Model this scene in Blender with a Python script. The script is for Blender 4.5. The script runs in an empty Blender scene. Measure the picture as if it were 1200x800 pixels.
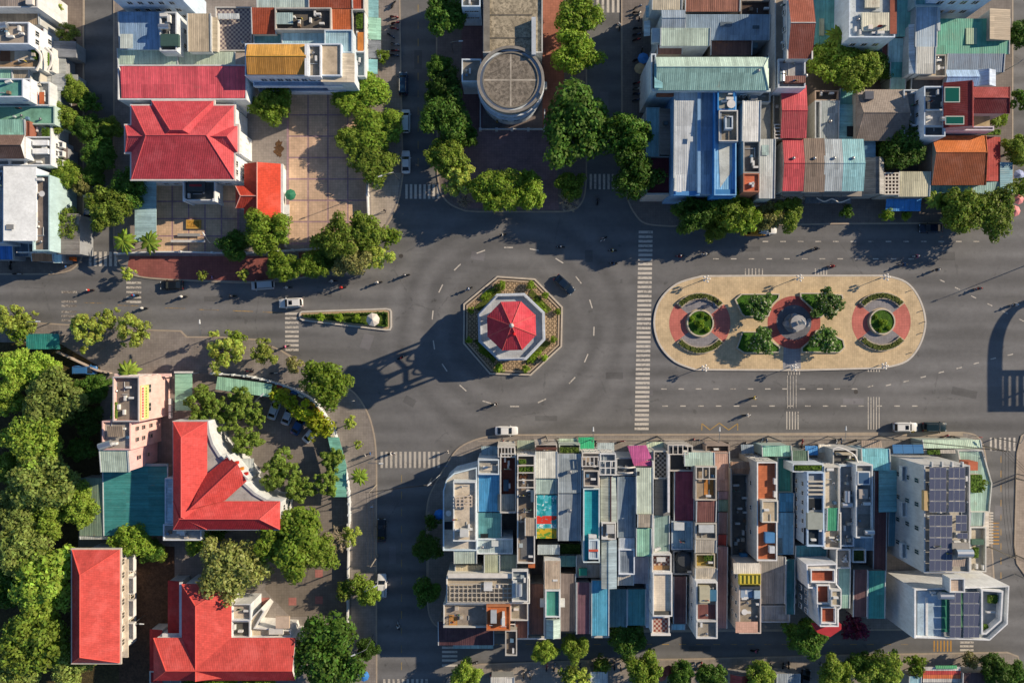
import bpy, bmesh, math, random
from mathutils import Vector, Matrix
R = math.radians
scene = bpy.context.scene
col = scene.collection
# ---------------------------------------------------------------- camera, sky, sun, exposure
ALT = 155.556                       # drone altitude in metres
SC = 6.0                            # photograph pixels per metre at street level
SUN_EL, SUN_AZ = 25.0, 21.5         # degrees above horizon; degrees north of east (x = east, y = north)
cam_d = bpy.data.cameras.new('camera'); cam = bpy.data.objects.new('camera', cam_d); col.objects.link(cam)
cam.location = (0, 0, ALT); cam.rotation_euler = (0, 0, 0)
cam_d.sensor_fit = 'HORIZONTAL'; cam_d.angle = 2*math.atan(600/(SC*ALT)); cam_d.clip_start = 1; cam_d.clip_end = 5000
scene.camera = cam
world = bpy.data.worlds.new('World'); scene.world = world; world.use_nodes = True
wn = world.node_tree; bg = wn.nodes['Background']
sky = wn.nodes.new('ShaderNodeTexSky'); sky.sky_type = 'NISHITA'; sky.sun_disc = False
sky.sun_elevation = R(SUN_EL); sky.sun_rotation = R(90-SUN_AZ)
sky.air_density = 1.0; sky.dust_density = 0.15; sky.ozone_density = 4.0
wn.links.new(sky.outputs[0], bg.inputs[0]); bg.inputs[1].default_value = 0.08
sd = bpy.data.lights.new('sun', 'SUN'); sun = bpy.data.objects.new('sun', sd); col.objects.link(sun)
sd.energy = 4.7; sd.angle = R(0.55); sd.color = (1.0, 0.815, 0.60)
sdir = Vector((math.cos(R(SUN_EL))*math.cos(R(SUN_AZ)), math.cos(R(SUN_EL))*math.sin(R(SUN_AZ)), math.sin(R(SUN_EL))))
sun.rotation_euler = sdir.to_track_quat('Z', 'Y').to_euler(); sun.location = sdir*300
vs = scene.view_settings; vs.view_transform = 'Standard'; vs.look = 'None'; vs.gamma = 1.0; vs.use_curve_mapping = False
vs.exposure = 0.42
# ---------------------------------------------------------------- coordinates
def W(px, py, z=0.0):
    k = (1 - z/ALT)/SC
    return ((px-600)*k, (400-py)*k)
def rect(r, z=0.0):
    (x0, y1), (x1, y0) = W(r[0], r[1], z), W(r[2], r[3], z)
    return x0, y0, x1, y1
def poly(p, z=0.0):
    if len(p) == 4 and not hasattr(p[0], '__len__'):
        p = [(p[0], p[1]), (p[2], p[1]), (p[2], p[3]), (p[0], p[3])]
    q = [W(x, y, z) for x, y in p]
    a = sum(q[i-1][0]*q[i][1]-q[i][0]*q[i-1][1] for i in range(len(q)))
    return q if a > 0 else q[::-1]
def inset(q, d):
    n = len(q); out = []
    for i in range(n):
        p0, p1, p2 = Vector(q[i-1]), Vector(q[i]), Vector(q[(i+1) % n])
        a = (p1-p0).normalized(); b = (p2-p1).normalized()
        na, nb = Vector((-a.y, a.x)), Vector((-b.y, b.x))
        m = na+nb; L = m.length
        m = m/L if L > 1e-6 else na
        c = max(0.35, m.dot(na))
        v = p1+m*(d/c); out.append((v.x, v.y))
    return out
def smooth(pts, n=4, closed=False):
    out = []; N = len(pts)
    rng = range(N if closed else N-1)
    for i in rng:
        g = lambda k: pts[k % N] if closed else pts[min(max(k, 0), N-1)]
        p0, p1, p2, p3 = g(i-1), g(i), g(i+1), g(i+2)
        for s in range(n):
            t = s/n
            out.append(tuple(.5*((2*p1[k])+(-p0[k]+p2[k])*t+(2*p0[k]-5*p1[k]+4*p2[k]-p3[k])*t*t+(-p0[k]+3*p1[k]-3*p2[k]+p3[k])*t**3) for k in (0, 1)))
    if not closed: out.append(tuple(pts[-1]))
    return out
# ---------------------------------------------------------------- materials (all procedural)
def lin(h):
    h = h.lstrip('#')
    if len(h) == 3: h = ''.join(c*2 for c in h)
    v = [int(h[i:i+2], 16)/255 for i in (0, 2, 4)]
    return [c/12.92 if c <= .04045 else ((c+.055)/1.055)**2.4 for c in v]
class NT:
    def __init__(s, name):
        s.m = bpy.data.materials.new(name); s.m.use_nodes = True
        s.t = s.m.node_tree; s.b = s.t.nodes['Principled BSDF']; s.out = s.t.nodes['Material Output']
        s.b.inputs['Specular IOR Level'].default_value = .3
    def n(s, typ, **kw):
        x = s.t.nodes.new(typ)
        for k, v in kw.items(): setattr(x, k, v)
        return x
    def l(s, a, b): s.t.links.new(a, b)
    def setin(s, sock, v):
        if isinstance(v, bpy.types.NodeSocket): s.l(v, sock)
        else: sock.default_value = v
    def math(s, op, a, b=0.0, c=None, clamp=False):
        x = s.n('ShaderNodeMath', operation=op, use_clamp=clamp); s.setin(x.inputs[0], a); s.setin(x.inputs[1], b)
        if c is not None: s.setin(x.inputs[2], c)
        return x.outputs[0]
    def ramp(s, v, lo, hi, a=0.0, b=1.0):
        x = s.n('ShaderNodeMapRange'); s.setin(x.inputs[0], v)
        for i, q in enumerate((lo, hi, a, b)): x.inputs[i+1].default_value = q
        return x.outputs[0]
    def mix(s, f, a, b, mode='MIX'):
        x = s.n('ShaderNodeMix', data_type='RGBA', blend_type=mode)
        s.setin(x.inputs[0], f); s.setin(x.inputs[6], a); s.setin(x.inputs[7], b)
        return x.outputs[2]
    def pos(s): return s.n('ShaderNodeNewGeometry').outputs['Position']
    def xyz(s, v):
        x = s.n('ShaderNodeSeparateXYZ'); s.l(v, x.inputs[0]); return x.outputs
    def noise(s, v, scale, detail=4.0, rough=.6, sx=1, sy=1, sz=1):
        if (sx, sy, sz) != (1, 1, 1):
            mp = s.n('ShaderNodeMapping'); s.l(v, mp.inputs[0]); mp.inputs['Scale'].default_value = (sx, sy, sz); v = mp.outputs[0]
        x = s.n('ShaderNodeTexNoise'); s.l(v, x.inputs['Vector']); x.inputs['Scale'].default_value = scale
        x.inputs['Detail'].default_value = detail; x.inputs['Roughness'].default_value = rough
        return x.outputs['Fac']
    def bump(s, h, strength=.5, dist=.05):
        x = s.n('ShaderNodeBump'); s.l(h, x.inputs['Height']); x.inputs['Strength'].default_value = strength
        x.inputs['Distance'].default_value = dist; s.l(x.outputs[0], s.b.inputs['Normal'])
    def base(s, c): s.setin(s.b.inputs['Base Color'], c)
    def rough(s, v): s.setin(s.b.inputs['Roughness'], v)
def rgba(c, k=1.0): return (min(1, c[0]*k), min(1, c[1]*k), min(1, c[2]*k), 1)
_M = {}
def M(spec):
    """spec = kind letters + '#hex'; kinds: sx/sy ribbed sheet, tx/ty clay roof tile rows, w wall paint, c stained concrete,
    f floor tiles, k checker tiles, p plain paint, g glass, m metal, a asphalt, v paving setts, l lattice pavers"""
    if spec in _M: return _M[spec]
    kind, hx = spec.split('#'); c = lin(hx)
    c = [min(.86, q*{'s': 1.22, 'v': 1.38, 'f': 1.15, 'c': 1.25}.get(kind[0], 1.0)) for q in c]   # make up for the grime the pattern takes away
    if kind[0] == 's': g = .3*c[0]+.5*c[1]+.2*c[2]; c = [q*.94+g*.02+.05*f for q, f in zip(c, (.45, .58, .64))]
    if kind[0] == 'w': c = [min(.86, c[0]*1.04), min(.87, c[1]*1.09), min(.88, c[2]*1.16)]  # walls also carry a cool skylight tint in their colour
    nt = NT('mat_'+spec.replace('#', '_')); P = nt.pos(); X = nt.xyz(P)
    if kind[0] == 's':
        ax = X[0] if kind[1] == 'x' else X[1]
        cell = nt.math('FLOOR', nt.math('MULTIPLY', ax, 1/1.05))
        cell2 = nt.math('FLOOR', nt.math('MULTIPLY', X[1] if kind[1] == 'x' else X[0], 1/4.3))
        cv = nt.n('ShaderNodeCombineXYZ'); nt.l(cell, cv.inputs[0]); nt.l(cell2, cv.inputs[1]); nt.l(nt.math('FLOOR', nt.math('MULTIPLY', X[2], .3)), cv.inputs[2])
        wnz = nt.n('ShaderNodeTexWhiteNoise', noise_dimensions='3D'); nt.l(cv.outputs[0], wnz.inputs['Vector'])
        tone = nt.ramp(wnz.outputs['Value'], 0, 1, .82, 1.14)
        st = nt.noise(P, .55, 5, .65)
        fine = nt.noise(P, 3.5, 3, .7, sx=.25 if kind[1] == 'y' else 1, sy=.25 if kind[1] == 'x' else 1)
        tone = nt.math('MULTIPLY', tone, nt.ramp(st, .3, .7, .8, 1.12))
        tone = nt.math('MULTIPLY', tone, nt.ramp(fine, .3, .7, .86, 1.1))
        fr = nt.math('FRACT', nt.math('MULTIPLY', ax, 1/1.05))
        tone = nt.math('MULTIPLY', tone, nt.ramp(nt.math('COMPARE', fr, .5, .07), 0, 1, 1.0, .8))
        cc = nt.n('ShaderNodeVectorMath', operation='SCALE'); cc.inputs[0].default_value = c; nt.l(tone, cc.inputs['Scale'])
        colr = cc.outputs[0]
        big = nt.noise(P, 1.1, 6, .7)
        dirt = nt.ramp(big, .56, .74, 0, .34 if 'r' not in kind else .85)
        colr = nt.mix(dirt, colr, rgba(lin('#8a5a3c' if 'r' in kind else '#6e675c')))
        if 'r' not in kind: colr = nt.mix(nt.ramp(nt.noise(P, .8, 7, .75, sx=1 if kind[1] == 'x' else .3, sy=.3 if kind[1] == 'x' else 1), .63, .72, 0, .5), colr, rgba(lin('#8a6a50')))
        nt.base(colr); nt.rough(nt.ramp(st, .3, .7, .42, .7))
        nt.bump(nt.math('SINE', nt.math('MULTIPLY', ax, 2*math.pi/.35)), .35, .03)
    elif kind[0] == 't':
        ax, ay = (X[0], X[1]) if kind[1] == 'x' else (X[1], X[0])
        cv = nt.n('ShaderNodeCombineXYZ'); nt.l(nt.math('FLOOR', nt.math('MULTIPLY', ax, 1/.33)), cv.inputs[0]); nt.l(nt.math('FLOOR', nt.math('MULTIPLY', ay, 1/.4)), cv.inputs[1])
        wnz = nt.n('ShaderNodeTexWhiteNoise', noise_dimensions='3D'); nt.l(cv.outputs[0], wnz.inputs['Vector'])
        tone = nt.math('MULTIPLY', nt.ramp(wnz.outputs['Value'], 0, 1, .9, 1.08), nt.ramp(nt.noise(P, .7, 5, .65), .3, .7, .84, 1.14))
        fr = nt.math('FRACT', nt.math('MULTIPLY', ay, 1/.4))
        tone = nt.math('MULTIPLY', tone, nt.ramp(nt.math('LESS_THAN', fr, .2), 0, 1, 1, .9))
        cc = nt.n('ShaderNodeVectorMath', operation='SCALE'); cc.inputs[0].default_value = c; nt.l(tone, cc.inputs['Scale'])
        nt.base(nt.mix(nt.ramp(nt.noise(P, 1.3, 6, .7), .58, .72, 0, .3), cc.outputs[0], rgba(lin('#4c4238'))))
        nt.rough(.75); big = nt.noise(P, .28, 6, .7); lk = nt.b.inputs['Base Color'].links[0].from_socket; nt.base(nt.mix(nt.ramp(big, .5, .66, 0, .5), nt.mix(nt.ramp(nt.noise(P, .9, 7, .75), .6, .72, 0, .45), lk, rgba([q*.42 for q in c])), rgba([min(.9, q*1.25+.06) for q in c]))); nt.bump(nt.math('SINE', nt.math('MULTIPLY', ax, 2*math.pi/.33)), .22, .05)
    elif kind[0] in 'wc':
        s = nt.noise(P, .5 if kind[0] == 'c' else .35, 6, .68)
        s2 = nt.noise(P, 2.2, 5, .7, sz=.25 if kind[0] == 'w' else 1)
        k0 = .62 if kind[0] == 'c' else .86
        tone = nt.math('MULTIPLY', nt.ramp(s, .32, .66, k0, 1.12), nt.ramp(s2, .3, .7, .85, 1.08))
        cc = nt.n('ShaderNodeVectorMath', operation='SCALE'); cc.inputs[0].default_value = c; nt.l(tone, cc.inputs['Scale'])
        d = nt.ramp(nt.noise(P, 1.0 if 'S' not in kind else 1.7, 8, .8), .54 if 'S' not in kind else .47, .7 if 'S' not in kind else .55, 0, (.75 if 'S' not in kind else .85) if kind[0] == 'c' else .35)
        nt.base(nt.mix(d, cc.outputs[0], rgba([q*.35 for q in c]) if kind[0] == 'c' else rgba([c[0]*.6, c[1]*.58, c[2]*.54])))
        nt.rough(.85); nt.bump(s2, .25, .03)
    elif kind[0] in 'fkvl':
        per = {'f': .42, 'k': .42, 'v': .5, 'l': .8}[kind[0]]
        u, v = nt.math('MULTIPLY', X[0], 1/per), nt.math('MULTIPLY', X[1], 1/per)
        cv = nt.n('ShaderNodeCombineXYZ'); nt.l(nt.math('FLOOR', u), cv.inputs[0]); nt.l(nt.math('FLOOR', v), cv.inputs[1])
        wnz = nt.n('ShaderNodeTexWhiteNoise', noise_dimensions='3D'); nt.l(cv.outputs[0], wnz.inputs['Vector'])
        tone = nt.math('MULTIPLY', nt.ramp(wnz.outputs['Value'], 0, 1, .92, 1.06), nt.ramp(nt.noise(P, .35, 6, .7), .3, .7, .76, 1.18))
        line = nt.math('MAXIMUM', nt.math('LESS_THAN', nt.math('FRACT', u), .1), nt.math('LESS_THAN', nt.math('FRACT', v), .1))
        tone = nt.math('MULTIPLY', tone, nt.ramp(line, 0, 1, 1, .78))
        cc = nt.n('ShaderNodeVectorMath', operation='SCALE'); cc.inputs[0].default_value = c; nt.l(tone, cc.inputs['Scale'])
        r = cc.outputs[0]
        if kind[0] == 'k':
            ck = nt.n('ShaderNodeTexChecker'); nt.l(P, ck.inputs['Vector']); ck.inputs['Scale'].default_value = 1/.42
            r = nt.mix(nt.math('MULTIPLY', ck.outputs['Fac'], .7), r, rgba(lin('#c9c0b2')))
        if kind[0] == 'l':
            vo = nt.n('ShaderNodeTexVoronoi', feature='F1', voronoi_dimensions='2D'); nt.l(P, vo.inputs['Vector']); vo.inputs['Scale'].default_value = 1.15; vo.inputs['Randomness'].default_value = .12
            ring = nt.math('COMPARE', vo.outputs['Distance'], .34, .11)
            r = nt.mix(ring, r, rgba([q*.3 for q in c]))
        nt.base(nt.mix(nt.ramp(nt.noise(P, .9, 7, .75), .58, .75, 0, .55), r, rgba([q*.5 for q in c])))
        nt.rough(.8)
    elif kind[0] == 'g':
        nt.base(rgba(c)); nt.rough(.08); nt.b.inputs['Specular IOR Level'].default_value = .6
    elif kind[0] == 'z':
        nt.base(rgba(c)); nt.rough(.22)
    elif kind[0] == 'm':
        nt.base(rgba(c)); nt.rough(.35); nt.b.inputs['Metallic'].default_value = .85
    elif kind[0] == 'q':       # car paint
        nt.base(rgba(c)); nt.rough(.28); nt.b.inputs['Coat Weight'].default_value = .6; nt.b.inputs['Coat Roughness'].default_value = .06
    elif kind[0] == 'a':
        s = nt.noise(P, .06, 6, .62, sx=.6); s2 = nt.noise(P, .9, 6, .75); s3 = nt.noise(P, .22, 4, .6, sx=.12, sy=1.3); s4 = nt.noise(P, 9, 2, .6)
        tone = nt.math('MULTIPLY', nt.ramp(s, .3, .7, .78, 1.2), nt.ramp(s2, .3, .7, .9, 1.1))
        tone = nt.math('MULTIPLY', tone, nt.ramp(s3, .35, .65, .88, 1.1)); tone = nt.math('MULTIPLY', tone, nt.ramp(s4, .3, .7, .9, 1.1))
        s5 = nt.noise(P, .5, 5, .8, sx=.15, sy=2.2)
        tone = nt.math('MULTIPLY', tone, nt.ramp(s5, .6, .72, 1, .8))
        cc = nt.n('ShaderNodeVectorMath', operation='SCALE'); cc.inputs[0].default_value = c; nt.l(tone, cc.inputs['Scale'])
        dx, dy = nt.math('ADD', X[0], .1), nt.math('SUBTRACT', X[1], 2.7)
        rad = nt.math('ADD', nt.math('SQRT', nt.math('ADD', nt.math('MULTIPLY', dx, dx), nt.math('MULTIPLY', dy, dy))), nt.math('MULTIPLY', s, 5.0))
        ringw = nt.math('MULTIPLY', nt.math('SINE', nt.math('MULTIPLY', rad, 1.25)), nt.math('MULTIPLY', nt.ramp(rad, 10, 15), nt.ramp(rad, 24, 32, 1, 0)))
        lane = nt.math('MULTIPLY', nt.math('SINE', nt.math('MULTIPLY', nt.math('ADD', X[1], nt.math('MULTIPLY', s, 3.0)), 1.75)), nt.ramp(rad, 22, 34))
        wear = nt.math('MULTIPLY', nt.math('ADD', ringw, lane), nt.ramp(nt.noise(P, .05, 3, .6), .35, .65, .04, .2))
        spots = nt.ramp(nt.noise(P, .55, 3, .5), .68, .76, 0, .3)
        sc_ = nt.n('ShaderNodeVectorMath', operation='SCALE'); nt.l(cc.outputs[0], sc_.inputs[0]); nt.l(nt.math('SUBTRACT', nt.math('ADD', 1.0, wear), spots), sc_.inputs['Scale']); cc = sc_
        vo = nt.n('ShaderNodeTexVoronoi', feature='DISTANCE_TO_EDGE'); nt.l(P, vo.inputs['Vector']); vo.inputs['Scale'].default_value = .09
        wob = nt.noise(P, .8, 4, .7)
        ck = nt.math('LESS_THAN', nt.math('ADD', vo.outputs['Distance'], nt.math('MULTIPLY', nt.math('SUBTRACT', wob, .5), .14)), .004)
        ck = nt.math('MULTIPLY', ck, nt.ramp(nt.noise(P, .05, 2, .5), .5, .6, 0, .35))
        nt.base(nt.mix(ck, cc.outputs[0], rgba([q*.45 for q in c]))); nt.rough(.82); nt.bump(s4, .2, .02)
    elif kind[0] == 'h':       # short planting / hedge / lawn
        s = nt.noise(P, 2.4, 6, .75); s2 = nt.noise(P, .6, 4, .6)
        tone = nt.math('MULTIPLY', nt.ramp(s, .3, .7, .45, 1.4), nt.ramp(s2, .3, .7, .8, 1.2))
        cc = nt.n('ShaderNodeVectorMath', operation='SCALE'); cc.inputs[0].default_value = c; nt.l(tone, cc.inputs['Scale'])
        nt.base(nt.mix(nt.ramp(nt.noise(P, 1.4, 5, .7), .6, .7, 0, .6), cc.outputs[0], rgba(lin('#5c4a30')))); nt.rough(.9); nt.bump(s, .8, .2)
    elif kind[0] == 'd':       # worn road paint
        s = nt.noise(P, 2.6, 6, .8); s2 = nt.noise(P, .25, 3, .6)
        w = nt.math('ADD', s, nt.math('MULTIPLY', nt.math('SUBTRACT', s2, .5), .5))
        thr = .575 if len(kind) == 1 else (.54 if kind[1] == '2' else .45)
        nt.base(nt.mix(nt.ramp(w, thr-.06, thr+.1, 1, 0), rgba(lin('#6f6a64')), rgba(c))); nt.rough(.8)
    else:
        s = nt.noise(P, 1.2, 4, .6)
        cc = nt.n('ShaderNodeVectorMath', operation='SCALE'); cc.inputs[0].default_value = c; nt.l(nt.ramp(s, .3, .7, .86, 1.08), cc.inputs['Scale'])
        nt.base(cc.outputs[0]); nt.rough(.6)
    _M[spec] = nt.m
    return nt.m
def leafmat(name, hx, hue=.05, val=.35, flower=None):
    nt = NT('leaf_'+name); P = nt.pos(); c = lin(hx)
    oi = nt.n('ShaderNodeObjectInfo')
    s = nt.noise(P, 1.1, 4, .7); geo = nt.n('ShaderNodeNewGeometry')
    tone = nt.math('MULTIPLY', nt.ramp(s, .3, .7, 1-val, 1+val), nt.ramp(geo.outputs['Random Per Island'], 0, 1, .62, 1.35))
    tone = nt.math('MULTIPLY', tone, nt.ramp(oi.outputs['Random'], 0, 1, .68, 1.22))
    cc = nt.n('ShaderNodeVectorMath', operation='SCALE'); cc.inputs[0].default_value = c; nt.l(tone, cc.inputs['Scale'])
    hs = nt.n('ShaderNodeHueSaturation'); nt.l(cc.outputs[0], hs.inputs['Color'])
    nt.l(nt.ramp(geo.outputs['Random Per Island'], 0, 1, .5-hue*.6, .5+hue*.4), hs.inputs['Hue'])
    colr = hs.outputs[0]
    if flower:
        colr = nt.mix(nt.math('GREATER_THAN', geo.outputs['Random Per Island'], .88), colr, rgba(lin(flower)))
    nt.base(colr); nt.rough(.6)
    tr = nt.n('ShaderNodeBsdfTranslucent'); nt.l(colr, tr.inputs[0])
    mx = nt.n('ShaderNodeMixShader'); mx.inputs[0].default_value = .38
    nt.l(nt.b.outputs[0], mx.inputs[1]); nt.l(tr.outputs[0], mx.inputs[2]); nt.l(mx.outputs[0], nt.out.inputs[0])
    return nt.m
# ---------------------------------------------------------------- mesh helpers
class MB:
    def __init__(s): s.v = []; s.f = []; s.mi = []
    def add(s, vs, fs, mi=0):
        o = len(s.v); s.v += [tuple(v) for v in vs]; s.f += [tuple(i+o for i in f) for f in fs]; s.mi += [mi]*len(fs); return s
    def box(s, x0, y0, z0, x1, y1, z1, mi=0):
        return s.add([(x0,y0,z0),(x1,y0,z0),(x1,y1,z0),(x0,y1,z0),(x0,y0,z1),(x1,y0,z1),(x1,y1,z1),(x0,y1,z1)],
                     [(3,2,1,0),(4,5,6,7),(0,1,5,4),(1,2,6,5),(2,3,7,6),(3,0,4,7)], mi)
    def prism(s, q, z0, z1, mi=0, bottom=True):
        n = len(q)
        fs = [tuple(range(n, 2*n))]+[(i, (i+1) % n, n+(i+1) % n, n+i) for i in range(n)]
        if bottom: fs.append(tuple(range(n-1, -1, -1)))
        return s.add([(x, y, z0) for x, y in q]+[(x, y, z1) for x, y in q], fs, mi)
    def tube(s, pts, r, n=6, mi=0, r1=None):
        pts = [Vector(p) for p in pts]; rings = []; N = len(pts); base = len(s.v)
        for i, p in enumerate(pts):
            d = (pts[min(i+1, N-1)]-pts[max(i-1, 0)]).normalized()
            u = d.cross(Vector((0, 0, 1)) if abs(d.z) < .9 else Vector((1, 0, 0))).normalized(); w = d.cross(u)
            rr = r if r1 is None else r+(r1-r)*i/(N-1)
            rings.append([p+(u*math.cos(a)+w*math.sin(a))*rr for a in [2*math.pi*k/n for k in range(n)]])
        vs = [v for g in rings for v in g]
        fs = [(i*n+k, i*n+(k+1) % n, (i+1)*n+(k+1) % n, (i+1)*n+k) for i in range(N-1) for k in range(n)]
        fs += [tuple(range(n-1, -1, -1)), tuple((N-1)*n+k for k in range(n))]
        return s.add(vs, fs, mi)
    def cyl(s, x, y, z0, z1, r, n=12, mi=0, r1=None): return s.tube([(x, y, z0), (x, y, z1)], r, n, mi, r1)
    def ball(s, x, y, z, r, n=10, m=6, mi=0, sz=1.0):
        vs = [(x, y, z-r*sz)]; fs = []
        for j in range(1, m):
            a = -math.pi/2+math.pi*j/m
            vs += [(x+r*math.cos(a)*math.cos(2*math.pi*k/n), y+r*math.cos(a)*math.sin(2*math.pi*k/n), z+r*sz*math.sin(a)) for k in range(n)]
        vs.append((x, y, z+r*sz)); L = len(vs)-1
        for k in range(n):
            fs.append((0, 1+(k+1) % n, 1+k)); fs.append((L, L-n+k, L-n+(k+1) % n))
            for j in range(m-2): a = 1+j*n; fs.append((a+k, a+(k+1) % n, a+n+(k+1) % n, a+n+k))
        return s.add(vs, fs, mi)
    def mesh(s, name, mats, org=(0, 0, 0), smooth_=False):
        me = bpy.data.meshes.new(name); me.from_pydata([(a-org[0], b-org[1], c-org[2]) for a, b, c in s.v], [], s.f)
        for m in (mats if isinstance(mats, (list, tuple)) else [mats]): me.materials.append(M(m) if isinstance(m, str) else m)
        if any(s.mi): me.polygons.foreach_set('material_index', s.mi)
        if smooth_: me.polygons.foreach_set('use_smooth', [True]*len(me.polygons))
        me.update(); return me
def link(name, me, parent=None, loc=None, rz=0.0, scale=None, rot=None):
    o = bpy.data.objects.new(name, me); col.objects.link(o)
    if parent is not None: o.parent = parent
    if loc is not None: o.location = loc
    if rot is not None: o.rotation_euler = rot
    elif rz: o.rotation_euler = (0, 0, rz)
    if scale is not None: o.scale = scale
    return o
def tag(o, label=None, cat=None, group=None, kind=None):
    for k, v in (('label', label), ('category', cat), ('group', group), ('kind', kind)):
        if v: o[k] = v
    return o
def empty(name, loc, rz=0, scale=None):
    o = link(name, None, None, loc, rz, scale); o.empty_display_size = .5; return o
def org(p):
    v = Vector((0, 0, 0))
    while p is not None: v += p.location; p = p.parent
    return v
def obj(name, mb, mats, parent=None, smooth_=False):
    """mesh built in world coordinates, linked under a parent that stands unrotated at its own location"""
    return link(name, mb.mesh(name, mats, org(parent) if parent else (0, 0, 0), smooth_), parent)
def struct(name, mb, mats, parent=None):
    o = obj(name, mb, mats, parent)
    if parent is None: o['kind'] = 'structure'
    return o
def copy_tree(o, parent=None):
    c = o.copy(); col.objects.link(c); c.parent = parent
    for ch in o.children: copy_tree(ch, c)
    return c
# ================================================================ ground, road, pavements
road = struct('road', MB().add([(-900,-900,0),(900,-900,0),(900,900,0),(-900,900,0)], [(0,1,2,3)]), 'a#6d6e6f')
KZ = .13
def sheet(q, z): return MB().add([(x, y, z) for x, y in q], [tuple(range(len(q)))])
def tri_sheet(q, z):
    """a flat sheet of a possibly concave outline"""
    bm = bmesh.new(); vs = [bm.verts.new((x, y, z)) for x, y in q]; f = bm.faces.new(vs); f.normal_update()
    if f.normal.z < 0: f.normal_flip()
    bmesh.ops.triangulate(bm, faces=[f]); mb = MB(); bm.verts.index_update()
    mb.add([v.co[:] for v in bm.verts], [[v.index for v in g.verts] for g in bm.faces]); bm.free(); return mb
def pavement(name, pts, mat, kerb='p#a89c8c'):
    q = poly(pts); inner = inset(q, .28)
    o = struct(name, tri_sheet(inner, KZ), mat); n = len(q); mb = MB()
    mb.add([(x, y, KZ+.02) for x, y in q]+[(x, y, KZ+.02) for x, y in inner], [(i, (i+1) % n, n+(i+1) % n, n+i) for i in range(n)])
    mb.add([(x, y, 0) for x, y in q]+[(x, y, KZ+.02) for x, y in q], [(i, (i+1) % n, n+(i+1) % n, n+i) for i in range(n)])
    mb.add([(x, y, KZ-.01) for x, y in inner]+[(x, y, KZ+.02) for x, y in inner], [((i+1) % n, i, n+i, n+(i+1) % n) for i in range(n)])
    obj('kerb', mb, kerb, o); return o
pv_nw = pavement('pavement_north_west', [(-300,322),(60,322)]+smooth([(60,322),(82,318),(95,306),(99,290)])+[(99,-300),(-300,-300)], 'v#6b625b')
pv_n = pavement('pavement_north', [(133,-300),(133,285)]+smooth([(133,285),(138,305),(150,320),(170,326),(210,329),(300,332),(355,326),(400,311),(432,290),(453,266),(467,238),(473,205)])+[(469,0),(469,-300)], 'v#7c7672')
pv_tower = pavement('pavement_round_building', [(510,-300),(511,90),(512,205)]+smooth([(512,205),(516,226),(527,240),(545,248)])+[(560,249),(660,249)]+smooth([(660,249),(676,245),(685,232),(688,210)])+[(688,-300)], 'v#6a6260')
pv_ne = pavement('pavement_north_east', [(727,-300),(728,190)]+smooth([(728,190),(734,231),(744,252),(757,263),(785,266)])+[(1000,263),(1165,262)]+smooth([(1165,262),(1180,256),(1187,240)])+[(1187,-300)], 'v#69635f')
pv_fe = pavement('pavement_far_east', [(1226,-300),(1226,262),(1600,262),(1600,-300)], 'v#6b6460')
pv_w = pavement('pavement_west', [(-300,374),(20,376),(180,386),(212,387),(219,394),(256,394),(300,397),(330,410),(360,427)]+smooth([(360,427),(400,449),(419,463),(433,487),(440,515),(442,545)])+[(442,1200),(-300,1200)], 'v#76716d')
pv_s = pavement('pavement_south', [(500,705),(499,600)]+smooth([(499,600),(502,582),(511,563),(522,545),(535,526),(552,516),(575,510),(605,508.5)])+[(800,508),(1128,505.5)]+smooth([(1128,505.5),(1143,509),(1152,520),(1156,540)])+[(1160,600),(1166,690),(1160,712),(1140,736),(1060,738),(530,742)]+smooth([(530,742),(512,734),(503,722),(500,705)])[:-1], 'v#78736e')
pv_b = pavement('pavement_bottom', [(516,1200),(518,815)]+smooth([(518,815),(524,796),(538,783),(562,777)])+[(700,772),(800,771),(1000,766),(1180,763),(1193,768),(1197,785),(1197,1200)], 'v#7f7972')
pv_e = pavement('pavement_east', [(1600,500),(1212,500),(1196,510),(1191,530),(1188,640),(1191,660),(1212,690),(1212,1200),(1600,1200)], 'v#8a8076')
def patch(name, pts, mat, z=KZ+.006, parent=None):
    return struct(name, tri_sheet(poly(pts), z), mat)
patch('path_red_paving', [(152,300),(320,300),(320,330),(205,327),(165,324),(150,312)], 'v#7c4b46')
patch('path_red_paving', [(350,296),(402,290),(392,310),(352,325)], 'v#7a4f46')
patch('path_red_strip', [(634,-40),(661,-40),(661,140),(636,150)], 'v#8d5c4c')
patch('path_plum_plaza', [(540,150),(650,152),(655,246),(548,244)], 'v#7a6466')
patch('path_plum_plaza', [(541,30),(566,30),(566,150),(541,150)], 'v#6a5558')
patch('path_pale_corner', [(434,203),(470,203),(465,236),(450,265),(436,280)], 'v#968d82')
patch('path_park_floor', [(-60,400),(70,402),(118,430),(118,560),(92,560),(92,640),(150,640),(205,640),(205,830),(-60,830)], 'h#4a4128')
patch('path_brown_yard', [(140,636),(205,640),(205,830),(140,830)], 'h#594334', KZ+.012)
patch('path_compound_yard', [(246,462),(300,452),(330,455),(360,470),(385,500),(398,525),(405,560),(408,610),(330,640),(250,540)], 'v#6f6a66')
patch('path_lower_yard', [(330,640),(410,612),(412,722),(340,722),(310,690)], 'v#68625b')
patch('path_grey_apron', [(245,496),(262,498),(274,512),(300,548),(330,572),(334,590),(327,588),(289,566),(267,536),(250,520)], 'v#73746f', KZ+.012)
patch('path_south_walk_line', [(560,516),(700,514),(1120,512),(1120,513),(700,515),(560,517)], 'p#a39a8c')
for k, (x, y) in enumerate([(311.5,704),(343,704),(374,702.5),(374,671.5)]):
    o = obj('paving_square', MB().box(*W(x-4.5,y+4.5),KZ+.008,*W(x+4.5,y-4.5),KZ+.03), 'v#94625c', bpy.data.objects['path_lower_yard'])
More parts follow.
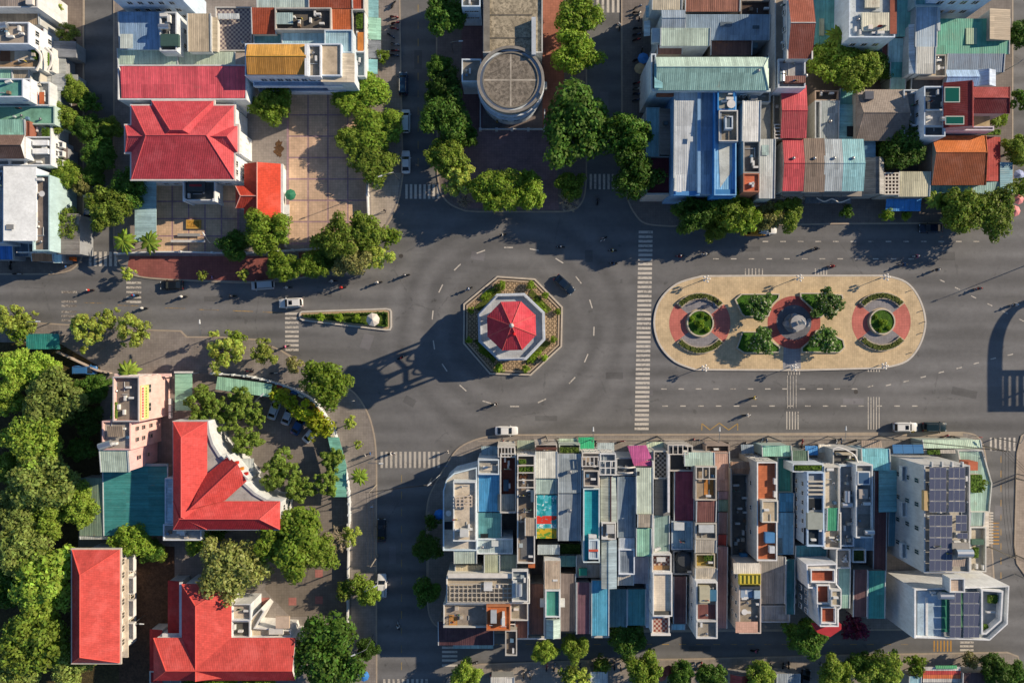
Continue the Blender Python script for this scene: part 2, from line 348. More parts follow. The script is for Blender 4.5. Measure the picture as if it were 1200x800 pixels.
# courtyards: every paving panel its own slab with plum bands between
def court(name, r, nx, ny, band, mats, seed):
    x0, y0, x1, y1 = rect(r); base = struct(name, MB().box(x0-.3,y0-.3,KZ-.05,x1+.3,y1+.3,KZ+.006), band); rnd = random.Random(seed)
    dx, dy = (x1-x0)/nx, (y1-y0)/ny; me = {}
    for i in range(nx):
        for j in range(ny):
            m = rnd.choice(mats)
            if m not in me: me[m] = MB().box(-dx/2+.14,-dy/2+.14,0,dx/2-.14,dy/2-.14,.03).mesh('paving_panel', m)
            link('paving_panel', me[m], base, (x0+dx*(i+.5), y0+dy*(j+.5), KZ+.002+rnd.random()*.004))
    return base
court('courtyard_town_house', (183,216,279,297), 5, 4, 'v#8a727c', ['v#b09880','v#b89e82','v#a8917a'], 1)
court('courtyard_east', (338,110,431,285), 4, 7, 'v#8c767e', ['v#b39a84','v#bda288','v#ab947f'], 2)
# ---------------------------------------------------------------- road paint
MZ = .004
def zebra(name, bars, spec='d#c9c4ba'):
    """bars: list of 4-point pixel outlines; every bar its own sheet under one crossing"""
    root = empty(name, (*W(*bars[0][0]), 0)); root['kind'] = 'structure'
    for b in bars: obj('stripe', sheet(poly(b), MZ), spec, root)
    return root
def hbars(x0, x1, ys, th, skew=0.0):
    y0 = ys[0]; return [[(x0-skew*(y-y0), y), (x1-skew*(y-y0), y), (x1-skew*(y-y0), y+th), (x0-skew*(y-y0), y+th)] for y in ys]
def vbars(xs, y0, y1, th): return [[(x, y0), (x+th, y0), (x+th, y1), (x, y1)] for x in xs]
fr = lambda a, n, s: [a+s*i for i in range(n)]
zebra('zebra_crossing', hbars(748.5, 765, fr(270.5, 44, 5.35), 3.0, .021))
zebra('zebra_crossing', vbars(fr(475, 8, 5.3), 216, 233, 2.8))
zebra('zebra_crossing', vbars(fr(691, 7, 5.2), 204, 222, 2.6))
zebra('zebra_crossing', vbars(fr(699, 5, 6), -14, 15, 3.0))
zebra('zebra_crossing', vbars(fr(104, 6, 6), 295, 312, 3.2))
zebra('zebra_crossing', hbars(148, 165.5, [330,335.5,341,347,352.5], 2.6), 'd2#c9c4ba')
zebra('zebra_crossing', hbars(72, 90, [341,352,357,364,369,374], 2.6), 'd3#c0bab0')
zebra('zebra_crossing', hbars(334, 350, fr(366, 9, 5.3), 2.8), 'd2#c9c4ba')
zebra('zebra_crossing', vbars(fr(446, 13, 5.55), 529, 548, 2.8), 'd#bdb8ae')
zebra('zebra_crossing', vbars(fr(449, 10, 5.5), 795, 815, 2.8), 'd#bdb8ae')
zebra('zebra_crossing', hbars(518, 536, [757,762,767,772,778], 2.6))
zebra('zebra_crossing', vbars(fr(1160, 6, 5.5), 512.5, 528, 2.4), 'd2#c9c4ba')
zebra('zebra_crossing', hbars(1125, 1141, [751,755.5,760], 2.4))
zebra('yellow_crossing', vbars(fr(1094, 6, 3.9), 750, 763, 1.6), 'd#b98b3e')
zebra('yellow_crossing', hbars(1160, 1171, fr(612, 7, 4), 1.4), 'd#b98b3e')
zebra('rumble_bars', vbars(fr(873, 6, 4), 314.5, 322.5, 1.1))
zebra('rumble_bars', vbars(fr(955, 5, 3.3), 314.5, 322, 1.1))
zebra('rumble_bars', vbars(fr(923.5, 5, 3.2), 434.5, 439, 1.2)+vbars(fr(922.5, 4, 3.4), 440, 478, .6), 'd2#c9c4ba')
zebra('rumble_bars', vbars(fr(921.5, 5, 3.3), 482, 503, 1.1))
zebra('rumble_bars', vbars(fr(1017, 5, 3.2), 432, 435.5, 1.2))
zebra('rumble_bars', vbars(fr(1017, 5, 3.2), 465, 503, .9))
def dash(x, y, a, L=10.5, w=1.3):
    c, s = math.cos(R(a)), math.sin(R(a)); dx, dy = c*L/2, -s*L/2; nx, ny = s*w/2, c*w/2
    return [(x-dx-nx, y-dy-ny), (x+dx-nx, y+dy-ny), (x+dx+nx, y+dy+ny), (x-dx+nx, y-dy+ny)]
zebra('lane_marking', [dash(x, y, a) for x, y, a in [(563.5,295,20),(536,313,44),(516.5,338,64),(507,369,84),(508.5,404,-82),(521,430.5,-56),(542.5,454.5,-42),(570.5,471,-16),(603,476,0),(635,469.5,25),(670.5,445.5,46),(687,419.5,67),(696,388,88),(692.5,356,-73),(678,328,-52),(655.5,305.5,-32),(626,292.5,-10),(596,290,0)]])
zebra('lane_marking', [dash(x, 283, 0, 6.5, 1.2) for x in fr(897, 14, 20.6)]+[dash(x, 303.3, 0, 6.5, 1.2) for x in fr(839, 12, 20.8)]
      + [dash(x, y, -25, 6.5, 1.2) for x, y in [(1104,329),(1122,338),(1141,348),(1160,357),(1178,366),(1197,375)]], 'd2#c9c4ba')
zebra('lane_marking', [dash(x, 455.5, 0, 6.5, 1.2) for x in fr(778, 12, 20.3)]+[dash(x, 475.5, 0, 6.5, 1.2) for x in fr(779.5, 15, 20.9)]
      + [dash(x, y, 14, 6.5, 1.2) for x, y in [(1020,452.5),(1041,451),(1062,446.5),(1082,441.5),(1103,436),(1124,431),(1144,425.5),(1164,420),(1184,415.5)]], 'd2#c9c4ba')
zebra('yellow_lane_line', [dash(x, y, -2, 24, .9) for x, y in [(110,355),(150,358),(205,361),(245,363),(285,364.5),(320,366)]], 'd3#b5924e')
zebra('yellow_lane_line', [dash(470.5, y, 90, 9, .8) for y in fr(560, 12, 20)], 'd2#a08a52')
zebra('yellow_lane_line', [dash(1173, y, 90, 8, .8) for y in fr(538, 9, 17)], 'd2#b5924e')
zebra('yellow_lane_line', [dash(x, 754.5, 0, 8, .8) for x in fr(560, 26, 20)], 'd2#a98c50')
zebra('yellow_lane_line', [dash(490, y, 90, 9, .8) for y in fr(10, 10, 20)], 'd2#a08a52')
zebra('bus_stop_marking', [dash((x0+x1)/2, (y0+y1)/2, math.degrees(math.atan2(y0-y1, x1-x0)), math.hypot(x1-x0, y1-y0), .9) for (x0,y0),(x1,y1) in zip([(822.5,504),(822.5,496),(832,503.5),(843,495.5),(854,503.5),(864.5,496)],[(822.5,496),(832,503.5),(843,495.5),(854,503.5),(864.5,496),(864.5,504)])], 'd2#b8964a')

# patch repairs in the asphalt
for k, (x, y, w, h, a) in enumerate([(560,300,16,9,10),(720,440,20,8,0),(690,300,9,14,0),(1000,470,24,7,0),(1110,300,18,10,0),(1130,460,30,9,12),(430,400,12,18,20),(250,350,22,6,-3),(480,470,14,9,30),(460,650,8,20,0),(880,292,22,6,0),(640,490,26,6,0),(1170,600,8,16,0),(820,760,26,7,0),(490,70,9,22,0),(708,120,10,24,0),(115,120,9,20,0),(560,400,5,12,70),(760,460,10,6,0),(380,345,18,5,5)]):
    c_, s_ = math.cos(R(a)), math.sin(R(a)); q = [(x+dx*c_*w/2-dy*s_*h/2, y+dx*s_*w/2+dy*c_*h/2) for dx, dy in ((-1,-1),(1,-1),(1,1),(-1,1))]
    obj('asphalt_patch', sheet(poly(q), .002), 'a#5f6061' if k % 3 else 'a#77777a', road)
# ================================================================ roundabout tower, oblong plaza, wedge island
def ring(mb, qo, qi, z0, z1, mi=0):
    n = len(qo)
    mb.add([(x, y, z0) for x, y in qo]+[(x, y, z1) for x, y in qo]+[(x, y, z1) for x, y in qi]+[(x, y, z0) for x, y in qi],
           [f for i in range(n) for j in [(i+1) % n] for f in ((i, j, n+j, n+i), (n+i, n+j, 2*n+j, 2*n+i), (2*n+i, 2*n+j, 3*n+j, 3*n+i))], mi); return mb
def ngon(cx, cy, r, n, a0=0.0): return [(cx+r*math.cos(a0+2*math.pi*i/n), cy+r*math.sin(a0+2*math.pi*i/n)) for i in range(n)]
def lerp(a, b, t): return (a[0]+(b[0]-a[0])*t, a[1]+(b[1]-a[1])*t)
oct_out = [(582.5,323.4),(627,326.4),(659.5,359.6),(658.6,406),(622,440),(573.8,438.4),(542.6,402.5),(543.1,356)]
TC = W(599.5, 383.5)
isl = struct('roundabout_island', tri_sheet(inset(poly(oct_out), .9), .3), 'l#b79f80')
qo = poly(oct_out); obj('kerb', ring(MB(), qo, inset(qo, .32), 0, .3), 'p#c2b9ab', isl)
obj('inner_kerb', ring(MB(), inset(qo, .6), inset(qo, .9), .0, .42), 'p#b7a58e', isl)
qi = inset(qo, 1.9); qj = inset(qo, 3.05)
for i in range(1, 8, 2):                         # beds along the diagonal sides
    a, b, c, d = qi[i], qi[(i+1) % 8], qj[(i+1) % 8], qj[i]
    q = [lerp(a, b, .04), lerp(a, b, .96), lerp(d, c, .97), lerp(d, c, .03)]
    bed = obj('flower_bed', MB().prism(q, .25, .48), 'h#4f5a22', isl)
# tower
tw = empty('roundabout_tower', (*TC, .3)); tag(tw, 'white octagonal tower with red pyramid roof on the roundabout', 'tower')
def oct8(r, a0=R(22.5+1.5)): return ngon(TC[0], TC[1], r, 8, a0)
BR = 6.55
obj('base_wall', MB().prism(oct8(BR-.6), .3, 5.0), 'w#d4d4d0', tw)
obj('terrace_floor', MB().prism(oct8(BR-.25), 4.85, 5.06), 'f#a3a8ae', tw)
obj('parapet', ring(MB(), oct8(BR), oct8(BR-.3), 4.6, 5.9), 'w#b4b7ba', tw)
obj('cornice', ring(MB(), oct8(BR+.3), oct8(BR-.02), 4.75, 5.15), 'w#b9bfc6', tw)
for i in range(8):
    x, y = oct8(BR-.55)[i]
    a = math.atan2(y-TC[1], x-TC[0])
    p0, p1 = oct8(BR-.58)[i], oct8(BR-.58)[(i+1) % 8]
    for t in (.3, .7):
        m = lerp(p0, p1, t); an = math.atan2(p1[1]-p0[1], p1[0]-p0[0])
        link('window', MB().box(-.6,-.04,0,.6,.05,2.1).mesh('window', 'g#26323a'), tw, (m[0]-TC[0], m[1]-TC[1], 1.2), an)
cr = 3.75
for i in range(8):
    x, y = oct8(cr)[i]; obj('column', MB().cyl(x, y, 5.06, 14.7, .26, 8), 'w#d9d6d0', tw)
def arc_band(r0, r1, za, zb): return ring(MB(), oct8(r1), oct8(r0), za, zb)
obj('ring_beam', arc_band(cr-.3, cr+.3, 14.2, 14.75), 'w#dcd9d2', tw)
obj('ring_beam', arc_band(cr-.22, cr+.22, 11.9, 12.3), 'w#dcd9d2', tw)
obj('ring_beam', arc_band(cr-.22, cr+.22, 7.2, 7.7), 'w#dcd9d2', tw)
for i in range(8):                               # arches between the columns
    p0, p1 = oct8(cr)[i], oct8(cr)[(i+1) % 8]
    pts = [(*lerp(p0, p1, .5-.5*math.cos(math.pi*k/10)), 8.0+3.4*math.sin(math.pi*k/10)) for k in range(11)]
    obj('arch', MB().tube(pts, .17, 5), 'w#dcd9d2', tw)
obj('core', MB().cyl(TC[0], TC[1], 5.06, 9.4, .8, 10), 'w#cfcac2', tw)
er, ez = 4.62, 15.0
roof = obj('roof', MB().prism(oct8(er), 14.74, ez), 'p#7c5a56', tw)
ap = (TC[0], TC[1], 18.2)
for i in range(8):
    p0, p1 = oct8(er+.02)[i], oct8(er+.02)[(i+1) % 8]
    obj('roof_panel', MB().add([(*p0, ez+.004), (*p1, ez+.004), ap], [(0, 1, 2)]), 'tx#bb3a48', roof)
    obj('ridge_cap', MB().tube([(*p0, ez+.03), (ap[0], ap[1], ap[2]+.03)], .085, 5), 'p#c05a58', roof)
obj('finial', MB().cyl(TC[0], TC[1], 18.0, 18.9, .42, 10, 0, .12).ball(TC[0], TC[1], 19.0, .26), 'w#b9b4ae', tw)
rb = link('beacon', MB().ball(0, 0, 0, .3, 8, 6).mesh('beacon', 'p#d8222c'), tw, (.45, -1.5, 17.35-.3))
# round clipped shrubs of the roundabout come with the plants further down
# ---- oblong plaza
pl_px = [(822,322.5),(900,322),(1038,322)]+smooth([(1038,322),(1062,330),(1078,350),(1085,378),(1078,405),(1062,424),(1035,432)], 5)[1:]+[(940,434.5),(815,434)]+smooth([(815,434),(790,424),(772,404),(765.5,378),(772,352),(792,332),(822,322.5)], 5)[1:-1]
qp = poly(pl_px)
plaza = struct('plaza', tri_sheet(inset(qp, .3), .2), 'f#c2ae8c')
obj('kerb', ring(MB(), qp, inset(qp, .34), 0, .23), 'p#c9c4bb', plaza)
def arcpts(c, r, a0, a1, n=16): return [(c[0]+r*math.cos(R(a0+(a1-a0)*i/n)), c[1]+r*math.sin(R(a0+(a1-a0)*i/n))) for i in range(n+1)]
def sector(c, r0, r1, a0, a1, n=14): return arcpts(c, r1, a0, a1, n)+arcpts(c, r0, a1, a0, n)
def garden(cpx, r_in, r_out, tilt):
    c = W(*cpx); k = 1/SC
    for nm, a0, a1, mt in (('red_paving', -38, 38, 'v#a8635a'), ('red_paving', 142, 218, 'v#a8635a'), ('grey_paving', 38, 142, 'v#77767a'), ('grey_paving', 218, 322, 'v#77767a')):
        obj(nm, sheet(sector(c, (r_in+1)*k, (r_out if 'red' in nm else r_out-7.5)*k, a0+tilt, a1+tilt), .206), mt, plaza)
    for a0, a1 in ((40, 140), (220, 320)):
        p = obj('planter', ring(MB(), sector(c, (r_out-8)*k, r_out*k, a0+tilt, a1+tilt), inset(sector(c, (r_out-8)*k, r_out*k, a0+tilt, a1+tilt), .2), .2, .6), 'p#b5aa98', plaza)
        obj('hedge', hedge_mb(inset(sector(c, (r_out-8)*k, r_out*k, a0+tilt, a1+tilt), .21), .3, .78, int(a0)), 'h#55602c', p)
    p = obj('round_planter', ring(MB(), ngon(*c, r_in*k, 36), ngon(*c, r_in*k-.26, 36), .2, .75), 'p#c3bba9', plaza)
    obj('lawn', sheet(ngon(*c, r_in*k-.26, 36), .62), 'h#3f6418', p)
def hedge_mb(q, z0, z1, seed):
    """clipped planting: outline wall plus a bumpy top made of small leaf clumps"""
    rnd = random.Random(seed); mb = MB(); n = len(q)
    mb.add([(x, y, z0) for x, y in q]+[(x, y, z1-.12) for x, y in q], [(i, (i+1) % n, n+(i+1) % n, n+i) for i in range(n)])
    t = tri_sheet(q, z1-.12); mb.add(t.v, t.f)
    xs = [p[0] for p in q]; ys = [p[1] for p in q]; area = abs(sum(q[i-1][0]*q[i][1]-q[i][0]*q[i-1][1] for i in range(n)))/2
    def inside(x, y):
        r = False
        for i in range(n):
            (xa, ya), (xb, yb) = q[i-1], q[i]
            if (ya > y) != (yb > y) and x < (xb-xa)*(y-ya)/(yb-ya)+xa: r = not r
        return r
    need = min(1600, int(area*26)); tries = 0
    while need and tries < 20000:
        tries += 1; x, y = rnd.uniform(min(xs), max(xs)), rnd.uniform(min(ys), max(ys))
        if not inside(x, y): continue
        need -= 1; s = rnd.uniform(.1, .2); a = rnd.uniform(0, 6.28); tl = rnd.uniform(-.7, .7); z = z1-.1+rnd.uniform(-.04, .12)
        ca, sa = math.cos(a)*s, math.sin(a)*s
        mb.add([(x-ca, y-sa, z-tl*s), (x+sa, y-ca, z), (x+ca, y+sa, z+tl*s), (x-sa, y+ca, z)], [(0, 1, 2, 3)])
    return mb
garden((819.8,378.6), 15.8, 35.8, 0)
garden((1032.1,376.8), 15.2, 34.5, 0)
CM = W(930, 377.8)
obj('red_disc', sheet(ngon(*CM, 31/SC, 48), .206), 'v#96504a', plaza)
obj('dark_disc', sheet(ngon(*CM, 20.5/SC, 40), .212), 'v#5d6068', plaza)  # grey paving, its dark tone partly the monument's shadow put into the colour
obj('grey_walk', sheet(poly([(918,405),(938,405),(938,432),(917,432)]), .204), 'v#85868a', plaza)
for nm, pts in (('a', [(868,344),(913,344),(912,350),(904,358),(900,371),(872,371.5),(868,368),(860,351)]), ('b', [(869,388),(893,388),(903,399),(913,406),(913,413),(871,414),(862,408)]),
                ('c', [(936,343),(957,343),(986,345),(987,350),(962,372),(954,372),(950,362),(937,350)]), ('d', [(938,407),(950,397),(955,387),(962,385),(987,398),(989,407),(983,413),(938,413)])):
    q = poly(pts); p = obj('corner_planter', ring(MB(), q, inset(q, .24), .2, .62), 'p#c3bba9', plaza)
    obj('lawn', tri_sheet(inset(q, .24), .5), 'h#3d6a1a', p)
# monument
mn = empty('monument', (*CM, .21)); tag(mn, 'pale stone monument with a standing figure in the plaza centre', 'statue')
cx, cy = W(929, 378.5)
ped = obj('pedestal', MB().prism(ngon(cx, cy, 1.9, 12), .2, .6).prism(ngon(cx, cy, 1.25, 12), .6, 2.9).prism(ngon(cx, cy, 1.5, 12), 2.9, 3.2), 'w#a09d98', mn)
rnd = random.Random(4); mb = MB()
def rock(mb, x, y, z, r, sz, seed, n=10, m=7):
    rr = random.Random(seed); k = len(mb.v); mb.ball(x, y, z, r, n, m, 0, sz)
    for i in range(k, len(mb.v)):
        v = Vector(mb.v[i]); d = v-Vector((x, y, z)); mb.v[i] = tuple(Vector((x, y, z))+d*rr.uniform(.75, 1.2))
for (dx, dy, r, s) in ((-1.3,-.2,.8,1.1),(1.5,.3,.9,1.0),(2.3,-.1,.75,.9),(.3,-1.1,.7,1),(0,1.2,.7,1),(2.9,.5,.45,1)): rock(mb, cx+dx, cy+dy, .6, r, s, int(dx*10)+77)
obj('rockwork', mb, 'w#a6abb0', mn, True)
def skin_mesh(name, verts, edges, radii, sub=1):
    me = bpy.data.meshes.new(name+'_src'); me.from_pydata(verts, edges, []); o = bpy.data.objects.new(name+'_src', me); col.objects.link(o)
    m = o.modifiers.new('skin', 'SKIN'); m.use_smooth_shade = True
    for i, r in enumerate(radii): me.skin_vertices[0].data[i].radius = r if isinstance(r, tuple) else (r, r)
    me.skin_vertices[0].data[0].use_root = True
    s = o.modifiers.new('sub', 'SUBSURF'); s.levels = sub; s.render_levels = sub
    dg = bpy.context.evaluated_depsgraph_get(); out = bpy.data.meshes.new_from_object(o.evaluated_get(dg)); out.name = name
    bpy.data.objects.remove(o); bpy.data.meshes.remove(me); return out
sm = skin_mesh('figure', [(0,0,1.0),(0,0,1.3),(0,0,1.5),(0,0,1.62),(0,0,1.75),(.2,0,1.45),(.28,.05,1.15),(.3,.22,1.05),(-.2,0,1.45),(-.3,0,1.2),(-.26,.16,1.0),(.1,0,.55),(.11,0,.05),(-.1,0,.55),(-.11,0,.05)],
    [(0,1),(1,2),(2,3),(3,4),(2,5),(5,6),(6,7),(2,8),(8,9),(9,10),(0,11),(11,12),(0,13),(13,14)], [(.17,.13),(.18,.13),(.16,.11),.06,.11,.085,.06,.045,.085,.06,.045,(.12,.14),(.14,.16),(.12,.14),(.14,.16)])
sm.materials.append(M('w#c8c6c0'))
link('stone_figure', sm, mn, (cx-CM[0], cy-CM[1], 2.98), R(-60), (1.9, 1.9, 1.9))
# ---- wedge island
wg_px = [(354,364.4),(453,361),(457.5,362),(459.2,365),(459.4,383),(457.5,387),(453,387.5),(355,376),(351.5,373.5),(350.6,370),(351.5,366)]
qw = poly(wg_px); wedge = struct('wedge_island', tri_sheet(inset(qw, .3), .2), 'v#a08d72')
obj('kerb', ring(MB(), qw, inset(qw, .3), 0, .28), 'p#c9c4bb', wedge)
obj('lawn', tri_sheet(inset(qw, .75), .25), 'h#4f6420', wedge)
q2 = inset(qw, .75); q3 = inset(qw, 1.05)
for i in range(len(q2)):
    j = (i+1) % len(q2)
    if (Vector(q2[i])-Vector(q2[j])).length > 1.5: obj('hedge', hedge_mb([q2[i], q2[j], q3[j], q3[i]], .25, .75, i), 'h#3e5a1a', wedge)
um = empty('parasol', (*W(439.5, 374.8), .25)); tag(um, 'white octagonal parasol at the broad end of the wedge island', 'parasol')
ux, uy = um.location.x, um.location.y
obj('pole', MB().cyl(ux, uy, .25, 2.9, .04, 6), 'm#999999', um); obj('base', MB().cyl(ux, uy, .25, .4, .35, 10), 'p#6a6a68', um)
uo = ngon(ux, uy, 1.32, 8, .2)
for i in range(8): obj('canopy_panel', MB().add([(*uo[i], 2.3), (*uo[(i+1) % 8], 2.3), (ux, uy, 2.95)], [(0, 1, 2)]), 'p#d9d4ca', um)
# ================================================================ buildings
_win = {}
def winmesh(fr_, gl):
    k = (fr_, gl)
    if k not in _win:
        f = MB().box(-.5,-.09,-.5,.5,.09,-.42).box(-.5,-.09,.42,.5,.09,.5).box(-.5,-.09,-.42,-.42,.09,.42).box(.42,-.09,-.42,.5,.09,.42).box(-.03,-.06,-.42,.03,.06,.42)
        _win[k] = (f.mesh('window', fr_), MB().box(-.42,-.04,-.42,.42,.02,.42).mesh('pane', gl))
    return _win[k]
_ac = MB().box(-.45,-.18,0,.45,.18,.62).cyl(-.08,-.2,.31,.31,.001,3).mesh('air_conditioner', 'p#d6d8d6')
_vt = MB().cyl(0,0,0,.5,.22,8).ball(0,0,.55,.32,8,5,0,.7).mesh('vent', 'm#a8a8a8')
def _tankm():
    mb = MB(); mb.tube([(-.95,0,.95),(-.85,0,.95),(.85,0,.95),(.95,0,.95)], .52, 12)
    for x in (-.6, .6): mb.box(x-.05,-.45,0,x+.05,-.37,.6).box(x-.05,.37,0,x+.05,.45,.6).box(x-.05,-.45,.4,x+.05,.45,.48)
    return mb.mesh('water_tank', 'm#c9cdd0')
_tk = _tankm()
_dish = MB().cyl(0,0,0,.7,.05,6).cyl(0,0,.7,.78,.1,12,0,.55).mesh('satellite_dish', 'p#d8d8d6')
_sp = MB().box(-.5,-.5,-.02,.5,.5,.02, 0).box(-.47,-.475,.0,-.01,.475,.032, 1).box(.01,-.475,.0,.47,.475,.032, 1).mesh('solar_panel', ['p#c4c8cc', 'z#5a6075'])  # cell colour lightened to carry the reflected sky
_pot = None
DEF_WALL = 'w#c9c7c0'
class Bd:
    def __init__(s, name, label, cat, at, dz=0.0):
        s.dz = dz; s.o = empty(name, (*W(*at), KZ)); tag(s.o, label, cat); s.rnd = random.Random(hash_(label))
    def vol(s, pts, h, wall=DEF_WALL, deck='c#8f8a80', z0=KZ-.02, par=.7, t=.22, cap=None, clut=True):
        h += s.dz; z0 += s.dz if z0 > 1 else 0
        q = poly(pts, h); n = len(q); mb = MB()
        if par <= 0:
            mb.prism(q, z0, h); return obj('wall', mb, wall, s.o)
        qi = inset(q, t); zd = h-par
        mb.add([(x, y, z0) for x, y in q]+[(x, y, h) for x, y in q]+[(x, y, h) for x, y in qi]+[(x, y, zd-.05) for x, y in qi],
               [f for i in range(n) for j in [(i+1) % n] for f in ((i, j, n+j, n+i), (2*n+i, 2*n+j, 3*n+j, 3*n+i))])
        mb.add([(x, y, h) for x, y in q]+[(x, y, h) for x, y in qi], [(i, (i+1) % n, n+(i+1) % n, n+i) for i in range(n)], 1)
        w = obj('wall', mb, [wall, cap or wall], s.o)
        obj('roof_deck', tri_sheet(qi, zd), deck, s.o)
        if clut and deck[0] == 'c' and not hasattr(pts[0], '__len__') and pts[2]-pts[0] > 9 and pts[3]-pts[1] > 9:
            s.clutter((pts[0]+1, pts[1]+1, pts[2]-1, pts[3]-1), zd-s.dz, 1+int((pts[2]-pts[0])*(pts[3]-pts[1])/260))
        return w
    def shed(s, r, h, side='S', drop=.5, mat='sx#b9c4bf', th=.14, name='roof', walls=None, z0=KZ-.02):
        h += s.dz
        x0, y0, x1, y1 = rect(r, h); lo = h-drop
        z = {'S': (lo, lo, h, h), 'N': (h, h, lo, lo), 'E': (h, lo, lo, h), 'W': (lo, h, h, lo)}[side]   # corners sw se ne nw
        c = [(x0, y0), (x1, y0), (x1, y1), (x0, y1)]
        mb = MB().add([(*c[i], z[i]-th) for i in range(4)]+[(*c[i], z[i]) for i in range(4)], [(3,2,1,0),(4,5,6,7),(0,1,5,4),(1,2,6,5),(2,3,7,6),(3,0,4,7)])
        ro = obj(name, mb, mat, s.o)
        if walls and side in 'NS' and (x1-x0) > 1.5:
            for e in (x0, x1-.16):
                v = [(e, y0), (e+.16, y0), (e+.16, y1), (e, y1)]
                obj('verge', MB().add([(*v[k], z[k]-.3) for k in range(4)]+[(*v[k], z[k]+.12) for k in range(4)], [(3,2,1,0),(4,5,6,7),(0,1,5,4),(1,2,6,5),(2,3,7,6),(3,0,4,7)]), 'w#b9bdbc', ro)
        if walls:
            i = .15; c = [(x0+i, y0+i), (x1-i, y0+i), (x1-i, y1-i), (x0+i, y1-i)]
            obj('wall', MB().add([(*p, z0) for p in c]+[(*c[k], z[k]-th-.01) for k in range(4)], [(4,5,6,7),(0,1,5,4),(1,2,6,5),(2,3,7,6),(3,0,4,7)]), walls, s.o)
        return ro
    def gable(s, r, h, axis='x', rise=1.2, mat='tx#8c4a38', walls=None, hip0=0.0, hip1=0.0, at=.5, over=.25, z0=KZ-.02, cap=None, name='roof', mats2=None):
        """eaves at height h; ridge along axis; hip0/hip1 = how far the ridge ends stand in from the low/high end (fraction); at = where the ridge lies across"""
        h += s.dz
        x0, y0, x1, y1 = rect(r, h)
        T = (lambda u, v, z: (u, v, z)) if axis == 'x' else (lambda u, v, z: (v, u, z))
        u0, u1, v0, v1 = (x0, x1, y0, y1) if axis == 'x' else (y0, y1, x0, x1)
        vr = v0+(v1-v0)*at; a, b = u0+(u1-u0)*hip0, u1-(u1-u0)*hip1; zt = h+rise
        P = [T(u0,v0,h),T(u1,v0,h),T(u1,v1,h),T(u0,v1,h),T(a,vr,zt),T(b,vr,zt)]
        F = [(0,1,5,4),(2,3,4,5),(1,2,5),(3,0,4)]
        if axis == 'y': F = [f[::-1] for f in F]
        ro = None
        base = MB().add(P[:4]+[(x, y, z-.16) for x, y, z in P[:4]], [(0,1,5,4),(1,2,6,5),(2,3,7,6),(3,0,4,7),(7,6,5,4)])
        ro = obj(name, base, cap or mat, s.o)
        ms = mats2 or [mat, mat]  # slope pair: mostly the sunward slope painted lighter, the far slope darker
        for k, f in enumerate(F):
            gf = k >= 2 and (hip0 if k == 3 else hip1) == 0
            obj('gable_end' if gf else 'roof_slope', MB().add([P[i] for i in f], [tuple(range(len(f)))]), (walls or mat) if gf else ms[min(k, 1)], ro)
        lines = [(P[4], P[5])]+([(P[0], P[4]), (P[3], P[4])] if hip0 else [])+([(P[1], P[5]), (P[2], P[5])] if hip1 else [])
        for p, q in lines: obj('ridge_cap', MB().tube([(p[0], p[1], p[2]+.02), (q[0], q[1], q[2]+.02)], .1, 5), cap or mat, ro)
        if walls:
            i = over; obj('wall', MB().prism([(x0+i,y0+i),(x1-i,y0+i),(x1-i,y1-i),(x0+i,y1-i)], z0, h-.17), walls, s.o)
        return ro
    def box(s, r, z1, hgt, mat, name='roof_box'):
        if z1 > 3: z1 += s.dz; hgt += s.dz if hgt > 3 else 0
        return obj(name, MB().prism(poly(r, z1), z1-hgt, z1), mat, s.o)
    def flat(s, r, z, mat, name='floor_panel'):
        z += s.dz if z > 2 else 0
        return obj(name, tri_sheet(poly(r, z), z), mat, s.o)
    def put(s, me, px, py, z, rz=0.0, sc=None, name=None):
        z += s.dz
        x, y = W(px, py, z); l = org(s.o); return link(name or me.name.split('.')[0], me, s.o, (x-l.x, y-l.y, z-l.z), rz, sc)
    def ac(s, px, py, z, rz=0.0, k=1.0): return s.put(_ac, px, py, z, rz, (k, k, k))
    def tank(s, px, py, z, rz=0.0, k=1.0): return s.put(_tk, px, py, z, rz, (k, k, k))
    def vent(s, px, py, z, k=1.0): return s.put(_vt, px, py, z, 0, (k, k, k))
    def dish(s, px, py, z, k=1.0): return s.put(_dish, px, py, z, 0, (k, k, k))
    def solar(s, r, nx, ny, z, tilt=3.0):
        z += s.dz
        x0, y0, x1, y1 = rect(r, z); dx, dy = (x1-x0)/nx, (y1-y0)/ny; l = org(s.o)
        for i in range(nx):
            for j in range(ny):
                link('solar_panel', _sp, s.o, (x0+dx*(i+.5)-l.x, y0+dy*(j+.5)-l.y, z-l.z), 0, (dx-.05, dy-.06, 1), rot=(R(tilt), 0, 0))
        obj('panel_rail', MB().box(x0, y0+.2, z-.5, x0+.06, y0+.26, z-.06).box(x0, y0+.2, z-.1, x1, y0+.28, z-.05).box(x0, y1-.3, z-.1, x1, y1-.22, z-.05).box(x1-.06, y1-.3, z-.5, x1, y1-.22, z-.05), 'm#9a9a9a', s.o)
    def win(s, r, h, side, n, zs, w=1.1, hh=1.4, fr_='p#dcdcd8', gl='g#28333c', m=.12, off=0.0):
        """windows on one side of the box whose roof outline at height h is r; zs = centre heights"""
        h += s.dz; zs = [z+s.dz*(z/max(h-s.dz, 1)) for z in zs]
        x0, y0, x1, y1 = rect(r, h); l = org(s.o); f, g = winmesh(fr_, gl)
        a, b, rz = {'S': ((x0, y0-off), (x1, y0-off), 0), 'N': ((x1, y1+off), (x0, y1+off), math.pi), 'E': ((x1+off, y0), (x1+off, y1), math.pi/2), 'W': ((x0-off, y1), (x0-off, y0), -math.pi/2)}[side]
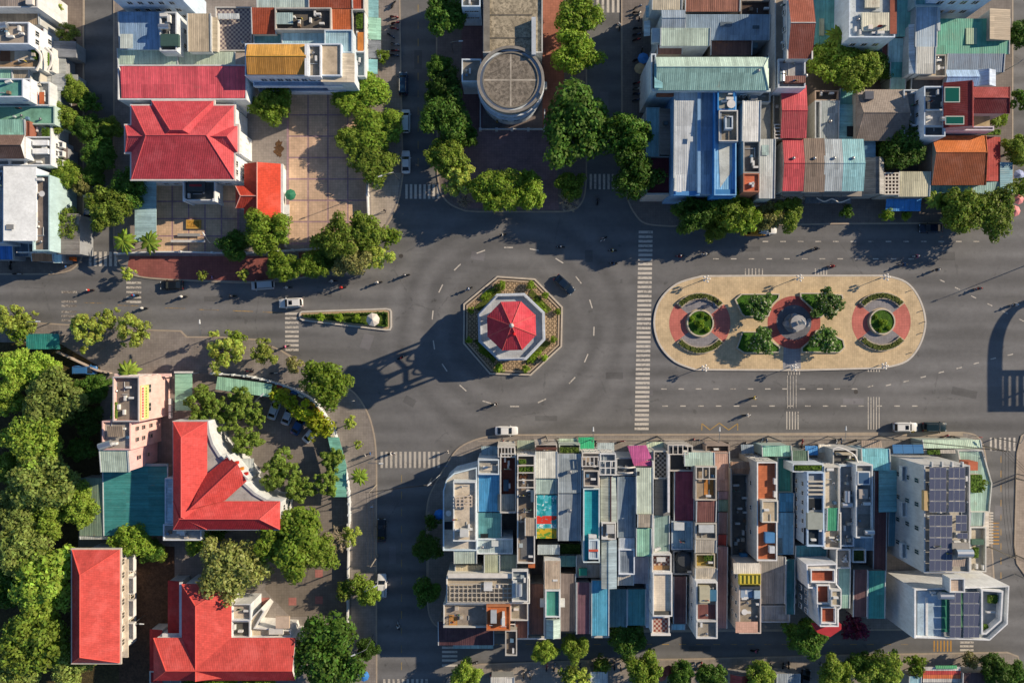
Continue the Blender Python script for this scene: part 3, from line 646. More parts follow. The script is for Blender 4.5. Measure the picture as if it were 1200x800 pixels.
        for z in zs:
            for i in range(n):
                t = m+(1-2*m)*((i+.5)/n); p = lerp(a, b, t)
                o = link('window', f, s.o, (p[0]-l.x, p[1]-l.y, z-l.z), rz, (w, 1, hh)); link('pane', g, o)
    def balcony(s, r, h, side, t0, t1, z, d=1.1, mat='w#d6d4ce'):
        h += s.dz; z += s.dz*.6
        x0, y0, x1, y1 = rect(r, h)
        if side in 'NS':
            xa, xb = x0+(x1-x0)*t0, x0+(x1-x0)*t1; ya, yb = (y0-d, y0-.01) if side == 'S' else (y1+.01, y1+d)
        else:
            ya, yb = y0+(y1-y0)*t0, y0+(y1-y0)*t1; xa, xb = (x0-d, x0-.01) if side == 'W' else (x1+.01, x1+d)
        q = [(xa, ya), (xb, ya), (xb, yb), (xa, yb)]
        b = obj('balcony', MB().prism(q, z-.15, z), mat, s.o); obj('balustrade', ring(MB(), q, inset(q, .1), z+.003, z+.95), mat, b)
    def pergola(s, r, z, nx, ny, mat='p#d0cec8', w=.16):
        z += s.dz; x0, y0, x1, y1 = rect(r, z)
        for i in range(nx+1):
            x = x0+(x1-x0)*i/nx; obj('pergola_beam', MB().box(x-w/2, y0, z-.2, x+w/2, y1, z), mat, s.o)
        for j in range(ny+1):
            y = y0+(y1-y0)*j/ny; obj('pergola_beam', MB().box(x0-w/2, y-w/2, z-.17, x1+w/2, y+w/2, z+.03), mat, s.o)
    def clutter(s, r, z, n=3, seed=None):
        """small fixed roof equipment on a deck at height z"""
        for k in range(n):
            px, py = s.rnd.uniform(r[0]+3, r[2]-3), s.rnd.uniform(r[1]+3, r[3]-3); c = s.rnd.random()
            if c < .4: s.ac(px, py, z, s.rnd.choice((0, 1.571)))
            elif c < .55: s.vent(px, py, z, .8)
            elif c < .75:
                L = s.rnd.uniform(4, 12); a = (px-L/2, py), (px+L/2, py)
                if s.rnd.random() < .5: a = (px, py-L/2), (px, py+L/2)
                obj('pipe', MB().tube([(*W(*a[0], z+s.dz), z+s.dz+.12), (*W(*a[1], z+s.dz), z+s.dz+.12)], .06, 5), 'p#b9c2c8', s.o)
            elif c < .84:
                L = s.rnd.uniform(4, 9); x0, y0 = W(px-L/2, py, z+s.dz); x1, y1 = W(px+L/2, py+1, z+s.dz); zz = z+s.dz+1.5
                ln = obj('washing_line', MB().tube([(x0, y0, zz-1.5), (x0, y0, zz), (x1, y1, zz), (x1, y1, zz-1.5)], .03, 4), 'p#8a8a86', s.o)
                for q in range(s.rnd.randint(3, 6)):
                    xx = x0+(x1-x0)*(q+.5)/6; obj('laundry', MB().box(xx-.2, (y0+y1)/2-.06, zz-.75, xx+.16, (y0+y1)/2+.06, zz-.02), s.rnd.choice(['p#b8443a','p#d8d4cc','p#3a67a0','p#c9b23a','p#5a8a6a']), ln)
            else:
                w = s.rnd.uniform(2, 4.5); s.box((px-w/2, py-w/2, px+w/2, py+w/2), z+s.rnd.uniform(.4, 1.0), 1.1, s.rnd.choice(['p#5f7f99','p#b3aca0','p#7d6a58','p#a9b6ba','p#3f5f7d']), 'roof_box')
    def plants(s, r, z, n=14, c='#4d6a22'):
        z += s.dz; x0, y0, x1, y1 = rect(r, z)
        q = [(x0, y0), (x1, y0), (x1, y1), (x0, y1)]
        obj('planter', hedge_mb(q, z-.3, z+.35, n), 'h'+c, s.o)
def hash_(t):
    h = 7
    for ch in t: h = (h*131+ord(ch)) % 1000003
    return h
# ---------------------------------------------------------------- shop-house strip south of the main road (west to east)
S_ = 'shophouse'
b = Bd(S_, 'pale blue rounded corner shophouse with beige roof deck at the west end', 'house', (540,600))
p1 = [(519,645),(519,575),(523,562),(532,554),(559,547),(559,645)]
b.vol(p1, 8.6, 'w#c5d3d8', 'c#b3ada2'); b.vol((531,564,558,634), 10.4, 'w#cfd2cf', 'c#bdb3a2', z0=7.9, par=.5)
b.pergola((534,581,553,593), 10.9, 4, 3, 'p#cdbfae'); b.ac(543,625,9.9,0,1.5); b.ac(551,619,9.9); b.ac(536,620,9.9); b.box((539,620,549,629), 11.2, 1.3, 'p#c9ccca'); b.dish(526,600,7.9)
b.shed((531.5,644,559,661), 8.3, 'S', .5, 'sx#a9b8ac', walls='w#b9b4a4'); b.win((519,575,559,645), 8.6, 'W', 4, [2.2,5.2], fr_='p#6b8ea6')
b.shed((533,662,566,682), 6.5, 'S', .3, 'sx#b7ae93', walls='w#b9b4a4'); b.flat((521,611,530,620), 8.0, 'p#22282c', 'hatch')
b = Bd(S_, 'bright blue tin roofed shophouse behind the corner building', 'house', (573,580))
b.shed((560,554,586,600), 7.6, 'S', .5, 'sx#3583b5', walls='w#b7c3c6'); b.vol((560,538,585,556), 8.6, 'w#c3ccd0', 'c#a7a49b'); b.flat((563,545,582,551), 8.05, 'c#c9c2b4')
b.shed((559.5,600.5,588,631), 7, 'S', .3, 'sx#4a8488', walls='w#b7c3c6'); b.vol((559,631,601,649), 7.4, 'w#cfd6d8', 'sx#a3b3b5', par=.3); b.shed((567,650,586,671), 8, 'S', .3, 'sx#a6ad93', walls='w#b9b4a4'); b.shed((586,650,606,670), 6.3, 'S', .3, 'sx#8ba096', walls='w#b9b4a4')
b.box((576,634,584,640), 8.0, 1, 'p#c9d0cf'); b.vent(565,640,7.1); b.flat((563,625,572,630), 6.95, 'p#1b2226', 'hatch')
b = Bd(S_, 'shophouse with sunken rust red courtyard roof and a slatted front terrace', 'house', (595,560))
b.vol((586,531,605,601), 8.4, 'w#bdbab2', 'c#6b3d33', par=1.5); b.vol((583,523,604,536), 8.0, 'w#c7c2b6', 'c#8b8173'); b.pergola((584,524,603,535), 8.3, 5, 1)
b.shed((583,579,603,598), 7.6, 'E', .4, 'sx#838d8d'); b.box((590,562,596,575), 7.6, .8, 'p#39566a'); b.clutter((588,540,603,575), 6.95, 3)
b = Bd(S_, 'grey shophouse with planted pergola terraces at its street end', 'house', (616,600))
b.vol((606,533,627,660), 9.2, 'w#cfcbc2', 'c#7a7065'); b.plants((608,547,625,552), 9.2, 3); b.plants((608,538,616,543), 9.2, 4); b.pergola((607,545,626,571), 9.9, 1, 3, 'p#d5d1c8'); b.plants((609,556,618,560), 9.0, 5, '#5a3c2c')
b.shed((615,607,629,628), 10.2, 'S', .3, 'sx#a5957f', walls='w#b4a892', z0=8.5); b.box((622,575,626,588), 10.3, 1.8, 'p#44586a'); b.flat((610,630,627,655), 8.56, 'c#5f6164'); b.box((619,658,627,665), 8.9, 1, 'p#b3673e'); b.win((606,533,627,660), 9.2, 'N', 2, [2,5,7.4])
b.clutter((608,590,626,606), 8.55, 3)
b = Bd(S_, 'shophouse with cream sheet roof and a colourful mural painted rear roof', 'house', (640,570))
b.vol((627,520,653,530), 7.4, 'w#b9b1a5', 'c#8c8378'); b.box((627.5,524,652.5,527), 7.9, .5, 'p#5f4038','sign_board'); b.shed((627,529,653.5,560), 9, 'N', .3, 'sx#c9cabf', walls='w#c7c5bd'); b.shed((627.5,560.5,653.5,579), 8.6, 'S', .3, 'sx#9fb5ad', walls='w#c7c5bd')
mural = NT('mural'); P_ = mural.pos(); v1 = mural.noise(P_, .55, 3, .7); v2 = mural.noise(P_, 1.1, 4, .8); Xm = mural.xyz(P_)
c0 = mural.mix(mural.ramp(v1, .42, .5), rgba(lin('#1f8f96')), rgba(lin('#48b0c0'))); c0 = mural.mix(mural.ramp(v2, .57, .6), c0, rgba(lin('#dfe6e2')))
yel = mural.ramp(Xm[1], W(0,619,8.2)[1]-.15, W(0,619,8.2)[1]+.15, 1, 0); c0 = mural.mix(yel, c0, mural.mix(mural.ramp(v2, .5, .56), rgba(lin('#c9ab2e')), rgba(lin('#4f8f3a'))))
rd = mural.math('MULTIPLY', mural.math('COMPARE', Xm[1], W(0,609,8.2)[1], .75), mural.math('GREATER_THAN', v1, .46)); c0 = mural.mix(rd, c0, rgba(lin('#c93a2c'))); mural.base(c0); mural.rough(.6); _M['mural#0'] = mural.m
b.shed((628,580,653.5,631), 8.2, 'S', .3, 'mural#0', walls='w#a6a49c'); b.shed((630,638,656,650), 7.4, 'S', .3, 'sx#a3b1b5', walls='w#9b9a92'); b.vent(668,553,9.1)
b = Bd(S_, 'narrow house with rusty white sheet roof and green skylight at the back street', 'house', (647,700))
b.vol((638,656,657,748), 9.2, 'w#c9c7c0', 'c#98948b', par=.25); b.shed((638.5,657,656.5,690), 9.7, 'S', .3, 'sxr#b8a68f'); b.vol((639,691,656.5,723), 9.9, 'w#d7d8d4', 'sx#3f8d7c', z0=8.8, par=.35); b.gable((640,725,656.5,747), 9.5, 'y', .6, 'sy#a9bfb5')
b.box((633,702,638,711), 8.5, .8, 'p#cfd2cf'); b.box((657,702,662,711), 8.5, .8, 'p#cfd2cf'); b.win((638,656,657,748), 9.2, 'S', 2, [2,5,7.5])
b = Bd(S_, 'shophouse under two long slate grey sheet roofs with a vent cowl', 'house', (667,580))
b.vol((655,520,680,532), 6.6, 'w#a8b0a4', 'c#7c8372'); b.plants((656,524,678,530), 6.7, 8, '#50662a'); b.shed((654,532,681,577.5), 9, 'N', .3, 'sx#8c979c', walls='w#b5b7b4'); b.shed((654,578,681,634), 8.7, 'S', .4, 'sx#858f96', walls='w#b5b7b4'); b.vent(667,552,9,1.3); b.vent(667,597,8.6,1.3)
b.shed((655,651,676,664), 7, 'S', .2, 'sx#3d6f6c', walls='w#8d8a82'); b.plants((656,637,680,648), 5.0, 9, '#3f5a20'); b.shed((656,672,675,740), 6.4, 'S', .4, 'sx#6c605a', walls='w#7d7870')
b = Bd(S_, 'emerald green awning over the pavement before the slate roofed shophouse', 'awning', (687,523))
b.shed((678,512.5,696.5,528), 4.2, 'N', .5, 'sx#17a06c'); b.box((679,513.5,679.5,514), 3.8, 3.6, 'm#888888', 'post'); b.box((695.5,513.5,696,514), 3.8, 3.6, 'm#888888', 'post')
b = Bd(S_, 'shophouse with turquoise tiled roof terrace and a framed skylight', 'house', (692,600))
b.vol((682,530,703,572), 9.2, 'w#cbc4b8', 'c#9a9084'); b.vol((684,551,702,570), 10.0, 'w#bdb5a8', 'c#6f6a68', z0=8.4); b.pergola((682,535,701,546), 9.8, 4, 1); b.vol((683.5,572,703,659), 9.6, 'w#c5d0cd', 'f#2f9aa3', par=.6); b.vol((690,632,701.5,655), 10.2, 'w#c8d4d8', 'sx#9aa9b4', z0=8.9, par=.15); b.box((690,643.5,701,646), 10.3, .1, 'p#cc5a44'); b.ac(694,627,9.0,0,1.6)
b.shed((675,650,704,677), 6.4, 'S', .3, 'sx#9c9387', walls='w#a9a398'); b.box((679,666,688,674), 6.9, .6, 'p#2f8f78'); b.box((688,656,702,661), 9.4, .5, 'p#2c3236'); b.win((682,530,703,572), 9.2, 'N', 2, [2.2,5.2,7.8])
b = Bd(S_, 'low back-lane house with dark maroon sheet roof and white gutter', 'house', (684,712))
b.shed((675.5,682,692,743), 6.8, 'S', .3, 'sx#64404a', walls='w#b9b5ac'); b.box((674.5,682,676,743), 5.2, .4, 'p#c4c0b8', 'gutter'); b.box((676,739,692,742), 5.0, 1.0, 'w#c4c0b8', 'parapet')
b = Bd(S_, 'low back-lane house with sky blue sheet roof', 'house', (703,712))
b.shed((693,680,714,745), 7.2, 'S', .3, 'sx#4596b5', walls='w#b9b5ac'); b.box((693,741,714,747), 5.3, 1.2, 'w#b5b1a8', 'parapet')
b = Bd(S_, 'long shophouse with beige and grey split roof and white framed front terraces', 'house', (713,620))
b.vol((703,531,722,557), 9.4, 'w#c9c9c6', 'c#7c8790'); b.pergola((703,540,722,556), 9.9, 3, 2, 'p#dadad6'); b.shed((704,558,715,612), 9, 'W', .3, 'sy#a9ad9f', walls='w#c3c2bb'); b.shed((716.5,558,723,612), 9, 'E', .3, 'sy#93a09c', walls='w#c3c2bb'); b.box((715,558,716.5,612), 9.1, .5, 'p#4c3438')
b.vol((705,612,722,632), 9.8, 'w#c8c4bc', 'c#9c968c', z0=7.9); b.box((711,615,720,625), 10.4, 1.0, 'p#b9bcba'); b.ac(708,629,9.1,0,1.2); b.shed((705,633,713,690), 9, 'W', .2, 'sy#a3aca6', walls='w#c3c2bb'); b.shed((713,633,723,690), 9.1, 'E', .3, 'sy#8fa3ac', walls='w#c3c2bb'); b.win((703,531,722,557), 9.4, 'N', 2, [2.2,5.2,7.8])
b = Bd(S_, 'shophouse with steel blue roof and an arched grey front terrace', 'house', (733,600))
b.vol((722,536,745,557), 8.6, 'w#a9a9a6', 'c#5a5f63'); ay = [(*W(724+20*k/8, 547, 8.9), 8.9+1.0*math.sin(math.pi*k/8)) for k in range(9)]; obj('arch_beam', MB().tube(ay, .16, 6), 'p#c4c2bc', b.o); ay = [(*W(724+20*k/8, 553, 8.9), 8.9+1.0*math.sin(math.pi*k/8)) for k in range(9)]; obj('arch_beam', MB().tube(ay, .16, 6), 'p#c4c2bc', b.o)
b.shed((723.5,558,745,630), 8.8, 'S', .4, 'sx#74838e', walls='w#b3b4b1'); b.shed((725,630,744,643), 8.5, 'S', .2, 'sx#a9b3bd', walls='w#b3b4b1'); b.vol((725,643,744,673), 8.9, 'w#d3d8dc', 'sx#7f8c99', par=.45); b.shed((724,673,743,686), 8, 'S', .2, 'sx#a49f96', walls='w#a9a69e'); b.flat((729,651,741,669), 8.5, 'sx#6a7786'); b.shed((714,690,735,735), 6.4, 'S', .3, 'sx#4f7276', walls='w#8d8a82')
b = Bd(S_, 'shophouse with mint sheet roof and a magenta canopy over its front', 'house', (755,600))
b.vol((744,528,765,547), 8.4, 'w#bcbfb2', 'sx#a4b39c', par=.3); b.shed((745.5,548,766,602), 9.8, 'N', .3, 'sx#b9c6b4', walls='w#c7cac3'); b.shed((747,602.5,765,618), 10.2, 'S', .3, 'sx#a19684', walls='w#b3ac9c'); b.shed((745.5,618.5,764,652), 9.4, 'S', .3, 'sx#86b79e', walls='w#c7cac3'); b.shed((742,652,761,684), 7.6, 'S', .3, 'sx#98949c', walls='w#b9b7b4'); b.flat((746.5,552,749.5,557), 9.85, 'p#24303a', 'hatch'); b.box((757,652,763,735), 6.2, 6.0, 'w#ccd3da', 'wall'); b.shed((735,690,757,733), 6.6, 'S', .3, 'sx#3f8286', walls='w#8d8a82')
qs = poly([(735,522),(757,521),(764,537),(743,545)], 9.6); mbc = MB().add([(*qs[i], z) for i, z in zip(range(4), (9.2, 9.2, 9.9, 9.9))], [(0,1,2,3)]); obj('canopy', mbc, 'sx#c0568c', b.o)
b.shed((743,540,764,545.5), 9, 'N', .5, 'sx#b54a80', name='canopy')
b = Bd(S_, 'shophouse with diamond lattice terrace and a dark arched roof', 'house', (775,600))
b.vol((766,528,783,561), 8.6, 'w#bcb7ac', 'k#4a4540'); b.gable((767,561,785,603), 8.0, 'y', .9, 'sy#4b4d50', walls='w#a9a8a2'); b.shed((766,603.5,785,648), 8, 'S', .3, 'sx#79938c', walls='w#b3b3ac'); b.ac(770,642,7.8,.4,1.3); b.box((764.5,540,766,648), 9.4, 9.2, 'w#c9c7c0', 'wall')
b = Bd(S_, 'narrow white house with checkered terraces on the back street', 'house', (775,700))
b.vol((764,649,787,670), 9.8, 'w#d3d0c8', 'k#7a4a42'); b.vol((765,671,788,722), 10.8, 'w#dcdad4', 'f#cfc5b4', z0=KZ-.03, par=.5); b.vol((764,722,785,743), 9.6, 'w#d9d6d0', 'k#8a4a42', par=.6); b.box((770,653,780,658), 9.8, .7, 'p#d5d5d2'); b.flat((766.5,662,785.5,668), 9.12, 'c#a8855e'); b.box((767,716,786,721), 10.6, .3, 'p#54544f'); b.win((764,722,785,743), 9.6, 'S', 2, [2,5,7.6]); b.win((764,649,788,722), 9.8, 'W', 4, [8.3], .7, .9)
b.box((763,742,786,744.5), 9.9, .3, 'p#e6e4de','cornice')
b = Bd(S_, 'shophouse with maroon sheet roof beside a stepped dark front terrace', 'house', (800,590))
b.vol((784,522,812,552), 8.6, 'w#b9b2a7', 'c#3f4245', par=1.0); b.pergola((783,521,806,532), 9.0, 4, 1, 'p#cfcac2'); b.box((782.5,532,785,600), 9.4, 9.2, 'w#d3d1cc', 'wall'); b.shed((790,552.5,814,610), 8.2, 'S', .4, 'sx#7d2c3e', walls='w#b3afa6'); b.vol((787,610.5,812,644), 8.0, 'w#b3bcc0', 'sx#93b0bb', par=.3); b.box((790,612,802,621), 8.7, 1, 'p#c3cacc'); b.vol((789,645,812,673), 7.4, 'w#8b8f92', 'c#4d5256'); x_, y_ = W(801,655,8); obj('round_tank', MB().cyl(x_, y_, 6.6, 8.2, 1.45, 16).cyl(x_, y_, 8.2, 8.5, 1.2, 16), 'p#3c4146', b.o); b.clutter((790,624,810,642), 7.7, 3)
b.shed((789,675,805,731), 6.4, 'S', .3, 'sx#5a3a3c', walls='w#8d8a82'); b.shed((787,731,803,738), 6, 'S', .2, 'sx#7faab8', walls='w#8d8a82')
b = Bd(S_, 'tall narrow weathered house with stacked beige terraces down to the back street', 'house', (827,640))
b.vol((815,546,840,586), 10.2, 'w#b7ae9f', 'c#8f8270'); b.flat((825,560,836,580), 9.56, 'c#a9743c'); b.pergola((816,547,839,561), 10.6, 3, 1, 'p#c9c7c0'); b.shed((802,530,838,546), 9.2, 'N', .3, 'sx#9fb5a9', walls='w#b7b2a7'); b.shed((816,586.5,840,612), 9.8, 'S', .4, 'sx#6d4038', walls='w#b7ae9f'); b.vol((815,612.5,840,632), 9.6, 'w#b7b2a7', 'c#7e7b75'); b.box((819,615,837,624), 9.9, .9, 'p#bcc2c4'); b.shed((814.5,632.5,840,648), 10, 'S', .3, 'sx#a59d8e', walls='w#b7ae9f'); b.vol((815,648.5,838,665), 9.4, 'w#b5ab95', 'c#a8924a'); b.plants((825,650,836,656), 9.0, 11); b.shed((814.5,665.5,841,681), 10.2, 'S', .3, 'sx#aaa293', walls='w#b7ae9f')
b.vol((816,681.5,841,748), 11.8, 'w#d3d1cc', 'c#8a8378'); b.box((820,687,832,706), 12.4, 1.2, 'p#b9b59c'); b.box((832,691,840,704), 11.9, .8, 'p#3d6f8f'); b.flat((818,708,839.5,726), 11.13, 'sx#6b3a33'); b.flat((818,729,839.5,746), 11.14, 'c#8f8a80'); b.box((816.5,726.5,840.5,728.5), 11.9, .8, 'w#bdbab2', 'parapet'); b.ac(821,704,11.1); b.win((816,681.5,841,748), 11.8, 'W', 3, [5,8.4], .8, 1.0); b.win((816,681,841,748), 11.8, 'S', 2, [2,5,8.5])
b = Bd(S_, 'low shophouse with rust streaked pink sheet roof', 'house', (841,560))
b.vol((827,521,855,531), 6.0, 'w#9c8c80', 'c#5a5048'); b.shed((828,529,856,575), 6.4, 'N', .5, 'sxr#b08d7e', walls='w#a39a8e'); b.shed((841,575.5,856,585), 6.2, 'S', .2, 'sx#a08387', walls='w#a39a8e'); b.shed((841,585.5,856,599), 6, 'S', .2, 'sx#7c9a86', walls='w#a39a8e'); b.shed((841,600,853,626), 5.6, 'S', .3, 'sx#a3847f', walls='w#a39a8e'); b.shed((840.5,626.5,852.5,640), 5.7, 'S', .3, 'sx#b0443a', walls='w#a39a8e'); b.shed((840,640.5,853,737), 7.2, 'S', .5, 'sx#93706f', walls='w#a39a8e')
b = Bd(S_, 'soot stained concrete shophouse yard with a small brown front canopy', 'house', (867,600))
b.vol((857,555,878,655), 6.0, 'w#8e8981', 'c#6a6660', par=1.2); b.gable((856,541,883,555), 6.8, 'x', .6, 'sx#8a6a52', walls='w#8f8a80'); b.box((868,649,876,655), 6.5, 1.2, 'p#3a7fb0', 'blue_tank'); b.ac(861,568,4.9); b.clutter((859,600,876,645), 4.82, 4); b.box((855.8,548,857.4,640), 7.4, 7.2, 'w#a39e94', 'wall')
b = Bd(S_, 'tall beige house with yellow lattice roof edge on the back street', 'house', (877,700))
b.vol((866,661,892,742), 11.4, 'w#c4b5a6', 'c#8c8579'); b.shed((860,660,891,672), 11.8, 'N', .3, 'sx#bfb9ab'); b.box((866.5,672,891.5,685), 11.9, .9, 'p#c9bd4c', 'lattice_roof'); b.pergola((867,673,891,684), 12.05, 5, 1, 'p#a89a3c', .1); b.box((868,687,891,690), 11.7, .6, 'p#3e4650'); b.box((884,692,891,701), 11.8, 1.0, 'p#9db6c8'); b.ac(871,700,10.75); b.ac(876,716,10.75); b.dish(871,715,10.7); b.flat((862,728,888,741), 11.44, 'f#c09a88'); b.box((868,690,882,700), 11.3, .5, 'p#8fa3b8'); b.win((866,661,892,742), 11.4, 'W', 4, [4,7,9.6], .8, 1.1); b.win((866,661,892,742), 11.4, 'S', 2, [2,5,8.5])
b = Bd(S_, 'tall grey house with long terracotta roof deck framed in white', 'house', (890,600))
b.vol((887,541,911,657), 11.6, 'w#b9b5ac', 'f#b56a48', cap='w#dedcd6'); b.vol((893,586,912,612), 12.6, 'w#cfc9bb', 'c#b3a68e', z0=10.5, par=.2); b.box((897,624,908,636), 11.9, 1.1, 'p#4f86b8'); b.box((902,640,908,648), 11.9, 1.1, 'p#c9d0d6'); b.ac(907,563,10.9,1.57,1.2); b.ac(907,578,10.9,1.57,1.2); b.win((887,541,911,657), 11.6, 'W', 3, [4.5,8], .9, 1.2); b.win((887,541,911,657), 11.6, 'N', 2, [2,5,8.5])
b.shed((884,652,921,708), 7.6, 'S', .4, 'sx#84817c', walls='w#9b978e'); b.vol((892,709,926,729), 5.2, 'w#bcbcb8', 'sx#9b9c9a', par=.4)
b = Bd(S_, 'low shophouse with teal front canopy and sky blue rear roofs', 'house', (920,580))
b.shed((893,522,928,534.5), 6.2, 'N', .3, 'sx#7fb5a0', walls='w#9fb0a6'); b.vol((911,535,929,577), 5.8, 'w#8fa09a', 'sx#2f7f78', par=.5); b.shed((912,577.5,931,600), 6, 'S', .2, 'sx#3b83b0', walls='w#9b9b97'); b.shed((911,600.5,931,650), 6.2, 'S', .3, 'sx#5f97bb', walls='w#9b9b97'); b.flat((911.5,627,917,648), 6.02, 'c#5f7784'); b.shed((921,655,932,720), 6.2, 'S', .3, 'sx#2d6f72', walls='w#8d8a82')
b = Bd(S_, 'blue awning over the pavement beside the teal front canopy', 'awning', (952,527))
b.shed((944.5,522.5,959,533), 4.4, 'N', .4, 'sx#2878b8'); b.box((945,523.5,945.6,524.1), 4.0, 3.8, 'm#888888', 'post'); b.box((958,523.5,958.6,524.1), 4.0, 3.8, 'm#888888', 'post')
b = Bd(S_, 'tall pale blue house with slatted roof openings and side windows', 'house', (950,600))
b.vol((946,553,966,640), 11.4, 'w#b4c8dc', 'c#8c9298'); b.shed((928,528,948,544), 7, 'N', .3, 'sx#46604c', walls='w#7d857c'); b.vol((929,543,965,553), 10.4, 'w#c0c8cc', 'c#7e8c78'); b.plants((931,545,962,550), 10.3, 12)
for y in (563,568,573,578): b.box((947,y,965,y+2), 11.5, .3, 'p#c2bcae', 'roof_slat')
b.flat((947.5,584,964.5,597), 10.75, 'p#272c30', 'hatch'); b.box((946.5,601,964.5,620), 11.7, .9, 'p#9ba39c'); b.flat((942,618,959,638), 10.74, 'p#1e2a34', 'hatch'); b.win((946,553,966,640), 11.4, 'W', 6, [6,9.2], .8, 1.0, gl='g#1b242e'); b.shed((932,639,970,656), 6.4, 'S', .3, 'sx#2f7486', walls='w#8d9296'); b.win((946,553,966,640), 11.4, 'N', 2, [2,5,8.5])
b = Bd(S_, 'cream decked house with green shade cloth next to the pale blue house', 'house', (975,600))
b.vol((966,546,984,600), 10.6, 'w#cbc6ba', 'c#bdb4a2'); b.shed((969,595,983,622), 10.9, 'S', .3, 'sx#3c9a70', walls='w#b9b5ac'); b.vol((966,600,986,643), 10.0, 'w#d0cec8', 'c#b9a994', par=.8); b.vol((980,643,997,666), 9.4, 'w#d3d1cb', 'c#a59c90'); b.clutter((968,624,984,640), 9.2, 4); b.clutter((983,646,994,662), 8.7, 3); b.ac(971,549,9.9,0,1.4); b.win((966,546,984,600), 10.6, 'N', 2, [2,5,8])
b = Bd(S_, 'grey shophouse with round water tank and curved white front railing', 'house', (993,570))
b.vol((984,545,1001,640), 9.6, 'w#b3bcc2', 'c#7e868c'); b.tank(990,580,8.95,1.57,1.1); b.tank(990,590,8.95,0,1.0); b.vol((976,526,1005,545), 7.6, 'w#b9b8b2', 'c#5d5f60'); b.box((980,530,1000,533), 7.8, .7, 'p#b5ad9a'); b.clutter((986,552,999,575), 8.9, 3); b.clutter((986,600,999,636), 8.9, 4); b.win((984,545,1001,640), 9.6, 'N', 2, [2,5,7.8])
cv = smooth([(976,526),(982,524),(992,527),(1002,534),(1006,545)], 5); obj('curved_railing', MB().tube([(*W(x, y, 8.6), 8.6) for x, y in cv], .14, 5), 'p#d9d8d4', b.o)
b = Bd(S_, 'white framed house with blue glass roof light and square terraces', 'house', (1012,600))
b.vol((1003,544,1023,630), 11.0, 'w#d3d4d0', 'c#8c8c88'); b.box((1005,552,1020,568), 11.1, .6, 'p#cfd4d6'); b.flat((1006.5,553.5,1018.5,566.5), 11.12, 'g#4a6684', 'roof_light'); b.box((1007,573,1017,584), 11.2, 1.2, 'p#a9a29a'); b.ac(1014,589,10.3,0,1.4); b.flat((1006,602,1021,618), 10.35, 'c#77736c'); b.tank(1016,622,10.3,0,.9); b.win((1003,544,1023,630), 11, 'W', 4, [6,9], .8, 1.1); b.vol((999,643,1015,659), 8.6, 'w#c9c9c4', 'h#3c4a22', par=.5); b.shed((1000,630,1024,645), 7.4, 'S', .2, 'sx#7f9aac', walls='w#9b9b97')
b.shed((1000,667,1017,723), 7.2, 'S', .3, 'sx#5a3a3a', walls='w#8d8a82')
b = Bd(S_, 'long low building with dark maroon sheet roof west of the hotel', 'building', (1030,600))
b.shed((1024,552,1040,676), 5.6, 'S', .5, 'sx#5c3436', walls='w#8d8a82'); b.shed((1017,668.5,1038,725), 6.8, 'S', .3, 'sx#3f968c', walls='w#8d8a82')
b = Bd(S_, 'turquoise roofed low shop squeezed against the west wall of the hotel', 'house', (1040,565))
b.shed((1010,526,1044,551), 6.8, 'N', .4, 'sx#69aebb', walls='w#9fb3b8'); b.shed((1030,551,1052,600), 6, 'E', .4, 'sy#74b0bb', walls='w#9fb3b8'); b.shed((1041,600,1055,640), 5, 'S', .3, 'sx#4f7f90', walls='w#9fb3b8')
for i in range(3): b.shed((1047+12*i,521,1058.5+12*i,531), 6.4, 'N', .4, 'g#4a78a8', name='glass_canopy')
b = Bd('hotel', 'white hotel block with rows of solar panels on its roof', 'hotel', (1105,600))
b.vol((1083,545,1137,671), 15.5, 'w#c6c4be', 'c#a8a49b', par=.6); r_ = (1085,545,1137,671)
b.solar((1089,547,1109,600), 3, 4, 16.0); b.solar((1111.5,547,1131,600), 3, 4, 16.0); b.solar((1089,603,1116,669), 4, 5, 16.0); b.solar((1120,603,1133,622), 2, 2, 16.0); b.solar((1122,624,1134,631), 2, 1, 16.0); b.flat((1109.3,546,1111.2,601), 15.2, 'p#d8d6d0', 'walkway'); b.tank(1124,645,15.0,0,1.5); b.box((1116,636,1136,643), 16.3, 1.2, 'p#9a9892'); b.shed((1117,650,1132,664), 16.2, 'S', .4, 'tx#a8988a'); b.box((1083,575,1088,598), 15.9, .9, 'p#c2a878'); b.ac(1119,634,15.0,0,1.3); b.ac(1130,638,15,1.57,1.2)
for x in (1092,1104,1116,1128): b.box((x,541,x+1.5,547), 15.7, .7, 'w#d4d2cc', 'roof_beam')
b.win((1083,545,1137,671), 15.5, 'W', 4, [6,9.6,13], .9, 1.7, 'p#c9c9c4', 'g#24444a', .05); b.win((1083,545,1137,671), 15.5, 'E', 6, [4,7,10,13], 1.1, 1.5)
for t in (.05,.45,.8): b.balcony((1083,545,1137,671), 15.5, 'W', t, t+.14, 8.4, .9)
b = Bd('hotel_wing', 'mint sheet roofed wing wrapping the east side of the hotel', 'building', (1145,560))
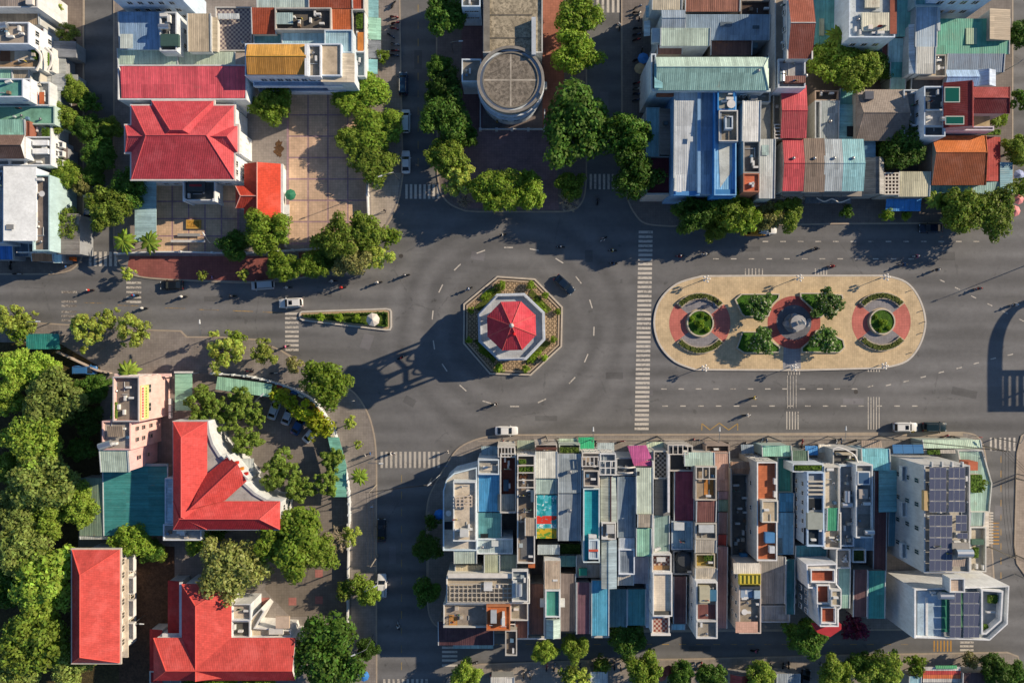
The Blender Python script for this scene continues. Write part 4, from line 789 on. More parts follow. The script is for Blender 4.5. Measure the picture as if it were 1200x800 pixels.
b.vol([(1122,527),(1152,527),(1163,566),(1160,600),(1137,600)], 6.4, 'w#c4c3ba', 'sx#93b3a6', par=.25); b.shed((1082,515.5,1151,525), 5.2, 'N', .5, 'sx#a4bda9', walls='w#aab3a6'); b.box((1135,541,1146,551), 9.4, 3, 'p#b5664a'); b.plants((1137,556,1150,576), 8.0, 6, '#55752a'); b.vol((1137,556,1150,576), 7.8, 'w#b3ada2', 'c#6c5c4c'); b.shed((1137,600,1154,616), 7, 'S', .3, 'sx#94ada4', walls='w#b9b7ae'); b.vol((1137,617,1156,670), 7.2, 'w#cbc8bf', 'c#b3ab9a'); b.box((1139,632,1153,638), 7.8, .8, 'p#4d6a5c'); b.plants((1141,641,1146,653), 7.0, 5); b.shed((1152,600,1160,640), 6.8, 'E', .3, 'sy#b0aaa0')
for k in range(12): b.box((1158,600+3.2*k,1164,601.6+3.2*k), 5.2, .2, 'p#cfcabf', 'slat')
b.shed((1083,527,1120,531), 8, 'N', .2, 'sx#8f8a82'); b.plants((1087,527,1101,532), 8.2, 9)
b = Bd('hotel_annex', 'white corner block with pale blue deck and solar panels by the back street', 'building', (1120,710))
AX = [(1072,690),(1183,686),(1181,731),(1160,750),(1070,747)]
b.vol(AX, 11.4, 'w#dcdcd8', 'c#8f979c', par=.9); b.flat((1075,692,1103,745), 10.56, 'c#9db3c4'); b.box((1085,700,1087.6,744), 10.7, .15, 'p#d9dcdc', 'walkway'); b.flat((1103.5,692,1112,740), 10.58, 'p#35806c', 'green_strip')
b.solar((1113,693,1126,747), 2, 4, 11.7); b.solar((1129,693,1148,747), 3, 4, 11.7); b.box((1126.3,693,1128.4,735), 11.6, .2, 'p#5f8f6c', 'walkway'); b.vol((1113,677,1131,694), 13.0, 'w#d6d6d2', 'f#b5a495', z0=10.5, par=.4); b.tank(1104,695,10.5,0,1.3); b.ac(1092,693,10.5); b.ac(1094,696,10.5); b.win((1072,690,1183,747), 11.4, 'N', 4, [9.6], 2.2, .8, 'p#5b3c3c'); b.plants((1158,697,1168,706), 11.0, 7); b.plants((1149,731,1157,736), 11.0, 8); b.box((1157,716,1167,718), 11.2, .6, 'p#cfd2d2')
qx = poly([(1150,690),(1176,692),(1174,727),(1156,743),(1150,743)], 11.9); obj('corner_parapet', ring(MB(), qx, inset(qx, .3), 10.5, 11.9), 'w#d9d8d4', b.o)
b.win((1072,690,1182,747), 11.4, 'S', 9, [2,5,8.4], 1.2, 1.5); b.win((1060,680,1182,731), 11.4, 'E', 4, [5,8.4]); b.box((1071.5,689,1073.5,747.5), 11.7, .32, 'w#e4e4e0', 'coping')
b = Bd('house', 'white stepped house with three terracotta roof terraces and red front canopy', 'house', (965,700))
AX = [(945,661),(981,660),(981,684),(986,690),(986,712),(983,714),(983,734),(961,734),(955,689),(947,689)]
b.vol(AX, 11.2, 'w#d4d6d6', 'c#bdb9b2', par=.5, cap='w#e6e4e0')
for r in ((950,667,976,680), (957,685,970,705), (962,711,977,728)): b.flat(r, 10.76, 'f#a3573e', 'terrace_tiles'); q = poly(r, 10.9); obj('low_wall', ring(MB(), inset(q, -.2), q, 10.7, 11.5), 'w#dedcd6', b.o)
b.vol((974,691,986.5,710), 12.2, 'w#c9c7c0', 'c#a39a86', z0=10.6, par=.3); b.box([(953,732),(986,731),(986,737),(973,746),(958,741)], 9.4, 1.2, 'p#b3363c', 'front_canopy'); b.win((950,661,983,734), 11.2, 'W', 5, [3,6,9], .9, 1.4, gl='g#23405a'); b.box((962,683,964,700), 6.0, .1, 'p#c9b25a')
b.shed((982,664,997,713), 7.6, 'S', .4, 'sx#83a79a', walls='w#8d8a82'); b.shed((944,655,982,662), 7, 'S', .2, 'sx#4f8f8c', walls='w#9b9b97')
b = Bd('house', 'cream house with gridded roof pergola and orange box at the southwest corner', 'house', (570,705))
b.vol((523,676,621,707), 10.4, 'w#d3cfc4', 'f#a9a08f', par=.8); b.vol((519.5,707,571,735), 10.0, 'w#c9c5ba', 'c#8f867b'); b.pergola((527,684,600,705), 10.7, 14, 4, 'p#bdb6a8', .12); b.vol((570,709,598,738.5), 11.0, 'w#b5744c', 'c#b5673c', par=.25); b.box((575,715,582,730), 11.4, .6, 'p#aab2b8'); b.ac(590,726,10.8,1.57,1.6); b.ac(590,719,10.8,1.57,1.2); b.flat((526,720,536,733), 9.36, 'c#a87c48'); b.box((567,683,577,692), 11.0, 1.2, 'p#cfd2d2'); b.vol((600,668,619,705), 11.0, 'w#d3d0c8', 'c#7e8a92', z0=9.8); b.tank(608,688,10.4,1.57,1.2); b.box((601,680,606,700), 11.1, .5, 'p#c2c9cc'); b.vol((598,705,619,727), 9.6, 'w#c5c2b8', 'c#8f8a7c'); b.box((525,672,600,677), 10.6, .5, 'p#d9d6ce', 'cornice'); b.dish(584,685,9.7)
b.shed((513,728,579,757), 6.4, 'S', .6, 'sx#4a2226', walls='w#9b8f84'); b.shed((531,755,578,760), 3.8, 'S', .2, 'sx#9db8b5'); b.vol((592,738,606,768), 8.8, 'w#b3aea4', 'c#6f665d')
b.win((523,676,621,735), 10.4, 'S', 4, [5,8], 1.2, 1.4); b.win((519.5,707,571,735), 10.4, 'W', 3, [2,5,8])
b = Bd('shed', 'low timber brown sheet roof between the cream house and the rusty roofed house', 'shed', (627,712))
b.shed((619,684,638,744), 6.8, 'S', .5, 'sxr#6b4536', walls='w#8d8a82'); b.shed((603,727,619,748), 7, 'S', .4, 'sxr#7a4a38', walls='w#8d8a82'); b.box((600,747,640,749), 5.2, 1.0, 'w#cfccc4', 'parapet'); b.flat((610,668,620,684), 4.9, 'c#6b5c4c')

for x0, x1, y0, y1, c, w in [(606,626,516,526,'#8f9a86','grey green awning before the planted pergola house'),(655,677,514,523,'#a9bca6','pale green awning before the slate roofed shophouse'),(700,720,519,528,'#9aa8ac','grey awning before the white framed terraces'),(758,784,518,527,'#b3c2a8','mint awning before the diamond lattice terrace'),(803,826,517,526,'#5c5650','charcoal awning before the weathered house'),(869,884,521,531,'#7f8f9c','steel awning before the soot stained yard'),(960,975,521,530,'#cfcabd','cream awning beside the blue awning'),(1010,1034,516,525,'#8a7a6c','brown awning before the turquoise shop'),(564,584,523,533,'#8fa6ae','grey blue awning before the bright blue roof')]:
    b = Bd('awning', w, 'awning', (x0, y0)); b.shed((x0,y0,x1,y1), 3.6, 'N', .4, 'sx'+c, name='canopy_sheet'); [b.box((x,y0+.6,x+.6,y0+1.2), 3.1, 3.0, 'm#888888', 'post') for x in (x0+.5, x1-1)]
# ---------------------------------------------------------------- north-east block
b = Bd('house', 'low corner house with pale blue and timber roofs over a maroon forecourt', 'house', (772,180), dz=2)
b.shed((757,126,773,183), 6.2, 'S', .4, 'sx#79a3ac', walls='w#a9b5b5'); b.shed((773,127,790,181), 6.6, 'E', .5, 'sy#8b7a6c', walls='w#a9b5b5'); b.vol((757,183,790,228), 5.6, 'w#b5b0a6', 'v#5c2a30', par=.6); b.box((778,142,783,146), 6.9, .6, 'p#4c5a60'); b.box((756,226,792,229), 5.4, .4, 'p#b9b3a6', 'cornice')
b = Bd('house', 'long house under light grey sheet roof with blue edging', 'house', (805,170), dz=3.5)
b.shed((790,106,818,226), 9.0, 'S', .8, 'sx#b5bcc0', walls='w#7aa5cc'); b.box((817.5,107,821,226), 9.2, .9, 'p#7ea6cc', 'gutter'); b.flat((806,160,812,166), 9.05, 'p#c3cbd0'); b.flat((793,205,799,225), 9.0, 'sx#c3c8ca'); b.box((789.5,224,820,229), 8.5, .9, 'w#4f86b8', 'parapet')
b = Bd('house', 'house with slate blue sheet roof between the grey and bright blue houses', 'house', (829,170), dz=3.5)
b.shed((821,107,837,227), 8.6, 'S', .6, 'sx#7389a0', walls='w#7f9ab3')
b = Bd('house', 'bright blue walled house with skylight terrace and weathered deck', 'house', (851,170), dz=3.5)
b.vol((837,105,863,229), 9.6, 'w#3f88c4', 'sx#6fa8cf', par=.5, cap='w#7fb2d8'); b.vol((841,106,861,129), 10.2, 'w#3a86c2', 'c#8f9086', z0=8.8); b.dish(855,124,9.6,1.4); b.ac(854,117,9.6,0,1.4); b.vol((844,129,865,166), 10.6, 'w#8f97a0', 'c#8c8578', z0=8.8, par=.6); b.vol((850,136,859,151), 11.4, 'w#c3cbd0', 'g#5f6c74', z0=10.0, par=.15); b.flat([(842,168),(858,168),(858,200),(844,220)], 9.14, 'c#b9c0bc'); b.box((837,222,862,231), 9.2, .5, 'p#3a7fb5', 'cornice'); b.pergola((843,130,864,165), 10.9, 1, 1); b.win((837,105,863,229), 9.6, 'S', 2, [2.5,5.6])
b = Bd('house', 'house with white ribbed roof and stained rear deck beside a terracotta box', 'house', (881,170), dz=3)
b.shed((870,118,892,165), 9.4, 'S', .4, 'sx#cbccc8', walls='w#a9adad'); b.vol((871,165,891,203), 9.0, 'w#a3a49f', 'c#6f6b66'); b.vol((871,203,890,225), 9.6, 'w#a97058', 'c#c06a4c', par=.3); b.box((880,112,888,117), 9.6, 1, 'p#7c8286'); b.flat((891,122,903,163), 6.0, 'c#7d7f7c'); b.shed((890,163,909,232), 7.6, 'S', .5, 'sx#b7bdbb', walls='w#a9adad'); b.flat((893,170,901,182), 7.62, 'sx#98b0ae'); b.clutter((873,170,889,200), 8.35, 3); b.vol((863,107,903,120), 7.6, 'w#9aa0a0', 'c#6f7473'); b.ac(880,113,7.0,0,1.5); b.win((870,118,892,225), 9, 'S', 2, [2,5])
b = Bd('building', 'long building with mint green hipped sheet roof', 'building', (835,86), dz=3.5)
b.gable((768,67,901,106), 10.6, 'x', 1.5, 'sx#9ec0b2', walls='w#c3ccce', hip1=.07, at=.62, mats2=['sx#8ab0a6', 'sx#b3cbbd'], cap='p#b9cfc6'); b.shed((767,75,777,103), 11.4, 'E', .3, 'sy#6aa3ae'); b.vent(888,84,11.4); b.vol((763,63,769,108), 9.6, 'w#cfd6d8', 'c#8d9296'); b.win((768,67,901,106), 10.6, 'S', 6, [8.2], 1.2, 1.2); b.box((764,104,903,107.5), 10.3, .5, 'p#cdd5d6', 'gutter'); b.box((770,106,797,112), 8.2, 1, 'w#9c5c44', 'canopy')
b = Bd('house', 'house with grey blue and mint sheet roofs above the side street', 'house', (800,32), dz=3.5)
b.gable((775,12,803,33), 8.6, 'x', .5, 'sx#8c9cab', walls='w#c3c8c6'); b.shed((774,33,833,53), 8.9, 'S', .4, 'sx#a9bcae', walls='w#c3c8c6'); b.box((764,33,773,50), 7.4, 1, 'w#b9c4c6'); b.shed((757,6,766,20), 4.2, 'W', .3, 'sy#9fbcc4'); b.shed((755,24,762,42), 4.0, 'W', .3, 'sy#b4c4c8'); b.shed((770,53,800,63), 7.0, 'S', .3, 'sxr#7c5446', walls='w#8f8578'); b.shed((764,-10,800,11), 8.0, 'S', .3, 'sx#b5ac96', walls='w#c3c8c6')
b = Bd('house', 'long low house with steel blue roof and dark timber rear shed', 'house', (860,35), dz=3)
b.shed((803,17,903,46), 7.6, 'S', .6, 'sx#7f95a8', walls='w#9a9c9a'); b.shed((833,45,882,64), 6.6, 'S', .4, 'sxr#5c3c30', walls='w#8d8478'); b.shed((803,-6,868,13), 8.2, 'S', .3, 'sxr#8c5844', walls='w#a59c90'); b.flat((844,26,858,31), 7.5, 'c#596874', 'hatch'); b.flat((882,30,890,34), 7.4, 'p#4a5c68', 'hatch'); b.vol((868,0,905,25), 7.0, 'w#8f857a', 'c#4d403a'); b.box((880,48,888,56), 5.5, 1, 'p#6f8a96')
b = Bd('house', 'tall white house with brown tiled gable roof and side balconies', 'house', (930,50), dz=3)
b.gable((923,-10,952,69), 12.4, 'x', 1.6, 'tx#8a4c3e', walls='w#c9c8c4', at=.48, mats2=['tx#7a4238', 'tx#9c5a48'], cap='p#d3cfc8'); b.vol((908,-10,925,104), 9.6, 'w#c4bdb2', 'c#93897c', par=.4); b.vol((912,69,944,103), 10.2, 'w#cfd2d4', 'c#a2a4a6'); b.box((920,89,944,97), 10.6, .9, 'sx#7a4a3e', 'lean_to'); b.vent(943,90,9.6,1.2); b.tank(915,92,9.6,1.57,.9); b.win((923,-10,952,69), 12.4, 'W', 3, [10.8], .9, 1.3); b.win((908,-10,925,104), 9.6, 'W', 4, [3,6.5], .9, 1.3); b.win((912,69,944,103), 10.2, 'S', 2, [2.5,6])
for e in (922.2, 951.2): b.box((e,-10,e+1.6,69), 12.75, .5, 'p#dedbd4', 'verge')
b = Bd('house', 'narrow house with two tone crimson sheet roof', 'house', (930,130), dz=2)
b.gable((915,100,945,162), 7.8, 'x', .7, 'sx#b8343f', walls='w#a39a88', at=.5, mats2=['sx#a4303a', 'sx#c04048']); b.vol((906,104,916,162), 7.2, 'w#b3a893', 'c#8f8776'); b.pergola((908,146,916,162), 7.6, 1, 4); b.win((915,100,945,162), 7.8, 'W', 3, [5], .8, 1.2)  # one crimson split at the ridge: shaded south tone, sunlit north tone
row = [('crimson', (917,163,943,224), 'sx#bc3c43'), ('brown', (941.5,162,966,225), 'sx#766556'), ('silver grey', (964.5,163,988,224), 'sx#a0aaae'), ('pale teal', (986.5,163,1012,224), 'sx#86b9bf')]
for nm, r, m in row:
    b = Bd('row_house', f'{nm} sheet gabled row house facing the main road', 'house', ((r[0]+r[2])/2, 195), dz=2)
    b.gable(r, 7.0+r[0]*.0004, 'x', .8, m, walls='w#bdb8ae', at=.52); b.win(r, 7.0, 'S', 2, [2.2,5]); b.box((r[0],222,r[2]-2,230), 5.2, .3, 'p#8f8a82', 'canopy'); b.vent(r[0]+12, 186, 7.7)
b = Bd('warehouse', 'low warehouse with large flat teal roof at the top edge', 'building', (972,25))
b.shed((951,-20,998,52), 5.0, 'S', .4, 'sx#5fa09a', walls='w#9fa8a4'); b.flat((960,22,966,42), 4.96, 'sx#a8aa8c')
b = Bd('house', 'grey roofed lean-to house beside a teal walled yard', 'house', (972,140))
b.shed((962,118,984,163), 5.6, 'S', .4, 'sx#8f9a9c', walls='w#a3a59f'); b.vent(972,143,5.6); b.vol((955,106,983,118), 5.4, 'w#a5917f', 'c#4a4640'); b.shed((984,104,1003,122), 4.8, 'S', .3, 'sx#5f9f9c', walls='w#a3a59f'); b.shed((982,122,1004,163), 5.2, 'E', .4, 'sy#79b0b5', walls='w#a3a59f'); b.flat((992.5,148,1001,160), 5.1, 'p#1d262e', 'hatch'); b.vol((955,118,962,163), 5.8, 'w#b9bdbb', 'c#8d8f8c')
b = Bd('house', 'white tower house with cream roof panels and brick red side strip', 'house', (1022,20))
b.vol((995,-20,1049,44), 11.4, 'w#cfd9e0', 'c#b3bdc2', par=.5); b.box((1010,15,1042,36), 11.6, .4, 'sx#c3c2ae', 'roof_panel'); b.box((1014,-10,1031,9), 11.6, .5, 'sx#c6c3b0', 'roof_panel'); b.flat((1043,-10,1051,40), 11.45, 'c#8a5040'); b.box((1018,29,1023,34), 12, .6, 'p#e6dfd6'); b.ac(1030,40,10.8,0,1.4); b.win((995,-20,1049,44), 11.4, 'S', 3, [4,8], 1.1, 1.5); b.clutter((1012,36,1042,43), 10.85, 3)
b = Bd('shed', 'cluster of teal sheds behind the white tower house', 'shed', (1050,75))
b.shed((1050,-5,1072,42), 6.0, 'S', .4, 'sx#6ba6a0', walls='w#9fa8a4'); b.shed((1041,45,1064,73), 5.0, 'S', .5, 'sx#8ab4bd', walls='w#9fa8a4'); b.shed((1043,73,1062,90), 4.6, 'S', .3, 'sx#3f8a8c', walls='w#9fa8a4'); b.shed((1043,90,1062,104), 4.2, 'S', .3, 'sx#8fb3a9', walls='w#9fa8a4'); b.flat((1034,51,1041,70), 4.4, 'c#5c3a38')
b = Bd('house', 'long house with pale steel blue ribbed roof running north to south', 'house', (1083,45))
b.shed((1073,7,1099,55), 8.0, 'S', .3, 'sx#94a8b8', walls='w#a9b0b3'); b.shed((1066,28,1073.5,86), 7.6, 'W', .3, 'sy#a9bac6', walls='w#a9b0b3'); b.shed((1073.5,55,1097,86), 7.8, 'S', .3, 'sx#b0b3ae', walls='w#a9b0b3'); b.vol((1072,-15,1102,7), 8.6, 'w#9fb3b3', 'sx#5f9490', par=.3); b.box((1099,10,1102,36), 8.0, .6, 'p#b9c6cc', 'gutter')
b = Bd('warehouse', 'wide flat roof of faded jade green sheets behind the tiled house', 'building', (1140,45))
b.shed((1095,22,1184,63), 5.4, 'S', .3, 'sx#4f9a84', walls='w#9fa8a4'); b.flat((1132,33,1145,52), 5.42, 'sx#8fa88c'); b.shed((1110,63,1178,84), 5.2, 'S', .4, 'sx#6c7e92', walls='w#9fa8a4')
b = Bd('apartment_building', 'tall pale blue apartment block at the top edge above the jade roof', 'building', (1150,0))
b.vol((1107,-90,1182,-14), 15.0, 'w#b9cfe4', 'c#a8a8a4'); b.win((1107,-90,1182,-14), 15.0, 'S', 4, [5,9,12.5], 1.2, 1.5); b.shed((1160,10,1186,46), 6.6, 'E', .5, 'sy#a0917c', walls='w#a39a8e')
b = Bd('house', 'flat beige decked house with dark lean-to behind the red tiled house', 'house', (1093,78))
b.vol((1077,64,1109,90), 6.4, 'w#a8a296', 'c#b5a68f'); b.clutter((1080,66,1107,88), 5.75, 4); b.shed((1068,90,1106,104), 4.6, 'S', .3, 'sx#3c3c3c', walls='w#6c6862')
b = Bd('shed', 'white and pale blue tent roofed shed north of the red tiled house', 'shed', (1137,90))
b.gable((1108,82,1146,101), 5.6, 'x', .7, 'sx#8fb0d8', walls='w#a9b0b3', mats2=['sx#7fa4d0', 'sx#9dbbe0']); b.gable((1146,82,1167,101), 5.4, 'y', .7, 'sy#a9bcd4', walls='w#a9b0b3')
b = Bd('house', 'house with dark red tiled roofs and green glazed panels', 'house', (1130,125), dz=1)
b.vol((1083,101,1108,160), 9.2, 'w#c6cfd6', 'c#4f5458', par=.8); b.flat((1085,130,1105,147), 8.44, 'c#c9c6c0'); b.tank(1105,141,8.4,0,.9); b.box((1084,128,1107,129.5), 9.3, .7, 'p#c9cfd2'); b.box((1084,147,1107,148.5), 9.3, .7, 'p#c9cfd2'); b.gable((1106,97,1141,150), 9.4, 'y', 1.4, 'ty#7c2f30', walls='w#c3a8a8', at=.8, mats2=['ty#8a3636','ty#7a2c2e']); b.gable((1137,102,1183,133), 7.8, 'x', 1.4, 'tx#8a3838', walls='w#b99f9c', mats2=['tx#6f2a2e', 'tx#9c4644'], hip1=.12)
for r in ((1107,102,1125,120), (1108,136,1130,146)): b.box(r, 10.9, .2, 'p#b9c4bc', 'panel_frame'); b.flat((r[0]+1, r[1]+1, r[2]-1, r[3]-1), 10.93, 'g#17584a', 'green_panel')
b.vol((1110,148,1165,153), 7.0, 'w#cfc3c6', 'c#a59a98', par=.3); b.flat((1141,134,1160,150), 5.0, 'c#a59676'); b.plants((1150,152,1172,158), 4.0, 12, '#5c7a26'); b.win((1083,101,1108,160), 9.2, 'W', 3, [4,7], .9, 1.3)
b = Bd('house', 'house with grey brown tiled hip roof', 'house', (1034,135))
b.gable((1003,105,1062,165), 6.8, 'x', 1.6, 'tx#8a8078', walls='w#b5b0a6', hip0=.08, at=.5, mats2=['tx#7a716a', 'tx#9a9086']); b.box((1014,107,1024,116), 8.4, 1, 'p#565c68', 'dormer')
b = Bd('house', 'narrow grey walled house between the grey and dark red tiled roofs', 'house', (1070,132))
b.vol((1059,105,1076,160), 7.4, 'w#c0c6c8', 'c#7d7e7c'); b.clutter((1061,108,1074,158), 6.75, 3)
b = Bd('house', 'house with orange clay tiled gable roof facing the main road', 'house', (1123,188))
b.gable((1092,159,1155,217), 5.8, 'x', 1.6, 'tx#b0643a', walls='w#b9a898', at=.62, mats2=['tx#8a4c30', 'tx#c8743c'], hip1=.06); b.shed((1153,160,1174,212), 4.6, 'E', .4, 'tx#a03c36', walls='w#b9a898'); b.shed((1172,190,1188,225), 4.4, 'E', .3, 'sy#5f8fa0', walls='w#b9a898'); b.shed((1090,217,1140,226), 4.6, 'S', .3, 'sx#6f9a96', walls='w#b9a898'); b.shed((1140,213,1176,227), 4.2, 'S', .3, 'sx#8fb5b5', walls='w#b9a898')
b = Bd('house', 'house with charcoal slate gable and white lattice pergola at the road', 'house', (1025,195))
b.shed((1012,163,1026,200), 6.2, 'W', .4, 'sy#3f6a8a', walls='w#a3a59f'); b.gable((1008,185,1036,228), 6.0, 'y', .9, 'sy#4f565e', walls='w#a3a59f', at=.7, mats2=['sy#46505a','sy#8d8c88']); b.vol((1036,202,1054,228), 5.4, 'w#c3beb2', 'c#6f4a50', par=.3); b.pergola((1037,203,1053.5,227.5), 5.9, 4, 6, 'p#d3cdc0', .22); b.shed((1053.5,201,1091,230), 5.8, 'S', .4, 'sx#b5b296', walls='w#b5b0a0'); b.flat((1026,160,1058,185), 3.4, 'c#5f6466')
b = Bd('awning', 'long blue awning on the pavement before the lattice pergola', 'awning', (1060,240))
b.shed((1039,233,1080,247), 3.4, 'S', .4, 'sx#2f7fc4'); [b.box((x,244,x+.7,244.7), 3.0, 2.85, 'm#888888', 'post') for x in (1041,1059,1078)]
b = Bd('awning', 'dark curved shopfront canopy with white trim before the row houses', 'awning', (975,232))
b.shed((944,229,998,238), 4.0, 'S', .3, 'sx#545a60'); [b.box((x,236,x+.7,236.7), 3.7, 3.55, 'm#888888', 'post') for x in (946,970,996)]; cv = smooth([(957,232),(966,236),(975,233),(984,237),(996,233)], 5); obj('trim', MB().tube([(*W(x, y, 4.2), 4.2) for x, y in cv], .12, 5), 'p#d8d6d0', b.o)
# ---------------------------------------------------------------- round building north of the roundabout
b = Bd('round_building', 'round drum-shaped building with weathered concrete roof and annex', 'building', (599,105))
hr = 9.4; cxx, cyy = W(598.5, 93, hr); rr = 39.5/SC*(1-hr/ALT)
obj('drum_wall', MB().prism(ngon(cxx, cyy, rr-.35, 48), KZ-.02, hr-.6), 'w#c3ccd2', b.o)
obj('rim', ring(MB(), ngon(cxx, cyy, rr, 48), ngon(cxx, cyy, rr-.5, 48), hr-1.3, hr), 'c#85827c', b.o); obj('roof_gutter', ring(MB(), ngon(cxx, cyy, rr-.5, 48), ngon(cxx, cyy, rr-1.0, 48), hr-1.0, hr-.75), 'c#55565a', b.o)
obj('inner_rim', ring(MB(), ngon(cxx, cyy, rr-1.0, 48), ngon(cxx, cyy, rr-1.25, 48), hr-.9, hr-.25), 'c#7a776f', b.o)
for k in range(4):
    q = sector((cxx, cyy), .02, rr-1.26, 90*k+1, 90*k+89, 14); obj('roof_quadrant', tri_sheet(q if True else q, hr-.45), 'cS#847d72', b.o)
obj('roof_joint', MB().box(cxx-rr+1.3, cyy-.14, hr-.47, cxx+rr-1.3, cyy+.14, hr-.44).box(cxx-.14, cyy-rr+1.3, hr-.47, cxx+.14, cyy+rr-1.3, hr-.442), 'c#a8a296', b.o)
for z in (6.9, 4.6): obj('ledge', ring(MB(), ngon(cxx, cyy, rr+.12, 48), ngon(cxx, cyy, rr-.4, 48), z, z+.25), 'w#d2d6d8', b.o)
f_, g_ = winmesh('p#b9c2c8', 'g#26323c'); l_ = org(b.o)
for k in range(16):
    a = 2*math.pi*(k+.5)/16
    for z in (3.2, 5.8):
        o = link('window', f_, b.o, (cxx+(rr-.33)*math.cos(a)-l_.x, cyy+(rr-.33)*math.sin(a)-l_.y, z-l_.z), a+math.pi/2, (1.3, 1, 1.2)); link('pane', g_, o)
b.vol((566,-40,636,62), 8.8, 'w#b7b5ae', 'cS#a89e88', par=.35, clut=False); b.flat((566.5,-38,574,60), 8.9, 'c#7a776f', 'gutter_strip'); [b.box((574,y,624,y+.9), 8.55, .1, 'c#6c6860', 'roof_joint') for y in (17,44)]; b.box((623,20,628,64), 10.0, 1.8, 'w#b4b9bc', 'stair_wall'); b.vol((541,69,564,96), 7.6, 'w#cdd6da', 'c#8a857b', par=.4); b.vol((541,-20,563,8), 9.0, 'w#c5d3dc', 'c#8a857b'); b.win((541,-20,563,8), 9, 'S', 3, [4,7], .9, .6); b.box((632,96,641,104), 3.5, 1.0, 'p#c9ccca')
fn = empty('low_wall', (*W(600,153), KZ)); tag(fn, 'low white railing wall around the foot of the round building', 'wall')
for k, (p0, p1) in enumerate((((563,152.5),(638,152.5)), ((563,120),(563,152)), ((638,130),(638,152)))):
    x0, y0 = W(*p0); x1, y1 = W(*p1); obj('rail', MB().box(min(x0,x1)-.1, min(y0,y1)-.1, KZ, max(x0,x1)+.1, max(y0,y1)+.1, .95), 'w#c6c8c8', fn)
for x in (563,582,600,619,638): obj('pier', MB().box(*[v-.25 for v in W(x,153)], KZ, *[v+.25 for v in W(x,153)], 1.15), 'w#cfd0cf', fn)
# ---------------------------------------------------------------- town house compound, north-west
b = Bd('hall', 'long hall with crimson ribbed roof and white parapet behind the town house', 'building', (215,96))
b.vol((138,76,289,117), 8.8, 'w#d6d6d2', 'c#9a9a96', par=.5, clut=False); b.shed((141,78,286.5,114), 9.2, 'S', .5, 'sx#d4505a', z0=8); b.win((138,76,289,117), 8.8, 'S', 8, [6], 1.2, 1.3)
b = Bd('town_house', 'white villa with crimson hipped roof and cross gables', 'house', (214,165))
hb = 9.0; TR = 'tx#c24a52'; b.vol((157,124,272,207), hb-.3, 'w#d9dad8', par=0)
b.gable((154,124,274,210), hb, 'x', 2.4, TR, hip0=.2, hip1=.22, at=.55, mats2=['tx#b8454e', 'tx#c85258'], cap='p#c4555a')
b.gable((178,118.5,250,172), hb+.05, 'x', 2.7, TR, hip0=.4, hip1=.4, at=.28, cap='p#c4555a', walls='w#d9dad8'); b.gable((147,147,180,178), hb+.1, 'x', 1.9, 'tx#b8454e', hip0=.25, at=.5, walls='w#d9dad8', cap='p#c4555a'); b.gable((246,148,278,178), hb+.1, 'x', 1.9, TR, hip1=.25, at=.5, walls='w#d9dad8', cap='p#c4555a')
q = poly([(153,123),(178,123),(178,117.5),(251,117.5),(251,123),(275,123),(275,146),(279.5,146),(279.5,179.5),(275,179.5),(275,211),(153,211),(153,179.5),(146,179.5),(146,146),(153,146)], hb); obj('gutter', ring(MB(), inset(q, -.12), inset(q, .3), hb-.5, hb-.02), 'p#d3d0cb', b.o)
b.win((157,124,272,207), hb, 'S', 7, [2.5,6.2], 1.1, 1.6); b.win((157,148,277,178), hb, 'E', 3, [3,6.6], 1.1, 1.6, off=-.1); b.win((157,180,272,207), hb, 'E', 2, [3,6.6], 1.0, 1.5, off=.0); b.vol((214,208,252,235), 4.4, 'w#d8d8d5', 'c#54585a', par=1.0); b.box((220,212,240,224), 4.2, .5, 'p#4b5256', 'porch_equipment'); b.box((222,216,236,218.5), 4.3, .2, 'p#a83840', 'banner')
for x in (215.5,250.5): b.box((x-1.5,232.5,x+1.5,236), 4.8, 4.7, 'w#dcdcda', 'porch_pier')
b.vol((250,117,275,125), 7.0, 'w#d3d4d2', 'c#6c6c66'); b.vol((153,117,178,125), 7.0, 'w#d3d4d2', 'c#6c6c66')
b = Bd('annex', 'small annex with orange red roof and a hexagonal bay beside the villa', 'building', (306,222))
b.gable((286,192,329,256), 4.6, 'y', 1.5, 'ty#c0432f', walls='w#d3d4d2', at=.42, mats2=['ty#b03c2c', 'ty#cf4a34'], cap='p#d8a498'); b.gable((276,218,304,244), 4.7, 'x', 1.3, 'tx#b8402e', hip0=.3, walls='w#d3d4d2', cap='p#d8a498'); b.box((328.5,192,331.5,256), 4.5, .5, 'p#d3d6d8', 'gutter'); b.box((331,240,339,256), 3.0, .2, 'p#dcdedf', 'canopy')
b = Bd('carport', 'pale blue sheet carport beside the villa under the street trees', 'carport', (170,245))
b.shed((157,206,183,283), 3.6, 'W', .3, 'sy#9dbcc0'); [b.box((x,y,x+.7,y+.7), 3.3, 3.2, 'm#888888', 'post') for x in (160,181) for y in (212,278)]
b = Bd('building', 'building with mustard yellow ribbed roof and blue shaded balconies', 'building', (340,75), dz=1)
b.vol((287,51,400,89), 10.2, 'w#cdd6dd', 'c#b3a590', par=.3, clut=False); b.gable((290,52,360,87.5), 10.4, 'x', .9, 'sx#c08a2c', walls='w#d6d8d6', at=.55, mats2=['sx#b07c28', 'sx#c8943a'], cap='p#d0a24a', z0=9.0); b.vol((361,52,376,90), 11.0, 'w#d3d6d8', 'c#8b8478', z0=9); b.box((357,52,360.5,89), 11.2, 1, 'w#dcdedd', 'verge'); b.shed((376,62,415,96), 9.6, 'E', .3, 'sy#c3b7a2', walls='w#c6cdd2'); b.vol((380,35,413,62), 9.0, 'w#b9c6cc', 'sx#93b3bd', par=.3)
